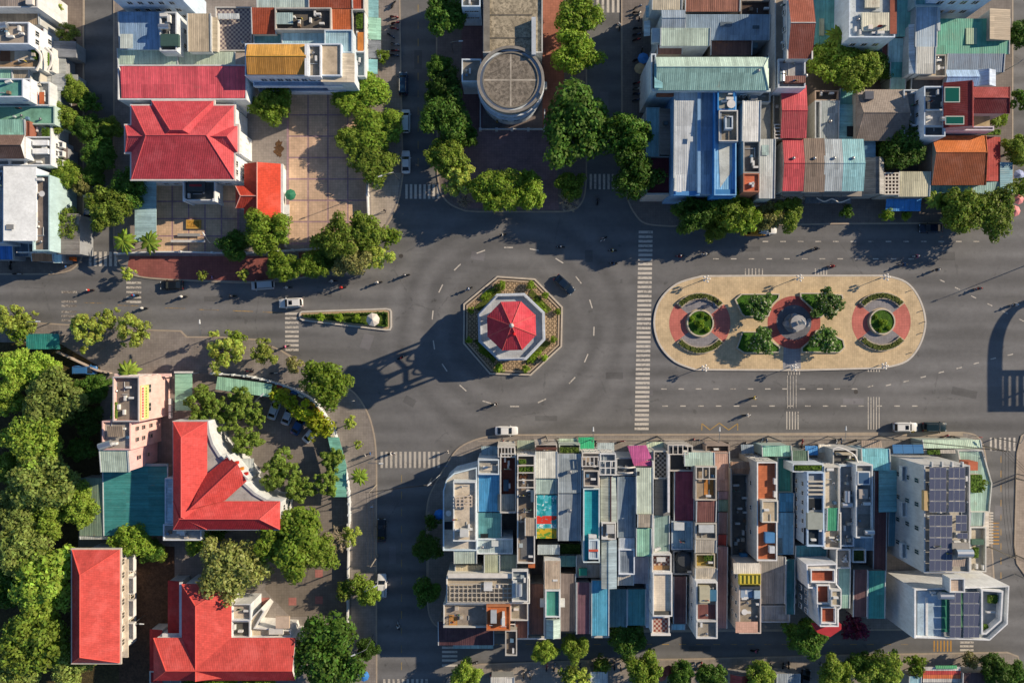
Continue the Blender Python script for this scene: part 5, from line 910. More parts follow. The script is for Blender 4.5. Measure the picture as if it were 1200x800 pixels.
b.win((287,51,400,89), 10.2, 'S', 9, [2.4,5.2,8.2], 1.2, 1.6, gl='g#31455a'); [b.balcony((287,51,400,89), 10.2, 'S', .03, .97, z, .9, 'w#cfd8e0') for z in (3.6, 6.7)]
b = Bd('house', 'house with steel blue ribbed roof beside a pale green lean-to at the left street', 'house', (160,40))
b.shed((138,14,187,57), 8.4, 'S', .6, 'sx#7d9ab8', walls='w#a9bfc2'); b.flat((141,40,156,57), 8.45, 'sx#b7c2bc'); b.shed((137,57,208,77), 7.0, 'S', .4, 'sx#a9bfae', walls='w#b5beb8'); b.vol((130,-30,212,-2), 12.0, 'w#bccbd8', 'c#9a9894'); b.win((130,-30,212,-2), 12, 'S', 5, [4,7,10], 1.0, 1.3); b.vol((187,14,207,60), 9.6, 'w#c5c9ca', 'c#67696a'); b.ac(194,20,8.95,0,1.5); b.ac(200,24,8.95,1.57,1.5); b.tank(195,34,8.95,0,1.0); b.box((188,40,209,54), 9.9, .8, 'p#3f5a55'); b.ac(192,30,8.95); b.win((187,14,207,60), 9.6, 'E', 2, [6], .9, 1.2)
b = Bd('house', 'cream roofed house with a patterned paved terrace to its east', 'house', (240,40))
b.shed((219,16,247,60), 8.6, 'S', .3, 'sx#b5a68c', walls='w#d3d3cf'); b.shed((245,20,254,60), 7.6, 'E', .3, 'sy#a59a84', walls='w#c3beb2'); b.vol((252,8,295,60), 5.8, 'w#b9b5ad', 'k#6f6670', par=.3); b.shed((200,61,276,77), 6.4, 'S', .3, 'sx#b4c4b0', walls='w#b9bfb2'); b.shed((255,16,280,22), 6.6, 'S', .2, 'sx#bcc3c4'); b.vent(286,52,5.6,1.4); b.box((276,62,288,76), 6.6, .8, 'c#9a9086')
b = Bd('house', 'house with rust brown clay tiles and a dark framed roof terrace', 'house', (350,20))
b.shed((294,9,323,39), 8.6, 'S', .5, 'tx#9a4a32', walls='w#b5aca0'); b.vol((322,9,388,35), 9.0, 'w#b3aca2', 'c#5a5650', par=.9); b.shed((323,15,343,28), 9.0, 'S', .2, 'sx#9ab0ae'); b.shed((388,11,413,35), 8.4, 'S', .5, 'tx#b8623a', walls='w#b5aca0'); b.shed((330,36,412,56), 7.4, 'S', .3, 'sx#9fc0c8', walls='w#b3bcbc'); b.shed((300,-12,361,9), 8.0, 'S', .4, 'sx#a9bcb8', walls='w#b3bcbc'); b.shed((361,-12,413,9), 8.2, 'S', .4, 'tx#8c4632', walls='w#b5aca0'); b.shed((297,40,330,52), 6.8, 'S', .2, 'sx#4f7f84', walls='w#9fa8a4'); b.clutter((345,14,384,32), 8.15, 3)
b = Bd('awning', 'row of teal and grey shopfront awnings along the upper street', 'awning', (437,45))
for r, m in (((427,-6,443,20), 'sy#6f9fa6'), ((429,20.5,446,46), 'sy#8ab9a6'), ((428,47,446,68), 'sy#6c727a'), ((428,69,442,86), 'sy#6fa3a8')): b.shed(r, 3.6, 'E', .4, m, name='awning_sheet')
[b.box((x,y,x+.7,y+.7), 3.2, 3.0, 'm#888888', 'post') for x in (430,441) for y in (2,22,45,66,84)]
b = Bd('house', 'row of small tiled shops along the upper street with white dividing walls', 'house', (415,45))
b.vol((400,-10,427,12), 7.6, 'w#b9b5ad', 'tx#a04a34', par=.2); b.vol((400,13,412,35), 7.8, 'w#c3c0b8', 'tx#b8552e', par=.2); b.vol((412,13,428,60), 6.6, 'w#cfd0cc', 'c#7e7a70'); b.vol((413,60,428,90), 6.8, 'w#c9cccb', 'c#8a9a9a'); b.flat((419,38,426,60), 6.65, 'c#c07a3a'); b.plants((418,16,425,34), 6.4, 14); b.win((412,13,428,60), 6.6, 'E', 3, [4], 1, 1.3)
# ---------------------------------------------------------------- far west row
b = Bd('house', 'house with faded brown flat roof at the upper left corner', 'house', (20,10))
b.vol((-30,-20,44,9), 10.0, 'w#c9c9c6', 'sx#857a72', par=.4); b.shed((-30,10,45,28), 7.4, 'S', .4, 'sx#97856c', walls='w#b5b5b0'); b.box((30,-4,38,5), 10.6, 1, 'p#d3cfc8'); b.shed((42,12,50,30), 5.5, 'E', .3, 'sy#8fb3b8', walls='w#b5b5b0')
b = Bd('house', 'white house with cluttered grey roof deck at the left edge', 'house', (20,40))
b.vol((-30,26,34,52), 11.4, 'w#d6dbe0', 'c#9c9388', par=.5); b.clutter((0,29,30,48), 10.95, 6); b.tank(6,33,10.9,.2,1.1); b.win((-30,26,34,52), 11.4, 'E', 2, [5,9], 1.0, 1.4); b.vol((34,27,52,54), 5.0, 'w#c9cfd4', 'c#b5693c'); b.shed((62,48,88,67), 4.2, 'E', .3, 'sy#6a6e76', walls='w#8d8f90')
b = Bd('house', 'house with curved white planted balconies at the left edge', 'house', (35,70))
b.vol((-30,54,47,80), 8.6, 'w#cfccc4', 'c#a0886c', par=.5); b.flat((0,55,12,72), 8.15, 'c#6f4c38'); b.flat((17,60,40,71), 8.15, 'c#c3b9a8')
for cx0 in (44, 57): cv = smooth([(cx0-4,56),(cx0+3,63),(cx0+4,72),(cx0-1,83)], 5); obj('balustrade', MB().tube([(*W(x, y, 8.8), 8.8) for x, y in cv], .25, 6), 'p#dcd8d0', b.o)
b.plants((38,58,44,70), 8.4, 21); b.plants((50,62,57,78), 6.0, 22); b.vol((47,56,62,84), 5.8, 'w#cfccc4', 'c#5f6a4c'); b.shed((62,66,76,86), 4.0, 'E', .3, 'sy#8f9494', walls='w#8d8f90')
b = Bd('house', 'house with beige and sea green roof strips at the left edge', 'house', (25,82))
b.shed((-30,72,14,92), 8.0, 'S', .3, 'sx#7fae9c', walls='w#b9bfb8'); b.shed((14,72,34,93), 7.8, 'S', .3, 'sx#9a8f7c', walls='w#b9bfb8'); b.vol((34,76,47,100), 7.0, 'w#b5ae9f', 'c#8f9c9c'); b.shed((47,80,58,103), 5.0, 'E', .3, 'sy#a3a8aa', walls='w#9fa3a3'); b.shed((60,86,76,106), 4.6, 'E', .3, 'sy#9aa0a4', walls='w#9fa3a3'); b.shed((76,87,90,100), 3.8, 'E', .3, 'sy#8c9090', walls='w#9fa3a3')
b = Bd('house', 'house with teal roof deck and orange balcony screens at the left edge', 'house', (20,105))
b.vol((-30,92,27,114), 11.0, 'w#c4ccd4', 'c#5f9a90', par=.5); b.ac(12,97,10.5,.3,1.2); b.vol((27,92,36,119), 9.0, 'w#d0d2d2', 'c#a34c34'); b.vol((36,96,58,124), 7.0, 'w#c9cbc9', 'c#9a9a94'); [b.flat((x,108,x+6,122), 7.05, 'p#b5623a', 'screen') for x in (38,46)]; b.win((-30,92,27,114), 11, 'E', 2, [5,8.5], 1, 1.3); b.shed((57,106,70,127), 4.6, 'E', .3, 'sy#9da5a4', walls='w#9fa3a3')
b = Bd('house', 'house with jade green deck stepping down toward the left street', 'house', (30,135))
b.vol((-30,124,64,146), 6.8, 'w#a9bdb2', 'c#6fa08c', par=.3); b.shed((-30,140,29,159), 8.0, 'S', .3, 'sx#82b3a3', walls='w#b5bfb8'); b.vol((30,142,35,160), 7.6, 'w#8f5a48', 'c#7c4a3c', par=.2); b.vol((36,143,60,168), 6.0, 'w#cfd2d0', 'c#9fb3a6'); b.plants((50,150,58,164), 6.0, 31)
b = Bd('house', 'white house with brown gabled top and stacked balconies at the left street', 'house', (25,172))
b.gable((-20,158,29,186), 10.2, 'x', 1.2, 'tx#6e5a52', walls='w#d3d3d0', mats2=['tx#5c4a44','tx#7c665c']); b.vol((-30,160,60,194), 7.6, 'w#d3d5d6', 'c#8c8c88'); [b.balcony((-30,160,60,194), 7.6, 'E', t, t+.2, 4.6, 1.0) for t in (.08,.4,.72)]; b.win((-30,160,60,194), 7.6, 'E', 3, [2.4,5.6], 1.0, 1.4); b.box((38,164,56,170), 8.0, .8, 'w#dfdfdc'); b.box((38,174,56,180), 8.0, .8, 'w#dfdfdc'); b.clutter((5,188,55,193), 7.0, 3); b.shed((58,172,78,200), 4.4, 'E', .3, 'sy#6a5f5c', walls='w#8d8f90')
b = Bd('warehouse', 'building with blank bright white roof beside a grey concrete strip', 'building', (25,240), dz=1.5)
b.shed((4,195,41,282), 8.2, 'E', .4, 'w#e6eaf0', walls='w#c9d0d6'); b.vol((38,205,58,294), 7.8, 'w#a8bfbe', 'c#7d726a'); b.flat((7,263,16,269), 8.35, 'p#8a8c8c', 'roof_light'); b.vol((-30,200,4,285), 7.6, 'w#b5bcc2', 'c#8a9096'); b.clutter((0,205,4,260), 6.95, 2); b.shed((57,210,66,296), 5.0, 'E', .2, 'sy#9fc3c6', walls='w#9fb0b0'); b.shed((66,250,92,298), 4.2, 'E', .3, 'sy#6f6a66', walls='w#8d8f90'); b.dish(52,228,7.1); b.ac(49,211,7.1,0,1.3); b.win((4,205,58,294), 7.8, 'S', 5, [2.5,5.5])
b = Bd('shop', 'shop with bright blue roof and orange signboard at the left corner', 'shop', (10,293))
b.shed((-20,283,15,304), 4.6, 'S', .3, 'sx#2c6fb8', walls='w#8f9498'); b.shed((36,297,62,306), 4.2, 'S', .3, 'sx#a8744c', walls='w#8f9498'); b.shed((15,284,34,300), 4.0, 'S', .3, 'sx#4c5a6a', walls='w#8f9498'); b.box((81,301,86,305), 2.8, 1.2, 'p#d8641e', 'sign'); b.shed((62,296,73,308), 4.0, 'S', .2, 'sx#b9d3d3', walls='w#8f9498')
# ---------------------------------------------------------------- south-west: pink house, red roofed compound, park side
b = Bd('house', 'tall pink house with roof terrace and vertical shop banner', 'house', (160,480))
hp = 13.0
b.vol((132,441,163,494), hp, 'w#dcb3a8', 'c#7e766e', par=1.0, cap='w#b9b6b2'); b.vol((119.5,493,153,527), hp-.3, 'w#dcb3a8', 'c#9a9690', par=.5); b.shed((116,526,150,553.5), hp-.6, 'S', .6, 'sx#a4b5a6', walls='w#dcb0aa'); b.shed((125,499,143,512), hp+.6, 'S', .4, 'sx#8d7c68'); b.tank(127,520,hp-.8,.3,1.2); b.ac(135,519,hp-.8,0,1.3); b.plants((131,471,137,490), hp-.6, 3, '#5f7a2c'); b.clutter((137,446,160,490), hp-1.0, 2)
b.box((134,437.5,200,441), 4.0, .5, 'w#d8b9ae', 'canopy'); b.win((132,441,163,494), hp, 'E', 2, [9.4], 1.7, 2.4, 'p#c9bdb6', 'g#1f2c33', .08); b.win((119,493,153.5,527), hp, 'E', 2, [5,8,10.5], .7, .8, 'p#8d8580', 'g#20282c', off=.02); b.win((116,526,150,553), hp, 'E', 1, [5,8.5], .7, .8, 'p#8d8580', 'g#20282c'); b.win((132,441,163,494), hp, 'N', 3, [4,7.5,10.8], 1.2, 1.5)
xe = rect((132,441,163,494), hp)[2]; ye = W(0,492,hp)[1]; yf = W(0,452,hp)[1]
bn = obj('banner', MB().box(xe+.02, ye, 9.6, xe+.22, yf, 12.6), 'p#dcd08a', b.o); obj('banner_strip', MB().box(xe+.225, ye+.15, 11.6, xe+.24, yf-.15, 12.5), 'p#e8dfd2', bn)
rnd = random.Random(9)
for k in range(11): y0 = ye+.35+k*(yf-ye-.6)/11; obj('letter', MB().box(xe+.245, y0, 11.75, xe+.255, y0+.42, 12.35), 'p#c03a34', bn)
for k in range(11): y0 = ye+.35+k*(yf-ye-.6)/11; obj('letter', MB().box(xe+.225, y0, 10.5, xe+.235, y0+.36, 10.95), 'p#5f9a3a', bn)
[b.ac(201, y, z, 1.57, 1.3) for y, z in ((470,2.4),(478,2.4),(486,2.4))]
b = Bd('shed', 'teal sheet roof with rust and leaf stains behind the pink house', 'shed', (145,590))
b.shed((120,546,197,628), 5.0, 'S', .4, 'sy#2f7f7c', walls='w#8d8a82'); b.shed((92,560,120.5,628), 4.6, 'W', .4, 'sxr#6f8470', walls='w#8d8a82'); b.box((120,543,197,546), 5.3, .4, 'p#7f959c', 'gutter'); b.shed((93,628,128,632), 4.2, 'S', .2, 'sx#b7bcb8', walls='w#8d8a82')
b = Bd('canopy', 'small mint canopy with white frame at the compound gate', 'canopy', (214,458))
b.shed((204.5,436,225,481), 3.8, 'W', .2, 'sy#84b59c'); b.box((204,435,226,437), 3.95, .2, 'p#d6d8d4', 'beam'); [b.box((x,y,x+1,y+1), 3.5, 3.4, 'w#cfd0cc', 'post') for x in (205,224) for y in (437,478)]
b = Bd('canopy', 'long mint green canopy along the compound wall', 'canopy', (286,453))
qc = poly([(255,441),(319,450),(316,465),(252.5,456)], 3.4); obj('roof', MB().prism(qc, 3.25, 3.4), 'sx#8fbfa4', b.o); [b.box((x,y,x+.8,y+.8), 3.2, 3.1, 'm#8a8a8a', 'post') for x, y in ((256,444),(286,448),(315,452),(255,453),(285,458),(312,462))]
b = Bd('compound_hall', 'Y-shaped hall with bright red roofs and curved white parapets', 'building', (250,570))
hh_ = 8.6
base = [(202,493),(244,493),(245.5,506),(250,520),(258,533),(265,537),(268,533),(290,561),(287,566),(299,577),(313,585),(329,588),(327,621),(203,621)]
b.vol(base, hh_-.2, 'w#c3c4c1', 'c#a3a29e', par=.25, t=.5, cap='w#b4b5b1')
b.gable((203,494,242.5,620), hh_, 'y', 2.2, 'ty#cf4a48', at=.38, hip0=.14, hip1=.13, mats2=['ty#c84444', 'ty#cb4d4a'], cap='p#d85a56'); b.gable((203,587,328,620), hh_+.02, 'x', 2.0, 'tx#cf4a48', at=.45, hip0=.1, hip1=.16, mats2=['tx#b52d36', 'tx#cb4d4a'], cap='p#d85a56')
e = [(*W(240,557,hh_), hh_), (*W(267,535,hh_), hh_), (*W(289,563.5,hh_), hh_), (*W(264,586,hh_), hh_)]; r0 = (*W(222,597,hh_+2.1), hh_+2.1); r1 = (*W(278.5,543.5,hh_+2.1), hh_+2.1)
dr = obj('diagonal_roof', MB().add([e[0], e[1], r1, r0], [(0,1,2,3)]).add([e[3], e[2], r1, r0], [(3,2,1,0)]).add([e[1], e[2], r1], [(0,1,2)]), 'tx#c84b46', b.o); obj('ridge_cap', MB().tube([r0, r1], .11, 5), 'p#d85a56', dr)
fc = smooth([(265.5,532),(272,541),(281,552),(291,561)], 4); obj('curved_parapet', MB().tube([(*W(x, y, 9.2), 9.2) for x, y in fc], .2, 6), 'w#c3c3be', b.o); [obj('sign_panel', MB().box(*W(x-1.6,y+1.6,8.2), 7.4, *W(x+1.6,y-1.6,8.2), 8.2), c, b.o) for x, y, c in ((277,542,'p#c03a30'),(283,549,'p#d08a30'),(288,555,'p#b83430'))]
b.vol((191,614,236,633), 6.2, 'w#cfd3d4', 'c#9a9c9a', par=.4); b.ac(214,622,5.85,0,1.6); b.clutter((194,616,230,630), 5.85, 3); b.vol((193,560,203,613), 6.6, 'w#b9c9d2', 'sy#9cb8c6', par=.2); b.win((203,494,244,620), hh_, 'N', 3, [2.5,6]); b.win((203,587,328,621), hh_, 'E', 2, [2.5,6]); b.box((274,537,297,552), 4.6, .3, 'sx#b7bfbc', 'entrance_canopy')
b = Bd('red_roof_house', 'long white house with bright red hipped roof beside the park trees', 'house', (112,710))
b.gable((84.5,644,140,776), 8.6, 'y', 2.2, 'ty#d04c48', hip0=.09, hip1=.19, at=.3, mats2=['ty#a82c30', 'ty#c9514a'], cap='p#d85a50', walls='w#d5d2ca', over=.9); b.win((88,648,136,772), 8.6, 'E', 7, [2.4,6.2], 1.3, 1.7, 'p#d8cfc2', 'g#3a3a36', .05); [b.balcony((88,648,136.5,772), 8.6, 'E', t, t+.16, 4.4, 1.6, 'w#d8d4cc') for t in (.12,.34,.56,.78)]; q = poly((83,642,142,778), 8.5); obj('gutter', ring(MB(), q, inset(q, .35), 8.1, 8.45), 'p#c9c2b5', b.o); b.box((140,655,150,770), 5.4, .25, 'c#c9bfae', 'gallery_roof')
b = Bd('villa', 'low villa with intersecting red hipped roofs in the bottom left', 'house', (255,750))
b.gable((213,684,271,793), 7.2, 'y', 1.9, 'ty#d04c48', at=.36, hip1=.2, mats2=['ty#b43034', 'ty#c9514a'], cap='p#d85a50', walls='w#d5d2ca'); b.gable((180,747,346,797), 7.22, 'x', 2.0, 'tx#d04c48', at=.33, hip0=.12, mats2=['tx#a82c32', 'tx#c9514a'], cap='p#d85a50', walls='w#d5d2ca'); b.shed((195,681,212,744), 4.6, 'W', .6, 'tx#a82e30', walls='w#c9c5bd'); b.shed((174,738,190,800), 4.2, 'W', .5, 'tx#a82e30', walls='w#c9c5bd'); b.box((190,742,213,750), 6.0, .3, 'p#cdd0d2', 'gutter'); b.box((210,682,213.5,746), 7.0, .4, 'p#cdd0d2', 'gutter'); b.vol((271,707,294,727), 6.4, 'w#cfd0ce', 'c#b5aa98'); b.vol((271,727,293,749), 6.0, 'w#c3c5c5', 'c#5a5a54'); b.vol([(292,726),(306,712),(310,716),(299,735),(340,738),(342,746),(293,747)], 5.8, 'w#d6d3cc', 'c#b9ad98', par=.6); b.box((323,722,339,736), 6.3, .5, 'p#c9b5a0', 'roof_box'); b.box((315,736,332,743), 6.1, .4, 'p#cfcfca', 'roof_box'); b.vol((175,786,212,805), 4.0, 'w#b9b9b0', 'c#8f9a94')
b = Bd('canopy', 'teal market canopy under pale street trees at the left edge', 'canopy', (48,400))
b.shed((30,391,69,409), 3.2, 'S', .3, 'sx#1f8076'); [b.box((x,y,x+.7,y+.7), 3.0, 2.9, 'm#888888', 'post') for x in (32,66) for y in (393,406)]
# bottom edge
b = Bd('market_stall', 'stall with red white and orange striped sheet roof at the bottom edge', 'stall', (1102,790))
for k, c in enumerate(('#c9c6c0','#c04038','#d8703a','#c9c6c0')): b.shed((1082,781+4.6*k,1126,785.6+4.6*k), 3.2-.1*k, 'S', .1, 'sx'+c, name='roof_strip')
b.shed((1097,780,1122,783), 3.5, 'N', .2, 'sx#2f8f5c', name='roof_strip'); [b.box((x,y,x+.8,y+.8), 2.8, 2.7, 'm#888888', 'post') for x in (1084,1123) for y in (784,797)]
b = Bd('shed', 'pale blue shed roof left of the striped stall', 'shed', (1073,795)); b.shed((1065,792,1080,808), 3.4, 'S', .2, 'sx#8fb8c4', walls='w#9a9a96')
b = Bd('shed', 'dark brown shed roof right of the striped stall', 'shed', (1152,795)); b.shed((1128,788,1165,812), 3.6, 'S', .2, 'sx#4a2c2a', walls='w#9a9a96')
b = Bd('shed', 'grey shed roof among the trees at the bottom edge', 'shed', (925,793)); b.shed((910,789,938,806), 3.4, 'S', .2, 'sx#8a949a', walls='w#9a9a96')
b = Bd('shed', 'white shed roof at the bottom edge near the small trees', 'shed', (701,795)); b.shed((692,787,712,806), 3.2, 'S', .2, 'sx#b9bfc0', walls='w#9a9a96')
b = Bd('shed', 'rust red tent roof at the bottom edge', 'shed', (868,798)); b.gable((856,790,880,810), 3.0, 'y', .8, 'sy#a8443a', walls='w#9a9a96')
b = Bd('shed', 'white fronted shed roof at the bottom edge by the street corner', 'shed', (590,798)); b.shed((575,793,603,810), 3.2, 'S', .2, 'sx#c4c2ba', walls='w#9a9a96')
# ================================================================ trees and planting
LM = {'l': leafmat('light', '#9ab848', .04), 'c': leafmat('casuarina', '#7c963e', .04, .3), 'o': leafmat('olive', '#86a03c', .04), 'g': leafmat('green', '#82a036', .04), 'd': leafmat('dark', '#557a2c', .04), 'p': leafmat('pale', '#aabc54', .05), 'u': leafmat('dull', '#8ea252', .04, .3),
      'y': leafmat('yellow', '#b6c634', .04), 'f': leafmat('frangipani', '#5a8238', .04, .3, '#c9cfb0'), 'v': leafmat('variegated', '#98a458', .05, .45, '#b5bd7a'), 'k': leafmat('balls', '#8aab32', .03, .3),
      'r': leafmat('bougainvillea', '#6a2844', .05), 'n': leafmat('brownish', '#94965a', .05), 'b': leafmat('twigs', '#8f8468', .02, .2)}
BARK = M('c#5c5044')
def crown_mesh(name, seed, n_cl, n_leaf, leaf, gap=.0, flat=.75, cl=(.24, .4), fill=1.0):
    rnd = random.Random(seed); mb = MB(); cls = []
    for k in range(n_cl):
        for _ in range(60):
            a = rnd.uniform(0, 6.283); r = math.sqrt(rnd.random())*(1-.25)
            lob = 1+.2*math.sin(3*a+seed)+.13*math.sin(5*a+seed*1.7)
            x, y = r*lob*math.cos(a), r*lob*math.sin(a); rr = rnd.uniform(*cl)
            zt = math.sqrt(max(0, 1-(r*.92)**2)); z = rnd.uniform(.25, 1)*zt if rnd.random() < .75 else rnd.uniform(-.1, .5)*zt
            if all((x-c[0])**2+(y-c[1])**2+(z-c[2])**2 > (gap*(rr+c[3]))**2 for c in cls): break
        cls.append((x, y, z, rr))
    tot = sum(c[3]**2 for c in cls)
    for x, y, z, rr in cls:
        for _ in range(int(n_leaf*rr*rr/tot)):
            d = Vector((rnd.gauss(0, 1), rnd.gauss(0, 1), rnd.gauss(.25, 1))).normalized()
            p = Vector((x, y, z*flat))+Vector((d.x*rr, d.y*rr, d.z*rr*.8))*rnd.uniform(.62, 1.08)
            nrm = (d+Vector((rnd.gauss(0, .5), rnd.gauss(0, .5), rnd.gauss(.45, .45)))).normalized()
            u = nrm.orthogonal().normalized(); u.rotate(Matrix.Rotation(rnd.uniform(0, 6.28), 3, nrm)); w = nrm.cross(u); s = leaf*rnd.choice((.5, .75, 1, 1.15, 1.5))*rnd.uniform(.85, 1.15)
            mb.add([p-u*s, p+w*s*.6, p+u*s, p-w*s*.6], [(0, 1, 2, 3)])
    return mb
def trunk_mesh(seed, n=5):
    rnd = random.Random(seed); mb = MB()
    mb.tube([(0,0,-.02),(rnd.uniform(-.05,.05),rnd.uniform(-.05,.05),.5),(rnd.uniform(-.08,.08),rnd.uniform(-.08,.08),1.0)], .075, 7, 0, .05)
    for k in range(n):
        a = 6.283*k/n+rnd.uniform(-.4, .4); r = rnd.uniform(.35, .65); z0 = rnd.uniform(.7, 1.0)
        m = (r*.45*math.cos(a), r*.45*math.sin(a), z0+rnd.uniform(.2,.35)); e = (r*math.cos(a), r*math.sin(a), z0+rnd.uniform(.45,.8))
        mb.tube([(0, 0, z0), m, e], .04, 5, 0, .014)
        for q in range(2):
            b2 = a+rnd.uniform(-.9, .9); mb.tube([m, (m[0]+.3*math.cos(b2), m[1]+.3*math.sin(b2), m[2]+.3)], .018, 4, 0, .007)
    return mb.mesh('trunk', BARK)
CR = {}
def crown_set(key, mats, count, *a, **k):
    for i in range(count):
        mb = crown_mesh('crown', 100+i*13+hash_(key) % 97, *a, **k)
        for m in mats: CR.setdefault((key, m), []).append(mb.mesh('crown', LM[m]))
crown_set('dense', 'ogduvnl', 6, 60, 9500, .046, gap=.4, cl=(.17, .3))
crown_set('open', 'cd', 4, 55, 5200, .05, gap=.5, cl=(.1, .2))
crown_set('sparse', 'pon', 4, 30, 2600, .055, gap=.5, cl=(.13, .24))
crown_set('small', 'gdokyprn', 3, 16, 1100, .1, gap=.3, cl=(.3, .45), flat=.8)
crown_set('frang', 'f', 3, 40, 2600, .075, gap=.42, cl=(.2, .3), flat=.6)
TRK = [trunk_mesh(i) for i in range(6)]
def bare_mesh(seed):
    rnd = random.Random(seed); mb = MB()
    def grow(p, d, L, r, lev):
        e = p+d*L; mb.tube([p, e], r, 4, 0, r*.6)
        if lev:
            for k in range(4): grow(p+d*L*rnd.uniform(.5, 1), (d+Vector((rnd.gauss(0, .7), rnd.gauss(0, .7), rnd.gauss(.05, .35)))).normalized(), L*.68, r*.6, lev-1)
    for k in range(6): a = k*1.05; grow(Vector((0, 0, 0)), Vector((math.cos(a), math.sin(a), .7)).normalized(), .42, .03, 3)
    return mb.mesh('crown', M('c#a89c84'))
BARE = [bare_mesh(3), bare_mesh(8)]
KD = {'l': 'light green', 'c': 'dark olive feathery', 'o': 'olive green', 'g': 'bright green', 'd': 'dark green', 'p': 'pale yellow-green sparse', 'u': 'dull grey-green', 'v': 'light speckled green', 'n': 'brownish olive', 'b': 'bare grey twigged', 'f': 'white flowering round', 'y': 'yellow', 'r': 'purple pink flowering', 'k': 'clipped ball'}
tr_ = random.Random(77)
def tree(px, py, r, k, where, h=None, ry=None, style=None, name='tree', cat='tree', group=None):
    """r, ry = crown radii in photo pixels; h = height of the crown top in metres"""
    h = h or max(3.2, min(11.0, r*.26+1.6)); hs = KZ
    zc = h*.62; x, y = W(px, py, zc); g_ = 1.08; rx = r/SC*(1-zc/ALT)*g_; ryy = (ry or r)/SC*(1-zc/ALT)*g_
    style = style or ('open' if k == 'c' else 'sparse' if k == 'p' else 'frang' if k == 'f' else 'dense' if r >= 13 and (('dense', k) in CR) else 'small')
    t = empty(name, (x, y, hs)); tag(t, f'{KD[k]} {name.replace("_", " ")} {where}', cat, group)
    zb = h*.46; me = tr_.choice(BARE) if k == 'b' else tr_.choice(CR[(style, k)])
    link('crown', me, t, (0, 0, zb), tr_.uniform(0, 6.28) if abs(rx-ryy) < .5 else tr_.choice((0, math.pi)), (rx, ryy, (h-zb)/.98))
    tk = tr_.choice(TRK); s = zb*1.0; link('trunk', tk, t, (0, 0, 0), tr_.uniform(0, 6.28), (min(rx*1.1, 3.6), min(ryy*1.1, 3.6), s*.95))
    return t
T = tree
nw = 'by the far left street'
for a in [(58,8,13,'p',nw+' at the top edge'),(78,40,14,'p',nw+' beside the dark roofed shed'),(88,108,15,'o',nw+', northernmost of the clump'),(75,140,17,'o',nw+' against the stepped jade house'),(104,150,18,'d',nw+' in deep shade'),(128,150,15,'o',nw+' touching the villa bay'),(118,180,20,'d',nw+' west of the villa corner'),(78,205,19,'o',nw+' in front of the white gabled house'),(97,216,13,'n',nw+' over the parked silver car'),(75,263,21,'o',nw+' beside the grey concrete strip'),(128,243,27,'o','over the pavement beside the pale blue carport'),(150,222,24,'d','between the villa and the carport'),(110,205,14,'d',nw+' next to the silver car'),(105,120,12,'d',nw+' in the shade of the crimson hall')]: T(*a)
T(320,124,24,'g','between the crimson hall and the east courtyard'); T(428,106,32,'g','at the upper street beside the teal awnings',ry=23,h=5.5); T(404,117,16,'g','at the north end of the east courtyard'); T(441,152,34,'g','over the pavement of the upper street',ry=28,h=5.2); T(438,188,30,'o','at the lower end of the upper street pavement',ry=26,h=5.2); T(412,165,18,'o','leaning over the east courtyard',h=5)
T(313,272,30,'g','between the annex and the red brick pavement',ry=26); T(275,288,18,'d','beside the courtyard lamp'); T(331,313,20,'g','over the parked silver van'); T(366,309,18,'g','at the road beside the courtyard wall'); T(396,283,26,'o','in the courtyard corner by the main road'); T(430,272,23,'o','at the corner, half over the white courtyard wall'); T(443,298,19,'p','at the curved kerb of the upper street corner',style='dense' if False else None); T(412,302,22,'n','over the kerb west of the street corner'); T(457,277,12,'g','at the tip of the pavement corner'); T(385,302,14,'d','in the shaded courtyard corner')
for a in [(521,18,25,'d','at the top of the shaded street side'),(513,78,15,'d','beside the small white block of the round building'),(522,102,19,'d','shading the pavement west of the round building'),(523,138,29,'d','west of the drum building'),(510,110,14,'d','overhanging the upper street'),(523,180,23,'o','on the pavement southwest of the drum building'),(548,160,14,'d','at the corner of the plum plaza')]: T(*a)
T(537,214,22,'p','at the upper street corner before the plum plaza'); T(527,195,16,'p','half shading the zebra crossing'); T(545,235,13,'b','at the corner kerb of the plum plaza'); T(449,65,8,'g','in front of the teal awnings'); T(580,223,28,'g','on the plum plaza, left of two',ry=30); T(619,225,21,'g','on the plum plaza, right of two',ry=24); T(678,17,28,'g','beside the red brick strip at the top edge'); T(674,62,29,'g','beside the red brick strip, below its twin',ry=24); T(678,146,43,'d','broad and feathery, east of the drum building',ry=48,h=13); T(735,160,28,'d','at the mouth of the side street',h=13); T(744,205,28,'d','over the maroon forecourt corner',h=12.5); T(668,218,17,'g','small beneath the broad feathery crown'); T(667,236,17,'b','at the kerb below the broad feathery crown')
T(975,72,27,'o','beside the tall white tiled house'); T(1004,82,27,'o','before the cluster of teal sheds'); T(985,50,16,'p','below the flat teal roof'); T(1028,80,16,'d','squeezed against the teal sheds'); T(1056,172,28,'d','between the grey tiled and orange tiled houses'); T(1101,165,9,'p','on the orange tiled ridge side',style='small'); T(1197,40,19,'d','at the top right corner'); T(1193,117,12,'d','at the right edge beside the dark red tiled house'); T(1192,176,18,'o','at the right edge beside the orange tiled house'); T(1172,140,9,'g','in the front garden of the dark red tiled house'); T(1197,218,11,'g','at the right edge by the pavement corner')
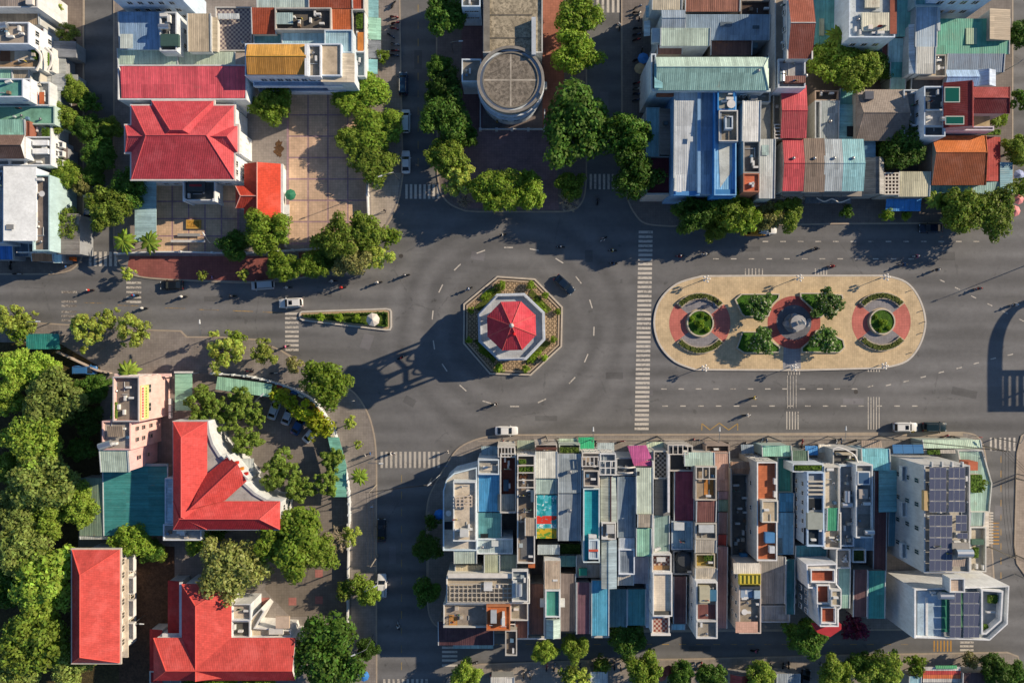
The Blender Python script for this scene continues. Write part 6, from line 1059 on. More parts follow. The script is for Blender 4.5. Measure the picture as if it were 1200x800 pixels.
T(812,251,23,'d','westmost of the road row under the blue houses',h=10); T(848,240,30,'g','in the road row before the bright blue house',h=11); T(868,254,24,'g','in the road row before the terracotta box'); T(838,268,15,'o','overhanging the kerb before the blue houses'); T(903,253,18,'n','in the road row over the white car'); T(922,250,20,'o','eastmost of the road row before the crimson roof'); T(1040,253,8,'g','clipped beside the long blue awning'); T(1062,252,6,'g','small beside the long blue awning'); T(1128,246,28,'o','before the orange tiled house, left of two',ry=26); T(1163,250,26,'o','before the orange tiled house, right of two',ry=30); T(1114,240,15,'d','before the orange tiled house, smallest'); T(993,248,8,'d','before the pale teal row house')
for a in [(14,372,20,'p','along the left main road, at the edge'),(32,378,14,'p','along the left main road beside the teal canopy'),(24,392,12,'g','small, beside the teal market canopy'),(103,388,24,'p','along the left main road with round lamps'),(126,372,14,'p','along the left main road, leaning to the kerb'),(158,389,22,'p','along the left main road, eastmost of three'),(262,412,25,'p','before the compound gate'),(276,397,11,'o','at the kerb before the compound gate'),(311,412,17,'p','beside the zebra crossing at the compound'),(150,320,9,'p','at the red brick pavement corner'),(285,322,8,'p','on the red brick pavement'),(238,322,7,'p','young on the red brick pavement'),(410,496,9,'p','young on the corner pavement'),(420,520,6,'p','young on the curving pavement')]: T(*a)
T(383,448,31,'g','at the compound corner over the tower shadow',ry=27); T(346,428,10,'n','at the compound wall by the banners')
for a in [(18,430,22,'l','at the north edge of the park'),(50,432,20,'l','at the park edge near the teal canopy'),(8,465,24,'l','at the left edge of the park, upper'),(62,465,34,'u','in the park, beside the pink house garden'),(42,513,35,'l','in the middle of the park'),(50,562,38,'u','in the park west of the rusty teal roof'),(8,548,20,'l','at the left edge of the park, middle'),(92,592,24,'o','against the rusty teal roof'),(20,598,28,'u','at the left edge of the park, lower'),(55,606,24,'o','in the park above the red hipped house'),(28,642,32,'u','in the park near the pale rock'),(50,682,42,'l','in the park beside the red hipped house'),(5,690,22,'d','at the left edge beside the large park tree'),(42,747,42,'o','in the park, lowest large crown'),(85,775,26,'u','at the foot of the red hipped house'),(14,792,26,'u','at the bottom left corner'),(112,455,18,'d','in the garden of the pink house'),(102,492,18,'d','shaded west of the pink house'),(95,525,16,'d','shaded between the park and the teal roof')]: T(*a)
T(155,632,23,'g','feathery, over the corner of the red hipped house'); T(178,645,14,'d','in the brown yard'); T(187,650,10,'o','thin, in the brown yard')
for a in [(240,474,24,'c','in the compound north of the Y-shaped hall'),(282,474,21,'c','in the compound beneath the mint canopy'),(268,490,17,'c','in the compound, in front of the north wing'),(288,516,19,'c','in the compound yard, beside the curved parapet'),(300,490,13,'c','in the compound yard at the parking bay'),(330,553,25,'c','in the compound yard before the entrance'),(352,572,18,'c','in the compound yard, south of the entrance'),(388,538,16,'c','behind the compound wall by the last car'),(383,565,16,'c','behind the compound wall near the teal awning')]: T(*a)
T(340,632,42,'g','dense, south of the Y-shaped hall',h=10); T(372,645,24,'o','at the lower yard beside the dense crown'); T(270,668,38,'v','before the low villa'); T(232,632,17,'g','under the eaves of the Y-shaped hall'); T(255,622,12,'d','in shade under the eaves of the Y-shaped hall'); T(395,632,20,'b','at the lower yard wall'); T(408,628,14,'p','with yellow leaves at the lower yard wall')
for x, y, r, w in [(326,464,11,'nearest the mint canopy'),(341,471,9,'between the silver cars'),(357,481,13,'above the blue car'),(368,488,11,'beside the banners'),(375,499,15,'over the white car')]: T(x, y, r, 'y', f'in the parking bay {w}', style='small', name='shrub', cat='shrub')
T(383,765,44,'d','large and dense at the bottom of the lower villa',h=10.5); T(417,682,12,'o','on the pavement above the white car'); T(432,695,15,'o','on the pavement beside the white car'); T(404,693,11,'o','at the lower yard wall beside the pavement'); T(430,760,13,'d','small beside the large dense crown'); T(305,795,22,'g','before the low villa at the bottom edge'); T(262,800,22,'g','at the bottom edge before the red hips'); T(228,802,16,'d','at the bottom edge, under the red hips')
T(500,641,17,'d','on the shaded pavement opposite the dark car'); T(500,692,16,'d','on the shaded pavement opposite the white car'); T(506,612,9,'d','on the shaded pavement by the blue parasol')
for a in [(638,762,15,'o','on the back street, westmost'),(674,758,16,'o','on the back street before the timber roof'),(735,748,22,'d','on the back street before the teal low roofs'),(945,745,24,'d','on the back street beside the red canopy'),(545,792,19,'o','at the bottom edge by the street corner'),(680,796,16,'p','at the bottom edge near the white shed'),(755,786,23,'g','at the bottom edge, middle'),(799,790,16,'d','at the bottom edge beside the middle crown'),(834,793,18,'d','at the bottom edge left of the rust red tent'),(892,795,20,'o','at the bottom edge right of the rust red tent'),(978,790,22,'o','at the bottom edge, left of three'),(1006,780,16,'d','at the bottom edge, between two'),(1035,786,25,'o','at the bottom edge, right of three'),(1074,779,12,'g','rounded at the bottom edge by the pale blue shed'),(1138,773,9,'n','small at the bottom edge near the striped stall'),(1166,783,18,'d','at the bottom right near the kerb'),(1188,792,17,'d','at the bottom right corner'),(705,778,10,'o','at the bottom edge near the white shed, small'),(668,792,12,'o','at the bottom edge before the back street')]: T(*a)
T(1000,737,15,'r','beside the red front canopy',style='small'); T(1143,566,9,'g','on the hotel wing terrace',h=9.5)
for (x, y, r), w in zip([(890,358,16),(892,400,15.5),(969,356,18),(968,398,17)], ['in the northwest corner planter','in the southwest corner planter','in the northeast corner planter','in the southeast corner planter']): T(x, y, r, 'f', w, h=4.6)
# clipped balls
def ball(px, py, r, where, k='k', h=None):
    R_ = r/SC; t = empty('shrub', (*W(px, py, R_), .3)); tag(t, f'clipped round green shrub {where}', 'shrub')
    link('foliage', tr_.choice(CR[('small', k)]), t, (0, 0, R_*.7), tr_.uniform(0, 6), (R_, R_, R_*1.2)); link('stem', TRK[0], t, (0, 0, 0), 0, (R_*.5, R_*.5, R_*.8)); return t
for x, y, r, w in [(587,334,6,'at the northwest side of the roundabout'),(622,334.5,5.5,'at the north corner of the roundabout'),(638.5,346.5,4.5,'on the northeast bed of the roundabout'),(653.5,365,4,'at the east corner of the roundabout, upper'),(649,398,4.5,'at the east corner of the roundabout, lower'),(637.5,418.5,4.5,'on the southeast bed of the roundabout'),(615.5,432,5,'at the south corner of the roundabout'),(584.5,431.5,6,'at the southwest foot of the roundabout'),(550,398,4.5,'at the west corner of the roundabout, lower'),(552.5,363.5,4.5,'at the west corner of the roundabout, upper'),
                   (376,371.5,5.3,'near the narrow tip of the wedge island'),(398,372,5.3,'in the middle of the wedge island'),(418.5,373,5,'beside the parasol on the wedge island'),
                   (820.5,379.5,5.5,'in the centre of the west round planter'),(811,373,3.4,'in the west round planter, northwest'),(829,386,3.4,'in the west round planter, southeast'),(822,369,3,'in the west round planter, north'),(830,372,3,'in the west round planter, northeast'),
                   (1034,378,5,'in the centre of the east round planter'),(1025,371,3,'in the east round planter, northwest'),(1041,384,3,'in the east round planter, southeast'),(1030,387,3,'in the east round planter, south')]: ball(x, y, r, w)
for k, (x, y, w) in enumerate([(572,345,'northwest bed'),(632,357,'northeast bed'),(625,419,'southeast bed'),(568,412,'southwest bed')]):
    an = R(42 if k % 2 == 0 else -42); t = empty('shrub', (*W(x, y), .4)); tag(t, f'loose lime green planting filling the {w} of the roundabout', 'shrub'); link('foliage', CR[('small', 'k')][k % 3], t, (0, 0, .1), an, (1.9, .75, .6)); link('stem', TRK[k], t, (0, 0, 0), 0, (.4, .4, .2))
# palms
def palm_mesh(seed, nf=14):
    rnd = random.Random(seed); mb = MB()
    for k in range(nf):
        a = 6.283*k/nf+rnd.uniform(-.15, .15); L = rnd.uniform(.8, 1.05); up = rnd.uniform(.15, .6); prev = None
        for i in range(8):
            t = i/7; p = Vector((L*t*math.cos(a), L*t*math.sin(a), up*t-1.0*t*t*.6)); w = .17*math.sin(math.pi*(t*.85+.1))
            n = Vector((-math.sin(a), math.cos(a), 0)); cur = (p+n*w-Vector((0, 0, w*.5)), p, p-n*w-Vector((0, 0, w*.5)))
            if prev and i % 1 == 0: mb.add([prev[0], cur[0], cur[1], prev[1]], [(0, 1, 2, 3)]); mb.add([prev[1], cur[1], cur[2], prev[2]], [(0, 1, 2, 3)])
            prev = cur
    return mb
PALM = [palm_mesh(i).mesh('crown', LM['g']) for i in range(2)]+[palm_mesh(5, 18).mesh('crown', LM['o'])]
PT = MB().tube([(0,0,0),(.04,0,.5),(.0,.02,1)], .06, 7, 0, .045).mesh('trunk', BARK)
for x, y, r, h, w, i in [(145,283,15,5,'beside the carport, left of two',0),(175,284,14,5,'beside the carport, right of two',1),(981,42,14,8,'behind the tall white tiled house',0),(1095,234,12,5,'before the orange tiled house',2),(150,436,15,4.2,'at the north wall of the pink house',2),(422,558,11,4.2,'on the curving pavement outside the teal awning',0),(370,283,10,5,'in the courtyard corner by the main road',1),(1168,142,7,4,'in the dark red tiled house garden',0),(25,415,10,4.5,'at the park edge under the teal canopy',1)]:
    xx, yy = W(x, y, h); t = empty('palm_tree', (xx, yy, KZ)); tag(t, f'feathery palm {w}', 'palm'); R_ = r/SC; link('crown', PALM[i], t, (0, 0, h), tr_.uniform(0, 6), (R_, R_, R_)); link('trunk', PT, t, (0, 0, 0), 0, (2.4, 2.4, h))
# ================================================================ cars, motorcycles, people
def loft(mb, secs, mi=0, cap=True):
    """secs: (x, half width, z low, z high, corner) rings of a rounded box section along x"""
    n = 12; base = []
    for x, w, z0, z1, c in secs:
        pts = []
        for (sy, sz) in ((1, -1), (1, 1), (-1, 1), (-1, -1)):
            cy, cz = sy*(w-c), (z1-c if sz > 0 else z0+c)
            for k in range(3):
                a0 = {(1,-1): -90, (1,1): 0, (-1,1): 90, (-1,-1): 180}[(sy, sz)]; a = R(a0+45*k); pts.append((x, cy+c*math.cos(a), cz+c*math.sin(a)))
        base.append(pts)
    vs = [p for r in base for p in r]; N = len(base)
    fs = [(i*n+k, (i+1)*n+k, (i+1)*n+(k+1) % n, i*n+(k+1) % n) for i in range(N-1) for k in range(n)]
    if cap: fs += [tuple(range(n)), tuple((N-1)*n+k for k in reversed(range(n)))]
    return mb.add(vs, fs, mi)
_wheel = MB().tube([(0,-.1,0),(0,.1,0)], .32, 14).mesh('tyre', 'p#17171a'); _rim = MB().tube([(0,-.115,0),(0,.115,0)], .2, 10).mesh('rim', 'm#9a9c9e')
CARK = {'sedan': dict(L=4.5, w=.88, hood=.92, belt=.95, roof=1.44, cab=(-1.75, -1.0, .35, 1.05), tail=.98),
        'suv': dict(L=4.65, w=.93, hood=1.05, belt=1.1, roof=1.72, cab=(-2.2, -1.85, .45, 1.1), tail=1.1),
        'van': dict(L=4.5, w=.9, hood=1.05, belt=1.1, roof=1.85, cab=(-2.15, -1.95, .8, 1.5), tail=1.1)}
_carm = {}
def carmesh(kind, paint, sunroof):
    key = (kind, paint, sunroof)
    if key in _carm: return _carm[key]
    d = CARK[kind]; h = d['L']/2; w = d['w']
    body = loft(MB(), [(-h, w*.82, .42, d['tail']*.86, .1), (-h+.18, w*.95, .3, d['tail'], .14), (-h+.9, w, .24, d['belt'], .16), (0, w, .22, d['belt'], .16), (h-1.5, w, .24, d['belt']-.01, .16), (h-.9, w*.98, .26, d['hood'], .16), (h-.3, w*.92, .3, d['hood']-.12, .16), (h, w*.76, .4, d['hood']-.26, .1)])
    a, b_, c, e = d['cab']; bz = d['belt']-.04
    cab = loft(MB(), [(a, w*.8, bz-.1, bz+.04, .02), (b_, w*.78, bz-.1, d['roof']-.03, .12), (c, w*.78, bz-.1, d['roof']-.03, .12), (e, w*.82, bz-.1, bz+.04, .02)])
    roof = loft(MB(), [(b_-.06, w*.7, d['roof']-.1, d['roof']-.02, .03), (b_+.2, w*.745, d['roof']-.08, d['roof'], .035), (c-.25, w*.745, d['roof']-.08, d['roof'], .035), (c+.05, w*.7, d['roof']-.1, d['roof']-.02, .03)])
    parts = [('body', body.mesh('body', paint, smooth_=True), (0,0,0)), ('glasshouse', cab.mesh('glasshouse', 'g#141b22', smooth_=False), (0,0,0)), ('roof', roof.mesh('roof', paint), (0,0,0))]
    pil = MB()
    for s in (-1, 1):
        parts.append(('pillar', MB().tube([(c, s*w*.74, d['roof']-.03), (e, s*w*.8, bz+.05)], .045, 4).mesh('pillar', paint), (0,0,0))); parts.append(('pillar', MB().tube([(b_, s*w*.74, d['roof']-.03), (a, s*w*.78, bz+.05)], .055, 4).mesh('pillar', paint), (0,0,0)))
        parts.append(('mirror', MB().box(e-.35, s*(w+.02), bz-.02, e-.2, s*(w+.2), bz+.12).mesh('mirror', paint), (0,0,0)))
        parts.append(('headlight', MB().box(h-.22, s*w*.5, d['hood']-.34, h-.05, s*w*.85, d['hood']-.2).mesh('headlight', 'g#c9d2d6'), (0,0,0))); parts.append(('tail_light', MB().box(-h+.0, s*w*.5, d['tail']-.28, -h+.14, s*w*.9, d['tail']-.1).mesh('tail_light', 'g#8f1512'), (0,0,0)))
    if sunroof: parts.append(('sunroof', MB().box(-.45, -.42, d['roof']-.01, .25, .42, d['roof']+.012).mesh('sunroof', 'g#0e1216'), (0,0,0)))
    if kind == 'suv' or kind == 'van':
        for s in (-1, 1): parts.append(('roof_rail', MB().tube([(b_+.2, s*w*.68, d['roof']+.05), (c-.2, s*w*.68, d['roof']+.05)], .025, 4).mesh('roof_rail', 'm#8f9294'), (0,0,0)))
    _carm[key] = parts; return parts
def car(px, py, ang, kind, paint, label, sunroof=False, z=0.0):
    """ang = heading in degrees, counter-clockwise from east"""
    t = empty('car' if kind != 'van' else 'van', (*W(px, py, .8), z), R(ang)); tag(t, label, 'car' if kind != 'van' else 'van')
    for n, me, l in carmesh(kind, paint, sunroof): link(n, me, t, l)
    h = CARK[kind]['L']/2; w = CARK[kind]['w']
    for sx in (h-.85, -h+.85):
        for s in (-1, 1): o = link('wheel', _wheel, t, (sx, s*(w-.1), .32)); link('rim', _rim, o)
WH, BK, NV, SV, BL = 'q#dcdedd', 'q#15191c', 'q#142438', 'q#a9b4bd', 'q#1f4a7c'
car(341,355,183,'suv',WH,'white sport utility car with sunroof driving west past the wedge island',True); car(308,334,184,'van','q#b5bdc2','silver van beside the kerb of the red brick pavement'); car(201,334,181,'sedan',BK,'black car stopped by the red brick pavement'); car(661.5,333.5,-42,'sedan',NV,'navy car circling the northeast side of the roundabout'); car(593.5,504.5,0,'sedan',WH,'white sedan parked at the south kerb below the roundabout'); car(1061,500.3,0,'suv',WH,'white sport utility car with sunroof parked on the south kerb',True); car(1095,500.3,0,'suv','q#12262a','dark green car parked before the hotel'); car(1091,267.5,180,'sedan',NV,'navy car parked under trees north of the plaza'); car(102,218,90,'sedan',SV,'silver car parked in the far left street'); car(103,258,90,'sedan',BL,'blue car parked in the far left street')
car(472.5,98,90,'van','q#16304a','dark blue van parked in the shaded upper street'); car(475.5,142,90,'van','q#c4d2d4','white van parked half under trees in the upper street'); car(475.5,190,90,'sedan',WH,'white car parked at the foot of the upper street'); car(447,621,90,'sedan','q#10181f','black car parked in the shaded lower street'); car(447.5,686,90,'suv',WH,'white car parked in the shaded lower street'); car(321.5,478.5,70,'sedan','q#b4bec6','pale silver car in the compound bay nearest the canopy'); car(338,485,68,'sedan',SV,'silver car in the compound parking bay, second from the canopy'); car(350,497,62,'sedan',BL,'blue car in the compound parking bay'); car(365.5,507,50,'sedan','q#cfd6da','white car half under a yellow shrub in the compound bay'); car(897,269,0,'sedan',WH,'white car half under the brownish road tree'); car(943,797,75,'sedan',BK,'black car at the bottom edge beside the grey shed'); car(100,433.5,0,'van','q#3a6fa8','small blue and white van behind the park entrance'); car(885,271,0,'sedan','q#c98a1c','yellow taxi half hidden by road trees')
# ---- motorcycle and rider prototypes
_tw = MB(); 
for k in range(1): _tw.tube([(0,-.05,0),(0,.05,0)], .28, 14)
_tw = _tw.mesh('wheel', 'p#161616')
def bikeparts(paint):
    body = loft(MB(), [(-.75,.07,.62,.72,.03),(-.4,.13,.42,.74,.05),(-.05,.12,.3,.62,.05),(.15,.09,.3,.5,.04),(.38,.13,.34,.8,.05),(.52,.09,.6,.98,.04),(.6,.05,.8,1.0,.02)])
    return [('body', body.mesh('body', paint, smooth_=True)), ('seat', loft(MB(), [(-.78,.08,.72,.78,.03),(-.4,.14,.72,.82,.04),(.05,.1,.62,.74,.04)]).mesh('seat', 'p#191919')), ('handlebar', MB().tube([(.4,-.34,1.02),(.5,-.12,.98),(.5,.12,.98),(.4,.34,1.02)], .022, 5).mesh('handlebar', 'm#55585a')),
            ('front_fork', MB().tube([(.62,0,.28),(.5,0,.95)], .05, 5).mesh('front_fork', 'm#6a6c6e')), ('front_fender', loft(MB(), [(.42,.06,.5,.56,.02),(.62,.07,.56,.62,.02),(.85,.05,.44,.5,.02)]).mesh('front_fender', paint)), ('headlight', MB().ball(.6,0,.9,.09,8,5).mesh('headlight', 'g#d8dde0')), ('exhaust', MB().tube([(-.1,-.16,.3),(-.75,-.18,.42)], .05, 6).mesh('exhaust', 'm#77797a'))]
BP = {p: bikeparts(p) for p in ('q#1c1c20','q#a8232a','q#c9cbcc','q#23456e')}
def person_mesh(pose):
    if pose == 'ride':
        V = [(-.12,0,.86),(-.1,0,1.1),(-.04,0,1.32),(-.01,0,1.46),(.03,0,1.6), (-.04,.19,1.3),(.12,.27,1.12),(.36,.3,1.05),(.42,.3,1.04), (-.04,-.19,1.3),(.12,-.27,1.12),(.36,-.3,1.05),(.42,-.3,1.04), (-.05,.12,.82),(.3,.2,.76),(.2,.18,.38),(.3,.18,.34), (-.05,-.12,.82),(.3,-.2,.76),(.2,-.18,.38),(.3,-.18,.34)]
    elif pose == 'walk':
        V = [(0,0,.92),(0,0,1.15),(0,0,1.4),(.01,0,1.52),(.03,0,1.64), (0,.2,1.38),(-.06,.25,1.12),(.08,.25,.9),(.12,.24,.84), (0,-.2,1.38),(.08,-.25,1.12),(.2,-.24,.95),(.24,-.23,.9), (0,.1,.86),(.16,.1,.48),(.12,.1,.06),(.26,.1,.03), (0,-.1,.86),(-.02,-.1,.48),(-.26,-.1,.1),(-.14,-.1,.04)]
    E = [(0,1),(1,2),(2,3),(3,4),(2,5),(5,6),(6,7),(7,8),(2,9),(9,10),(10,11),(11,12),(0,13),(13,14),(14,15),(15,16),(0,17),(17,18),(18,19),(19,20)]
    Rr = [(.15,.12),(.15,.11),(.16,.1),.06,(.1,.1),.075,.055,.04,.045,.075,.055,.04,.045,.1,.075,.05,.045,.1,.075,.05,.045]
    me = skin_mesh('person', V, E, Rr, 1)
    for m in ('p#b9b9b9', 'p#2a2f3a', 'p#8f5f46'): me.materials.append(M(m))
    for p in me.polygons:
        c = p.center; z = c.z
        hand = abs(c.y) > .2 and (c.x > .28 if pose == 'ride' else z < .98 and z > .8)
        p.material_index = 2 if (z > 1.5 or hand) else (1 if z < (.9 if pose == 'ride' else .95) else 0)
    return me
PM = {'ride': person_mesh('ride'), 'walk': person_mesh('walk')}
def hair_mesh(): return MB().ball(.02,0,0,.135,10,6).mesh('hair', 'p#1a1512')
HELM = {c: MB().ball(.0,0,0,.155,10,7).box(.1,-.1,-.02,.2,.1,.03).mesh('helmet', 'q'+c) for c in ('#d0d0cc','#b02a2a','#26303c','#c9a83a','#3f6fa0')}
HAIR = hair_mesh(); FACE = MB().ball(.12,0,-.02,.025,6,4).mesh('nose', 'p#8f5f46')
SHN = {'#d6d4cf': 'white', '#2c3440': 'dark', '#b8322c': 'red', '#3a67a0': 'blue', '#c96a8c': 'pink', '#c9b23a': 'yellow', '#7c8088': 'grey', '#3f6a48': 'green', '#8a7ab0': 'lilac'}
HN = {'#d0d0cc': 'white', '#b02a2a': 'red', '#26303c': 'dark', '#c9a83a': 'yellow', '#3f6fa0': 'blue'}
pr_ = random.Random(5)
def person(loc, rz, pose, shirt, label, helmet=None, pants='#2a2f3a'):
    t = link('person', PM[pose], None, loc, rz); tag(t, label, 'person')
    for i, c in ((0, shirt), (1, pants)): t.material_slots[i].link = 'OBJECT'; t.material_slots[i].material = M('p'+c)
    t.material_slots[2].link = 'OBJECT'; t.material_slots[2].material = M('p#8f5f46')
    hp_ = (.03, 0, 1.66) if pose == 'ride' else (.02, 0, 1.7)
    if helmet: link('helmet', HELM[helmet], t, hp_)
    else: link('hair', HAIR, t, (hp_[0]-.02, 0, hp_[2]))
    return t
BN = {'q#1c1c20': 'black', 'q#a8232a': 'red', 'q#c9cbcc': 'silver', 'q#23456e': 'blue'}
def bike(px, py, ang, paint, where, shirt=None, helmet='#d0d0cc', z=0.0, parked=False):
    loc = (*W(px, py, .6), z); t = empty('motorcycle', loc, R(ang)); tag(t, f'{BN[paint]} motorcycle {"parked" if parked else "ridden"} {where}', 'motorcycle')
    for n, me in BP[paint]: link(n, me, t)
    for x in (-.6, .64): link('wheel', _tw, t, (x, 0, .28))
    if shirt: person(loc, R(ang), 'ride', shirt, f'person in {SHN[shirt]} top and {HN[helmet]} helmet riding {where}', helmet)
S1, S2, S3, S4, S5, S6, S7, S8, S9 = SHN.keys(); B1, B2, B3, B4 = BN.keys(); H1, H2, H3, H4, H5 = HN.keys()
for a in [(105,340,182,B2,'west in the left tree shadows',S3,H1),(158,346,180,B1,'west across the faint left stripes',S4,H2),(168,361,178,B3,'along the yellow line at the left',S1,H1),(214,347.5,180,B3,'west behind the black car',S1,H1),(272,347,180,B1,'west below the red brick pavement',S2,H3),(337,337,182,B3,'past the silver van in the shade',S1,H1),(390,329.5,185,B3,'west below the curved kerb',S1,H1),(401,337,187,B2,'west just above the wedge island tip',S3,H2),(443,331,187,B3,'west above the wedge island end',S1,H1),(475.5,322.5,187,B1,'west toward the wedge island, in dark',S2,H1),(549.5,338.5,205,B3,'along the northwest kerb of the roundabout',S4,H1),(588.5,275.5,195,B1,'in the tree shade above the roundabout',S1,H3),(657,289.5,178,B1,'in deep shade north of the roundabout',S2,H1),(707.5,280,215,B3,'in shade before the side street',S1,H3),(718,293.5,178,B1,'in shade near the long zebra, upper',S6,H1),(719,308.5,176,B1,'in shade near the long zebra, lower',S4,H3),(700.5,235.5,80,B1,'out of the side street',S2,H3),(797,300,180,B2,'west just past the long zebra',S3,H1),(826.5,298,180,B3,'west in the plaza tree shadow',S1,H1),(956,291.5,182,B1,'west in the middle of the north lanes',S2,H3),(975,312,178,B2,'west close to the plaza north kerb',S3,H2),(1059,310,180,B4,'west near the plaza northeast corner',S4,H3),(1074,300.5,178,B3,'west out of the dappled shade',S5,H1),(1098,316,195,B1,'northwest past the plaza east end',S7,H1),(1147,338,182,B2,'west of the far right dashes',S7,H2),(1189,357,185,B4,'in from the right edge',S1,H5),(883,466,8,B1,'east below the plaza, upper lane',S6,H1),(875,486,2,B3,'east below the plaza, lower lane',S1,H1),(470,419,25,B1,'through the lattice tower shadow',S2,H2),(579.5,473.5,8,B1,'around the south side of the roundabout',S2,H1),(458.5,531,10,B3,'over the lower street zebra',S1,H1),(467,733,100,B3,'down the shaded lower street',S1,H1),(885,762,5,B1,'along the back street',S5,H3),(335,406,195,B2,'across the compound zebra',S5,H3),(741,209,95,B1,'up the side street edge',S7,H1)]: bike(*a[:6], a[6] if len(a) > 6 else H1)
for k, (x, y, an, p, w) in enumerate([(645,518,0,B1,'before the sign fronted shophouse'),(728,517,10,B2,'before the arched terrace shophouse'),(843,519,20,B3,'before the rust pink roof, left of two'),(850,518,-10,B1,'before the rust pink roof, right of two'),(872,522,60,B1,'before the soot stained yard'),(1107,511,20,B2,'before the hotel canopy, left of two'),(1120,512,-15,B1,'before the hotel canopy, right of two'),(752,60,80,B1,'by the side street shops, upper'),(751,88,75,B1,'by the side street shops, lower'),(749,20,85,B3,'by the side street shops, topmost'),(614,790,85,B1,'at the bottom edge, left of two'),(621,791,95,B4,'at the bottom edge, right of two'),(292,435,170,B2,'outside the compound wall'),(321,437,5,B3,'outside the compound wall by the banners'),(461,5,60,B1,'on the upper street pavement'),(458,42,-30,B4,'on the upper street pavement under awnings'),(20,321,0,B3,'before the blue roofed shop'),(12,311,90,B1,'beside the blue roofed shop'),(1000,517,15,B1,'before the curved white railing'),(555,776,10,B1,'on the back street pavement')]): bike(x, y, an, p, w, z=KZ, parked=True)
bike(725.5,31,95,B3,'at the top of the side street',S1,H1)
for x, y, a, s, w, zz in [(451,247,70,S2,'walking on the pale corner pavement',KZ),(428.5,533,200,S1,'standing on the corner pavement by the lower zebra',KZ),(434,531,0,S4,'beside another person on the corner pavement',KZ),(575,791,30,S5,'walking at the bottom edge near the white shed',KZ),(680,779,180,S7,'standing on the bottom pavement',KZ),(840,353,200,S2,'walking beside the west garden hedge',.2),(836,357,20,S4,'walking in the west garden near the hedge',.2),(826,350,90,S1,'sitting by the west garden hedge top',.2),(249,325,0,S9,'walking on the red brick pavement',KZ),(78,312,0,S4,'standing near the left corner shop',KZ),(962,778,0,S1,'walking on the bottom pavement under trees',KZ),(1069,505.5,90,S6,'standing beside the white parked car',KZ),(525,529,0,S1,'standing at the south corner kerb',KZ),(582.5,143,0,'#c9b23a','standing at the foot of the drum building',KZ),(903,778,60,S8,'walking on the bottom pavement near the tent',KZ)]:
    person((*W(x, y, .9), zz), R(a), 'walk', s, f'person in {SHN[s]} top {w}')

# rows of parked motorcycles that nothing tells apart
pk = random.Random(21); ORD = 'first second third fourth fifth sixth seventh eighth ninth tenth'.split()
for nm, lab, pts, an in [('upper', 'motorcycle in the row along the upper street', [(462,y) for y in (20,27,34,52,59,66)], 0), ('side', 'motorcycle in the row at the side street', [(747,y) for y in (8,14,33,40,47,70,98,104,111,118)], 10), ('front', 'motorcycle in the row before west shophouses', [(x,521) for x in (590,596,601,632,638,692,697)], 80), ('east', 'motorcycle in the row before east shophouses', [(x,519) for x in (812,818,893,899,939,981,987)], 80), ('bottom', 'motorcycle in the row on the bottom pavement', [(x,781) for x in (640,650,720,727,815,822,917,924)], 85)]:
    for k, (x, y) in enumerate(pts):
        p = pk.choice(list(BN)); t = empty('motorcycle', (*W(x+pk.uniform(-1, 1), y+pk.uniform(-1, 1), .6), KZ), R(an+pk.uniform(-14, 14))); tag(t, f'{BN[p]} {lab}, {ORD[k]} from the {"north" if nm in ("upper", "side") else "west"} end', 'motorcycle', 'parked motorcycles, '+nm+' row')
        for n, me in BP[p]: link(n, me, t)
        for xx in (-.6, .64): link('wheel', _tw, t, (xx, 0, .28))
# ================================================================ street furniture
def garden_lamp(px, py, where):
    x, y = W(px, py); t = empty('lamp_post', (x, y, .2)); tag(t, f'white cluster lamp post {where} of the plaza', 'lamp')
    obj('pole', MB().cyl(x, y, .2, .7, .14, 8, 0, .09).cyl(x, y, .7, 3.0, .06, 8), 'w#dedcd6', t)
    for k in range(5):
        a = 2*math.pi*k/5; r = .55; g = (x+r*math.cos(a), y+r*math.sin(a)); obj('arm', MB().tube([(x, y, 2.5), (x+r*.6*math.cos(a), y+r*.6*math.sin(a), 2.35), (g[0], g[1], 2.6)], .035, 5), 'w#dedcd6', t); obj('globe', MB().ball(*g, 2.82, .21, 10, 6), 'p#e8e6e0', t)
    obj('globe', MB().ball(x, y, 3.2, .22, 10, 6), 'p#e8e6e0', t)
for x, y, w in [(824,328,'on the northwest edge'),(931,327,'on the north edge'),(1031,326,'on the northeast edge'),(822,430.5,'on the southwest edge'),(925,430,'on the south edge'),(1029,428,'on the southeast edge')]: garden_lamp(x, y, w)
def street_lamp(px, py, ang, where, h=8.5, arm=2.2, z=KZ):
    x, y = W(px, py); t = empty('street_lamp', (x, y, z)); tag(t, f'tall grey street lamp {where}', 'lamp'); c, s = math.cos(R(ang)), math.sin(R(ang))
    obj('pole', MB().cyl(x, y, z, h-.6, .1, 8, 0, .06), 'm#9aa0a2', t); obj('arm', MB().tube([(x, y, h-.62), (x+c*arm*.4, y+s*arm*.4, h-.15), (x+c*arm, y+s*arm, h)], .05, 6), 'm#9aa0a2', t)
    obj('lamp_head', MB().tube([(x+c*(arm-.1), y+s*(arm-.1), h), (x+c*(arm+.7), y+s*(arm+.7), h+.08)], .16, 6, 0, .1), 'p#cfd4d6', t)
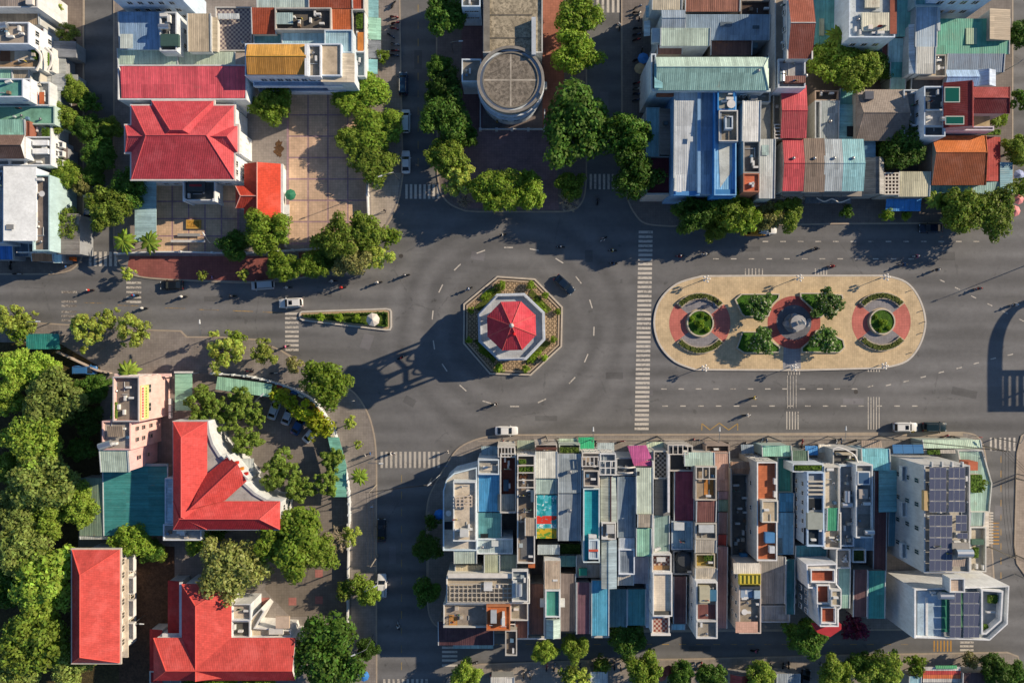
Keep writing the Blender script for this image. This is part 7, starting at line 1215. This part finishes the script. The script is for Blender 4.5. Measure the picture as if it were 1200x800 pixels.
for a in [(1166,513,80,'at the southeast corner of the main road'),(256,288,120,'in the town house courtyard',5,1.6),(309,468,40,'in the compound parking bay',6,1.8),(531,62,0,'west of the round building',6,1.6),(440,535,0,'at the lower street zebra'),(520,548,220,'at the rounded shophouse corner'),(438,742,200,'beside the lower street'),(1189,672,160,'on the east pavement'),(170,720,0,'in the brown yard',5,1.4),(1172,86,40,'beside the jade warehouse',6,2.4),(830,512,90,'at the south kerb by the bus stop'),(436,678,30,'by the white car in the lower street'),(1192,555,170,'on the east pavement by the zebra'),(60,378,0,'along the left main road'),(254,393,90,'at the compound entrance kerb'),(468,212,200,'at the upper street corner'),(1230,300,200,'beyond the right edge',10,2.5),(690,512,90,'at the south kerb before the turquoise terrace'),(970,511,90,'at the south kerb before the blue awning')]: street_lamp(*a)
def sign(px, py, col_, where):
    x, y = W(px, py); t = empty('road_sign', (x, y, KZ)); tag(t, f'small road sign {where}', 'sign'); obj('pole', MB().cyl(x, y, KZ, 2.6, .04, 6), 'm#9a9c9e', t)
    obj('plate', MB().tube([(x, y-.06, 2.6), (x, y-.02, 2.6)], .32, 12), col_, t)
for a in [(417,468,'p#c9cdd0','at the tower shadow corner'),(524,543,'p#2c5f9a','at the rounded shophouse corner'),(502,627,'p#c8322c','in the lower street'),(438,590,'p#2c5f9a','on the curving west pavement'),(1140,510,'p#c8322c','at the hotel corner'),(737,236,'p#2c5f9a','at the maroon forecourt corner')]: sign(*a)
def parasol(px, py, col_, cname, where, r=1.3):
    x, y = W(px, py, 2.3); t = empty('parasol', (x, y, KZ)); tag(t, f'{cname} parasol {where}', 'parasol'); obj('pole', MB().cyl(x, y, KZ, 2.4, .03, 6), 'm#999999', t); q = ngon(x, y, r, 8)
    for i in range(8): obj('canopy_panel', MB().add([(*q[i], 2.1), (*q[(i+1) % 8], 2.1), (x, y, 2.6)], [(0, 1, 2)]), col_, t)
for a in [(515,603,'p#2f7fd0','blue','on the shaded lower street pavement'),(426,792,'p#3f86d0','blue','under the large dense tree'),(754,68,'p#3f86d0','blue','by the side street shops'),(1194,233,'p#d88a8c','pink','at the right edge, upper'),(1190,247,'p#d88a8c','pink','at the right edge, lower'),(1195,205,'p#9aa8d0','pale blue','at the right edge by the orange house'),(750,80,'p#b5a27c','beige','by the side street shops'),(775,792,'p#9a5a50','brown','at the bottom edge by the middle tree'),(784,786,'p#8a4a48','dark red','at the bottom edge by the middle tree'),(340,228,'p#2f7a5c','green','beside the east courtyard wall')]: parasol(*a, 1.1)
# compound wall, courtyard walls
def wall_line(name, pts, h, mat, label, t=.22, piers=0, pm=None):
    w = empty(name, (*W(*pts[0]), KZ)); tag(w, label, 'wall'); q = [W(*p) for p in pts]
    for i in range(len(q)-1):
        a, b_ = Vector(q[i]), Vector(q[i+1]); d = (b_-a).normalized(); n = Vector((-d.y, d.x))*t/2
        obj('wall_panel', MB().prism([tuple(a-n), tuple(b_-n), tuple(b_+n), tuple(a+n)], KZ, h), mat, w)
        if piers: obj('pier', MB().box(a.x-.2, a.y-.2, KZ, a.x+.2, a.y+.2, h+.25), pm or mat, w)
    return w
cw = smooth([(252,437),(290,440),(318,446),(345,455),(368,468),(385,489),(397,515),(405,545),(410,575),(411,610)], 3)
wall_line('boundary_wall', cw, 1.9, 'w#c9ccca', 'curving white boundary wall around the red roofed compound', piers=1)
bw = empty('banner_row', (*W(360,465), KZ)); tag(bw, 'row of coloured banners along the curving compound wall', 'banner')
cc_ = ['p#b8442c','p#c9a23a','p#3a5f8a','p#c9c3b0','p#8a5a3a','p#d0a030','p#c8742c']
for k in range(12):
    i = 7+k; a, b_ = Vector(W(*cw[i])), Vector(W(*cw[i+1])) if i+1 < len(cw) else (None, None); d = (b_-a).normalized(); n = Vector((-d.y, d.x))
    o1, o2 = a+d*.15+n*-.2, b_-d*.15+n*-.2
    obj('banner', MB().prism([tuple(o1), tuple(o2), tuple(o2-n*.5), tuple(o1-n*.5)], 1.2, 2.1), cc_[k % 7], bw)
aw = Bd('awning', 'teal awning with stall goods inside the compound wall', 'awning', (395,550)); qa = poly([(384,512),(397,512),(406,545),(406,582),(390,582),(392,548)], 3.0); obj('roof', MB().prism(qa, 2.9, 3.0), 'sy#6fae9c', aw.o); [aw.box((x,y,x+.7,y+.7), 2.85, 2.7, 'm#888888', 'post') for x, y in ((388,516),(394,516),(402,546),(394,578),(403,578))]
wall_line('boundary_wall', [(410,612),(410,640),(409,700),(409,730),(408,800)], 1.8, 'w#c3c3bd', 'white boundary wall along the lower street pavement', piers=1)
wall_line('boundary_wall', [(140,298),(180,296),(215,296),(252,297),(290,297),(345,294),(380,292)], 1.6, 'w#cfd0cd', 'white courtyard wall above the red brick pavement', piers=1)
wall_line('boundary_wall', [(432,203),(432,230),(433,258),(424,275)], 1.7, 'w#cfd0cd', 'white wall between the east courtyard and pale corner pavement', piers=1)
wall_line('boundary_wall', [(334,195),(335,240),(336,290)], 1.4, 'w#b9b3a8', 'low wall between the annex and east courtyard')
wall_line('boundary_wall', [(70,412),(118,434),(132,437)], 1.4, 'w#b9a898', 'low wall at the park entrance')
# courtyard furniture
b = Bd('flower_board', 'framed floral display board lying in the town house courtyard', 'display', (226,262)); b.box((218,257.5,235,268), .55, .4, 'p#c29a4c', 'frame'); b.flat((219.5,259,233.5,266.5), .56, 'h#b88a3c', 'flower_panel')
b = Bd('bench', 'long grey bench in the town house courtyard', 'bench', (221,275)); b.box((208,273.5,234.5,277), .62, .1, 'p#9a9a98', 'seat'); [b.box((x,274,x+1.5,276.5), .52, .36, 'p#77767a', 'leg') for x in (210,220,231)]
b = Bd('barrier', 'white barrier rail at the courtyard gate', 'barrier', (220,283)); b.box((200,281,240,284), .9, .25, 'p#c9cac8', 'rail'); [b.box((x,281.5,x+1,283.5), .65, .5, 'p#9a9a98', 'post') for x in (202,220,238)]
b = Bd('leaf_heap', 'swept heap of brown leaves beside the annex wall', 'leaf heap', (328,172)); rl = random.Random(6); lp = [(327+math.cos(k*.26)*rl.uniform(3, 7.5), 175+math.sin(k*.26)*rl.uniform(5, 12)) for k in range(24)]; obj('leaf_pile', tri_sheet(poly(lp), KZ+.03), 'h#5f4630', b.o)
# manholes and bollards
for k, (x, y, w) in enumerate([(555,528,'before the rounded corner house'),(1003,459,'below the plaza'),(640,410,'southeast of the roundabout'),(470,300,'near the upper street corner')]):
    m = link('manhole_cover', MB().cyl(0,0,0,.012,.42,18).mesh('manhole_cover', 'p#4a4846'), None, (*W(x, y), .001)); tag(m, f'round iron manhole cover {w}', 'manhole')
for x, y, w in [(1066,340.5,'uppermost'),(1079.5,364,'second from the top'),(1082,377,'middle'),(1079,390,'fourth from the top'),(1066.5,413,'lowest')]:
    xx, yy = W(x, y); t = empty('bollard', (xx, yy, .2)); tag(t, f'dark bollard on the rounded east end of the plaza, {w}', 'bollard'); obj('post', MB().cyl(xx, yy, .2, .6, .07, 8), 'p#8a8680', t); obj('cap', MB().ball(xx, yy, .62, .1, 8, 5), 'p#6a6662', t)
# guessed stand-in for an unseen arch gate, laid out flat from the shadow it casts
fx = empty('gate_shadow_frame', (*W(1310,350), 0)); tag(fx, 'frame standing in for the unseen arch gate, shaped to cast its road shadow', 'frame')
ZF = 9.0; sh = Vector((math.cos(R(SUN_AZ)), math.sin(R(SUN_AZ))))*ZF/math.tan(R(SUN_EL))
def sp(px, py): x, y = W(px, py); return (x+sh.x, y+sh.y)
arc = smooth([(1225,352),(1200,356),(1182,368),(1170,390),(1166,418),(1166,480)], 5); wdt = [.9]*len(arc)
for i in range(len(arc)-1): obj('curved_beam', MB().tube([(*sp(*arc[i]), ZF), (*sp(*arc[i+1]), ZF)], .68, 6), 'w#b9b9b5', fx)
for y in (437, 479): obj('long_beam', MB().tube([(*sp(1164, y), ZF), (*sp(1260, y), ZF)], .5, 6), 'w#b9b9b5', fx)
for x in (1179, 1188, 1196.5, 1206, 1216): obj('cross_bar', MB().tube([(*sp(x, 437), ZF), (*sp(x, 479), ZF)], .26, 5), 'w#b9b9b5', fx)
for x, y in ((1170,470),(1250,437),(1250,479),(1222,353)): q = sp(x, y); obj('post', MB().cyl(q[0], q[1], 0, ZF, .22, 8), 'w#b9b9b5', fx)

# utility poles and overhead cables
def upole(px, py, where):
    x, y = W(px, py); t = empty('utility_pole', (x, y, KZ)); tag(t, f'concrete utility pole {where}', 'pole'); obj('shaft', MB().cyl(x, y, KZ, 8.2, .16, 8, 0, .1), 'c#8a857c', t); obj('crossarm', MB().box(x-.8, y-.06, 7.5, x+.8, y+.06, 7.62), 'p#6a6660', t); return (x, y)
UP = [upole(*a) for a in [(441,568,'on the curving west pavement'),(506,560,'at the rounded shophouse corner'),(640,511,'on the south kerb before the cream roof'),(770,511,'on the south kerb at the long zebra'),(900,511,'on the south kerb before the terracotta deck'),(1030,510,'on the south kerb before the turquoise shop'),(1150,522,'at the hotel corner'),(1158,640,'beside the hotel wing'),(443,650,'in the lower street'),(1190,560,'on the east pavement, upper'),(1190,650,'on the east pavement, lower')]]
for k, (i, j) in enumerate([(0,1),(1,2),(2,3),(3,4),(4,5),(5,6),(6,7),(0,8),(6,9),(7,10),(9,10)]):
    (x0, y0), (x1, y1) = UP[i], UP[j]; c = empty('overhead_cable', (x0, y0, 7.6)); tag(c, ['overhead cables crossing the mouth of the lower street','overhead cables along the rounded corner','overhead cables before the slate roofs','overhead cables before the maroon roof','overhead cables before the pale blue house','overhead cables before the hotel','overhead cables beside the hotel wing','overhead cables down the lower street','overhead cables crossing the east street zebra','overhead cables crossing the east street lower down','overhead cables along the east pavement'][k], 'cable')
    for o in (-.6, 0, .6): obj('wire', MB().tube([(x0+o+(x1-x0)*t/8, y0+(y1-y0)*t/8, 7.65-1.0*math.sin(math.pi*t/8)*min(1, math.hypot(x1-x0, y1-y0)/20)) for t in range(9)], .026, 4), 'p#2a2a2a', c)
